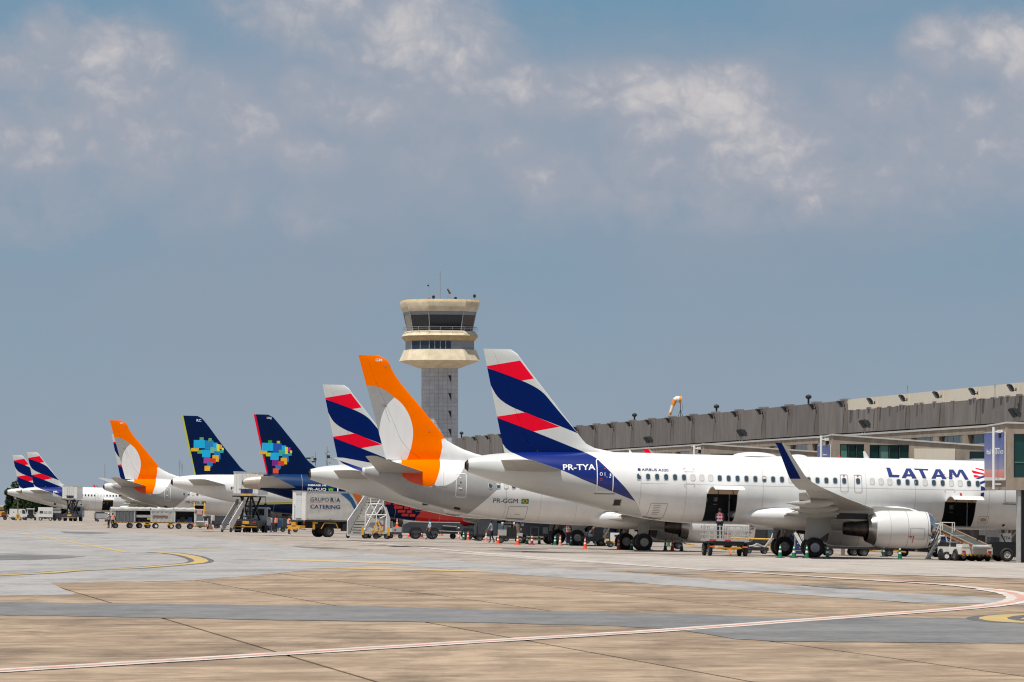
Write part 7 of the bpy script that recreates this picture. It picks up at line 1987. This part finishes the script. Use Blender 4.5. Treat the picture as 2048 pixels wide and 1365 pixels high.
for s in (-1, 1):
    mb = MB(); mb.prism([(-.32, 0), (.32, 0), (.08, .62), (-.08, .62)], -.02, .02, mat('brown sign', (.22, .08, .06), .6), Matrix.Translation((0, s*.12, 0)) @ Matrix.Rotation(R(s*9), 4, 'X')); mb.build('board', t)

# dark dollies and tractors standing farther back among the aircraft
def dolly(M, label, load):
    t = thing('baggage_dolly', label, 'dolly', M, 'dark baggage dollies under the aircraft')
    boxes('deck', t, [((-1.5, -.75, .45), (1.5, .75, .58))], M_VB)
    if load == 'box': boxes('container', t, [((-1.3, -.7, .582), (.3, .7, 1.75))], M_VD); boxes('container', t, [((.36, -.7, .582), (1.4, .7, 1.5))], M_VSLATE)
    if load == 'bags':
        for k in range(5): boxes('suitcase', t, [((-1.35+k*.55, -.6, .582), (-.9+k*.55, .5, .95+.3*((k*7) % 3)))], [M_VB, M_BAGB, M_VD, M_VB, M_BAGB][k])
    boxes('end_frame', t, [((-1.5, -.72, .582), (-1.44, .72, 1.5))], M_VD)
    bars('drawbar', t, [((1.5, 0, .4), (2.3, 0, .3))], .08, M_VY)
    for x in (-1.1, 1.1):
        for s in (-1, 1): wheel(t, x, s*.65, .26, .26, .16)
    return t
for px, Y, h, ld, lb in ((1325, 372, 5, 'box', 'dark dolly with two containers behind the engine of the second airliner'), (1385, 376, 4, 'bags', 'dark dolly heaped with bags left of the railed trolley, far behind it'),
        (1520, 352, 8, 'box', 'dark dolly with two containers seen left of the nearest main wheels'), (1690, 328, 6, 'box', 'dark dolly with two containers behind the near engine'), (1740, 332, 6, 'bags', 'dark dolly heaped with bags below the front of the near engine'),
        (1840, 336, 4, 'box', 'dark dolly with two containers just past the near engine intake'), (1165, 425, 3, 'box', 'dark dolly with two containers far under the second airliner belly'), (1200, 430, 3, 'bags', 'dark dolly heaped with bags far under the second airliner belly'),
        (985, 440, 4, 'box', 'dark dolly with two containers behind the man in grey'), (930, 470, 2, 'bags', 'dark dolly heaped with bags past the dispenser truck'), (545, 565, 4, 'box', 'dark dolly with two containers behind the two workers in vests'), (570, 560, 3, 'bags', 'dark dolly heaped with bags just left of the lettered catering truck'),
        (450, 640, 3, 'box', 'dark dolly with two containers behind the crew steps'), (418, 650, 3, 'bags', 'dark dolly heaped with bags behind the yellow-railed belt loader'), (205, 935, 3, 'box', 'dark dolly with two containers behind the cage trolley'), (245, 930, 3, 'bags', 'dark dolly heaped with bags behind the covered carts')):
    dolly(gMy(px, Y, h), lb, ld)
# ------------------------------------------------------------------ traffic cones
M_CG = mat('cone green', (.004, .17, .085), .5, var=.06); M_CGD = mat('cone shaded green', (.003, .05, .032), .55, var=.1); M_CO = mat('cone orange', (.88, .095, .012), .5, var=.06); M_CR = mat('cone faded red', (.33, .02, .03), .55, var=.1); M_CP = mat('cone sun bleached', (.70, .26, .17), .6, var=.1)  # the darkest green has the shade under the engine put into its colour
M_CW = mat('cone reflective band', (.80, .80, .78), .45, var=.03)
CONE = {}
def cone(px, py, kind, label, onto=None, sc=1.0):
    M = gMp(px, py, (px*37) % 90) if onto is None else onto
    M = M @ Matrix.Scale(sc, 4)
    if kind in CONE: return copy_thing(CONE[kind], M, label)
    m = {'g': M_CG, 'd': M_CGD, 'o': M_CO, 'r': M_CR, 'p': M_CP}[kind]
    t = thing('traffic_cone', label, 'traffic cone', M, 'traffic cones on the apron')
    base = M_CGD if kind in 'gd' else m
    mb = MB(); mb.box((-.19, -.19, 0), (.19, .19, .035), M_VB if kind in 'gd' else m); mb.build('base', t)
    mb = MB()
    prof = [(.035, .155), (.06, .125), (.30, .093), (.31, .092), (.42, .076), (.43, .075), (.54, .058), (.55, .057), (.64, .045), (.65, .044), (.74, .026), (.75, .018)]
    seg = [m, m, m, M_CW if kind != 'd' else M_VG, m, m, m, M_CW if kind != 'd' else M_VG, m, m, m]  # the shaded cone takes grey bands for the same painted-in shade
    mb.lathe(prof, (0, 0, 0), (0, 0, 1), None, 14, True, seg)
    mb.build('body', t)
    CONE[kind] = t
    return t
for px, py, k, lb in (
    (1560, 1116, 'g', 'green banded cone in front of the farther main wheels of the nearest airliner'),
    (1587.7, 1116.5, 'g', 'green banded cone between the two pairs of main wheels of the nearest airliner'),
    (1613.5, 1116.5, 'g', 'green banded cone against the near main wheel of the nearest airliner'),
    (1655, 1117.5, 'g', 'green banded cone right of the near main wheel of the nearest airliner'),
    (1767.4, 1114, 'd', 'dark shaded green cone under the rear of the near engine'),
    (1799.6, 1118.7, 'g', 'bright green cone under the front half of the near engine'),
    (1857.6, 1119, 'd', 'dark green cone below the near engine intake, by the white steps'),
    (2027, 1118.5, 'o', 'orange cone in front of the tow bar at the right edge'),
    (1363, 1102.5, 'g', 'green cone just left of the railed baggage trolley'),
    (1344.5, 1102, 'o', 'orange cone left of the railed baggage trolley, between green cones'),
    (1330.5, 1101.5, 'g', 'green cone left of the orange cone under the rear belly'),
    (1337, 1093, 'g', 'small green cone standing farther back behind a green and an orange cone'),
    (1298, 1100.5, 'g', 'green cone right of the grey-hubbed wheel of the second airliner'),
    (1281, 1100.5, 'o', 'orange cone in front of the grey-hubbed wheel of the second airliner'),
    (1263, 1100.5, 'g', 'green cone between the main wheels of the second airliner'),
    (1237, 1100, 'o', 'orange cone in front of the left main wheel of the second airliner'),
    (1170, 1098, 'o', 'lone orange cone below the registration flag of the second airliner'),
    (1141.6, 1091, 'g', 'green cone beside the man in the orange vest'),
    (1120, 1092, 'p', 'bleached pale orange cone left of the man in the orange vest'),
    (1110, 1091, 'g', 'green cone in front of the ribbon-tailed airliner main wheel'),
    (1078.4, 1089, 'g', 'green cone at the right end of the hydrant truck bumper'),
    (1063.7, 1090, 'r', 'dull red cone in front of the hydrant truck'),
    (1054, 1089, 'g', 'green cone at the left end of the hydrant truck'),
    (1035, 1090, 'o', 'orange cone in front of the air start trailer control box'),
    (996, 1089, 'o', 'orange cone beside the man in grey'),
    (972, 1083, 'p', 'small pale orange cone left of the man in grey'),
    (955, 1082, 'g', 'green cone in front of the regional jet wheel'),
    (935.8, 1081, 'o', 'orange cone left of the regional jet wheel'),
    (927, 1081, 'g', 'green cone between a bleached and an orange cone by the regional jet'),
    (917, 1081, 'p', 'bleached orange cone, leftmost of the cluster by the regional jet wheels'),
    (883.5, 1071.5, 'o', 'orange cone close behind the walking man at the dispenser truck'),
    (868, 1076.5, 'p', 'pale orange cone just right of the walking man'),
    (843.5, 1075.5, 'r', 'dull red cone in front of the dispenser truck wheels, left of the walking man'),
    (817.5, 1076, 'o', 'orange cone in front of the left end of the dispenser truck'),
    (796.7, 1069.5, 'o', 'orange cone farther back behind the service cart'),
    (787.2, 1074, 'p', 'pale orange cone right of the white tubular frame'),
    (580, 1063.5, 'o', 'orange cone at the rear bumper of the lettered catering truck'),
    (572, 1059, 'g', 'green cone just left of the lettered catering truck'),
    (556.5, 1060, 'g', 'green cone right of the two workers in orange vests'),
    (550, 1064, 'o', 'orange cone in front of the two workers in orange vests'),
    (538.7, 1060.5, 'g', 'green cone at the feet of the left worker in a pink vest'),
    (428.5, 1051, 'g', 'far green cone right of the yellow-railed belt loader'),
    (433, 1051, 'o', 'far orange cone right of the yellow-railed belt loader'),
    (437, 1056, 'r', 'dull red cone right of the yellow-railed belt loader')):
    cone(px, py, k, lb)
cone(0, 0, 'o', 'orange cone standing on top of the grey service cart', SERV.matrix_world @ Matrix.Translation((.2, 0, 1.0)))

# ------------------------------------------------------------------ people
M_SKIN = mat('skin', (.22, .115, .07), .6, var=.05); M_HAIR = mat('dark hair', (.015, .012, .010), .7)
M_NAVYC = mat('navy work trousers', (.012, .018, .05), .8, var=.15, scale=8); M_BOOT = mat('black boots', (.014, .013, .012), .6)
M_VEST = mat('orange safety vest', (.85, .17, .05), .7, var=.08, scale=6); M_VESTP = mat('pinkish safety vest', (.78, .24, .17), .7, var=.08, scale=6); M_REFL = mat('reflective tape', (.72, .72, .70), .4)
M_SHG = mat('grey work shirt', (.30, .32, .36), .8, var=.08, scale=6); M_SHL = mat('pale blue shirt', (.50, .56, .66), .8, var=.08, scale=6); M_SHN = mat('navy work shirt', (.015, .022, .06), .8, var=.1); M_SHT = mat('tan shirt', (.50, .38, .25), .8)
M_BOOTW = mat('white helmet', (.74, .74, .73), .35)
def person(M, label, shirt, trousers=None, vest=None, pose=None, hat=None, look=0.0):
    """A standing figure, one skinned body: local +x is where it faces."""
    p = dict(stride=0.0, la=(.05, -.25, -.55), ra=(.05, -.25, -.55), lean=0.0, la2=(.12, -.2, -.75), ra2=(.12, -.2, -.75)); p.update(pose or {})
    t = thing('person', label, 'person', M)
    st = p['stride']; ln = p['lean']
    J = {'pel': (0, 0, .96, .135, .155), 'wai': (ln*.2, 0, 1.10, .115, .145), 'che': (ln*.6, 0, 1.32, .125, .175), 'nec': (ln*.9, 0, 1.50, .065, .065), 'hea': (ln*1.0+.015, 0, 1.60, .085, .078), 'top': (ln*1.0+.01, 0, 1.72, .07, .066)}
    for s, k in ((-1, 'r'), (1, 'l')):
        f = st*(1 if k == 'l' else -1)
        J[k+'hip'] = (0, s*.10, .90, .095, .095); J[k+'kne'] = (.03+f*.55, s*.105, .50, .066, .066); J[k+'ank'] = (f*1.0-(.12 if f < -.05 else 0), s*.11, .10, .046, .046); J[k+'toe'] = (f*1.0+.15-(.12 if f < -.05 else 0), s*.12, .045, .042, .05)
        a, b = p[k+'a'], p[k+'a2']
        sh = (ln*.75, s*.20, 1.43)
        J[k+'sho'] = (*sh, .062, .062); J[k+'elb'] = (sh[0]+a[0], s*(.20-a[1]*.32), sh[2]+a[2]*.52, .046, .046); J[k+'wri'] = (sh[0]+b[0], s*(.20-b[1]*.30), sh[2]+b[2]*.72, .034, .036)
        w = Vector(J[k+'wri'][:3]); e = Vector(J[k+'elb'][:3]); d = (w-e).normalized()
        h = w+d*.09; J[k+'pal'] = (*h, .038, .026)
        for i in range(4): q = h+d*(.055+.012*(i in (1, 2)))+Vector((.022*(i-1.5), 0, 0)); J[k+'f%d' % i] = (*q, .011, .011)
        q = w+d*.06+Vector((.05, 0, -.005)); J[k+'th'] = (*q, .012, .012)
    E = [('pel', 'wai'), ('wai', 'che'), ('che', 'nec'), ('nec', 'hea'), ('hea', 'top')]
    for k in 'rl': E += [('pel', k+'hip'), (k+'hip', k+'kne'), (k+'kne', k+'ank'), (k+'ank', k+'toe'), ('che', k+'sho'), (k+'sho', k+'elb'), (k+'elb', k+'wri'), (k+'wri', k+'pal'), (k+'pal', k+'th')]+[(k+'pal', k+'f%d' % i) for i in range(4)]
    names_ = list(J); ix = {n: i for i, n in enumerate(names_)}
    me = bpy.data.meshes.new('skel'); me.from_pydata([J[n][:3] for n in names_], [(ix[a], ix[b]) for a, b in E], [])
    o = bpy.data.objects.new('skel', me); COL.objects.link(o)
    o.modifiers.new('skin', 'SKIN'); 
    for i, n in enumerate(names_): me.skin_vertices[0].data[i].radius = J[n][3:5]; me.skin_vertices[0].data[i].use_root = (n == 'pel')
    sb = o.modifiers.new('sub', 'SUBSURF'); sb.levels = 2; sb.render_levels = 2
    bpy.context.view_layer.update()
    ev = o.evaluated_get(bpy.context.evaluated_depsgraph_get())
    body = bpy.data.meshes.new_from_object(ev)
    bpy.data.objects.remove(o); bpy.data.meshes.remove(me)
    body.materials.clear()
    for m in (M_SKIN, shirt, trousers or M_NAVYC, M_BOOT): body.materials.append(m)
    for q in body.polygons:
        c = q.center; q.use_smooth = True
        hand = min((c-Vector(J[k+'pal'][:3])).length for k in 'rl') < .15
        fore = min((c-(Vector(J[k+'elb'][:3])*.35+Vector(J[k+'wri'][:3])*.65)).length for k in 'rl') < .13
        if c.z > 1.50: q.material_index = 0
        elif hand or (fore and shirt is not M_SHN): q.material_index = 0
        elif c.z > .98: q.material_index = 1
        elif c.z > .12: q.material_index = 2
        else: q.material_index = 3
    body.name = 'body'
    b = link('body', body, t)
    # face and hair
    hx, hz = J['hea'][0], 1.635
    mb = MB(); mb.lathe([(-.02, .092), (.03, .094), (.07, .078), (.105, .04), (.115, .005)], (hx-.012, 0, hz+.02), (-.12, 0, 1), hat or M_HAIR, 14)
    if hat: mb.box((hx+.03, -.07, hz+.005), (hx+.15, .07, hz+.02), hat)
    else: mb.lathe([(-.085, .07), (-.02, .088)], (hx-.03, 0, hz+.02), (-.12, 0, 1), M_HAIR, 14, caps=False)
    mb.build('helmet' if hat else 'hair', t)
    mb = MB(); mb.prism([(hx+.075, hz-.055), (hx+.105, hz-.05), (hx+.078, hz+.0)], -.012, .012, M_SKIN); mb.build('nose', t)
    for s in (-1, 1):
        mb = MB(); mb.box((hx+.074, s*.033-.012, hz+.0), (hx+.083, s*.033+.012, hz+.012), M_HAIR); mb.build('eye', t)
        mb = MB(); mb.lathe([(-.008, .022), (.008, .024)], (hx-.005, s*.082, hz-.02), (0, 1, 0), M_SKIN, 8); mb.build('ear', t)
    mb = MB(); mb.box((hx+.070, -.022, hz-.082), (hx+.082, .022, hz-.074), mat('lip', (.17, .06, .045), .6)); mb.build('mouth', t)
    if vest:
        rr = []
        for z, rx, ry, xo in ((.98, .150, .180, 0), (1.10, .138, .172, ln*.2), (1.25, .142, .190, ln*.5), (1.38, .135, .195, ln*.7), (1.465, .105, .160, ln*.8), (1.50, .08, .09, ln*.9)):
            rr.append([(xo+rx*math.cos(a), ry*math.sin(a), z) for a in [2*math.pi*i/18 for i in range(18)]])
        mb = MB(); mb.loft(rr, vest, caps=False); v = mb.build('vest', t)
        mb = MB()
        for z, rx, ry in ((1.06, .150, .186), (1.24, .151, .198)): mb.lathe([(0, 1), (.05, 1)], (0, 0, 0), (0, 0, 1), M_REFL, 18, caps=False) if False else mb.loft([[(ln*.4+rx*math.cos(a), ry*math.sin(a), zz) for a in [2*math.pi*i/18 for i in range(18)]] for zz in (z, z+.05)], M_REFL, caps=False)
        for s in (-1, 1): mb.bar((-.155+ln*.5, s*.09, 1.06), (-.125+ln*.7, s*.09, 1.44), .045, .01, M_REFL); mb.bar((.152+ln*.5, s*.09, 1.06), (.14+ln*.7, s*.09, 1.42), .045, .01, M_REFL)
        mb.build('reflective_band', v)
    return t
tp = TROLLEY.matrix_world @ Vector((.55, -.38, .985))
person(Matrix.Translation(tp) @ Matrix.Rotation(R(88), 4, 'Z'), 'worker in red and white vest standing on the railed trolley before the open rear hatch', M_SHN, None, mat('red white vest', (.33, .03, .055), .7), dict(la=(.02, -.1, -.5), ra=(.02, -.1, -.5), la2=(.12, .15, -.78), ra2=(.12, .15, -.78)))
person(gMp(859, 1080, 184), 'man in pale blue shirt and navy trousers walking left past the dispenser truck', M_SHL, None, None, dict(stride=.24, la=(-.08, -.1, -.5), la2=(-.02, -.1, -.8), ra=(.1, -.1, -.5), ra2=(.22, -.1, -.75)))
person(gMp(983, 1086.5, 160), 'man in grey shirt and navy trousers standing left of the air start trailer', M_SHG, None, None, dict(lean=.08, stride=.08, la=(.12, 0, -.5), la2=(.32, .1, -.62), ra=(.1, 0, -.5), ra2=(.3, .1, -.66)))
person(gMp(1136, 1091.5, 60), 'worker in orange vest with arms raised to chest, by the ribbon-tailed airliner wheel', M_SHN, None, M_VEST, dict(la=(.08, -.1, -.48), la2=(.26, .35, -.42), ra=(.08, -.1, -.48), ra2=(.26, .35, -.42)))
person(gMy(541.5, 546, 70), 'left worker in pinkish vest and blue trousers beside the high-loader', mat('worker blue shirt', (.05, .09, .25), .8), mat('blue trousers', (.03, .06, .18), .8), M_VESTP, dict(stride=.06, ra=(.05, -.3, -.5), ra2=(.1, -.35, -.72)))
person(gMy(551.5, 548, 110), 'right worker in orange vest and dark trousers beside the high-loader', M_SHN, M_BOOT, M_VEST, dict(ra2=(.2, .2, -.5)))
person(gMy(577.5, 500, 30), 'worker in orange vest half hidden behind the lettered catering truck', M_SHT, None, M_VEST)
person(gMy(225.5, 594, 95), 'worker in bright orange vest seen from behind at the covered baggage carts', M_SHN, None, M_VEST, dict(la=(.02, -.35, -.5), ra=(.02, -.35, -.5)))
person(gMy(217.5, 596, 150), 'worker in tan shirt and white helmet beside the covered baggage carts', M_SHT, None, None, dict(ra=(.1, -.2, -.45), ra2=(.2, -.1, -.65)), M_BOOTW)
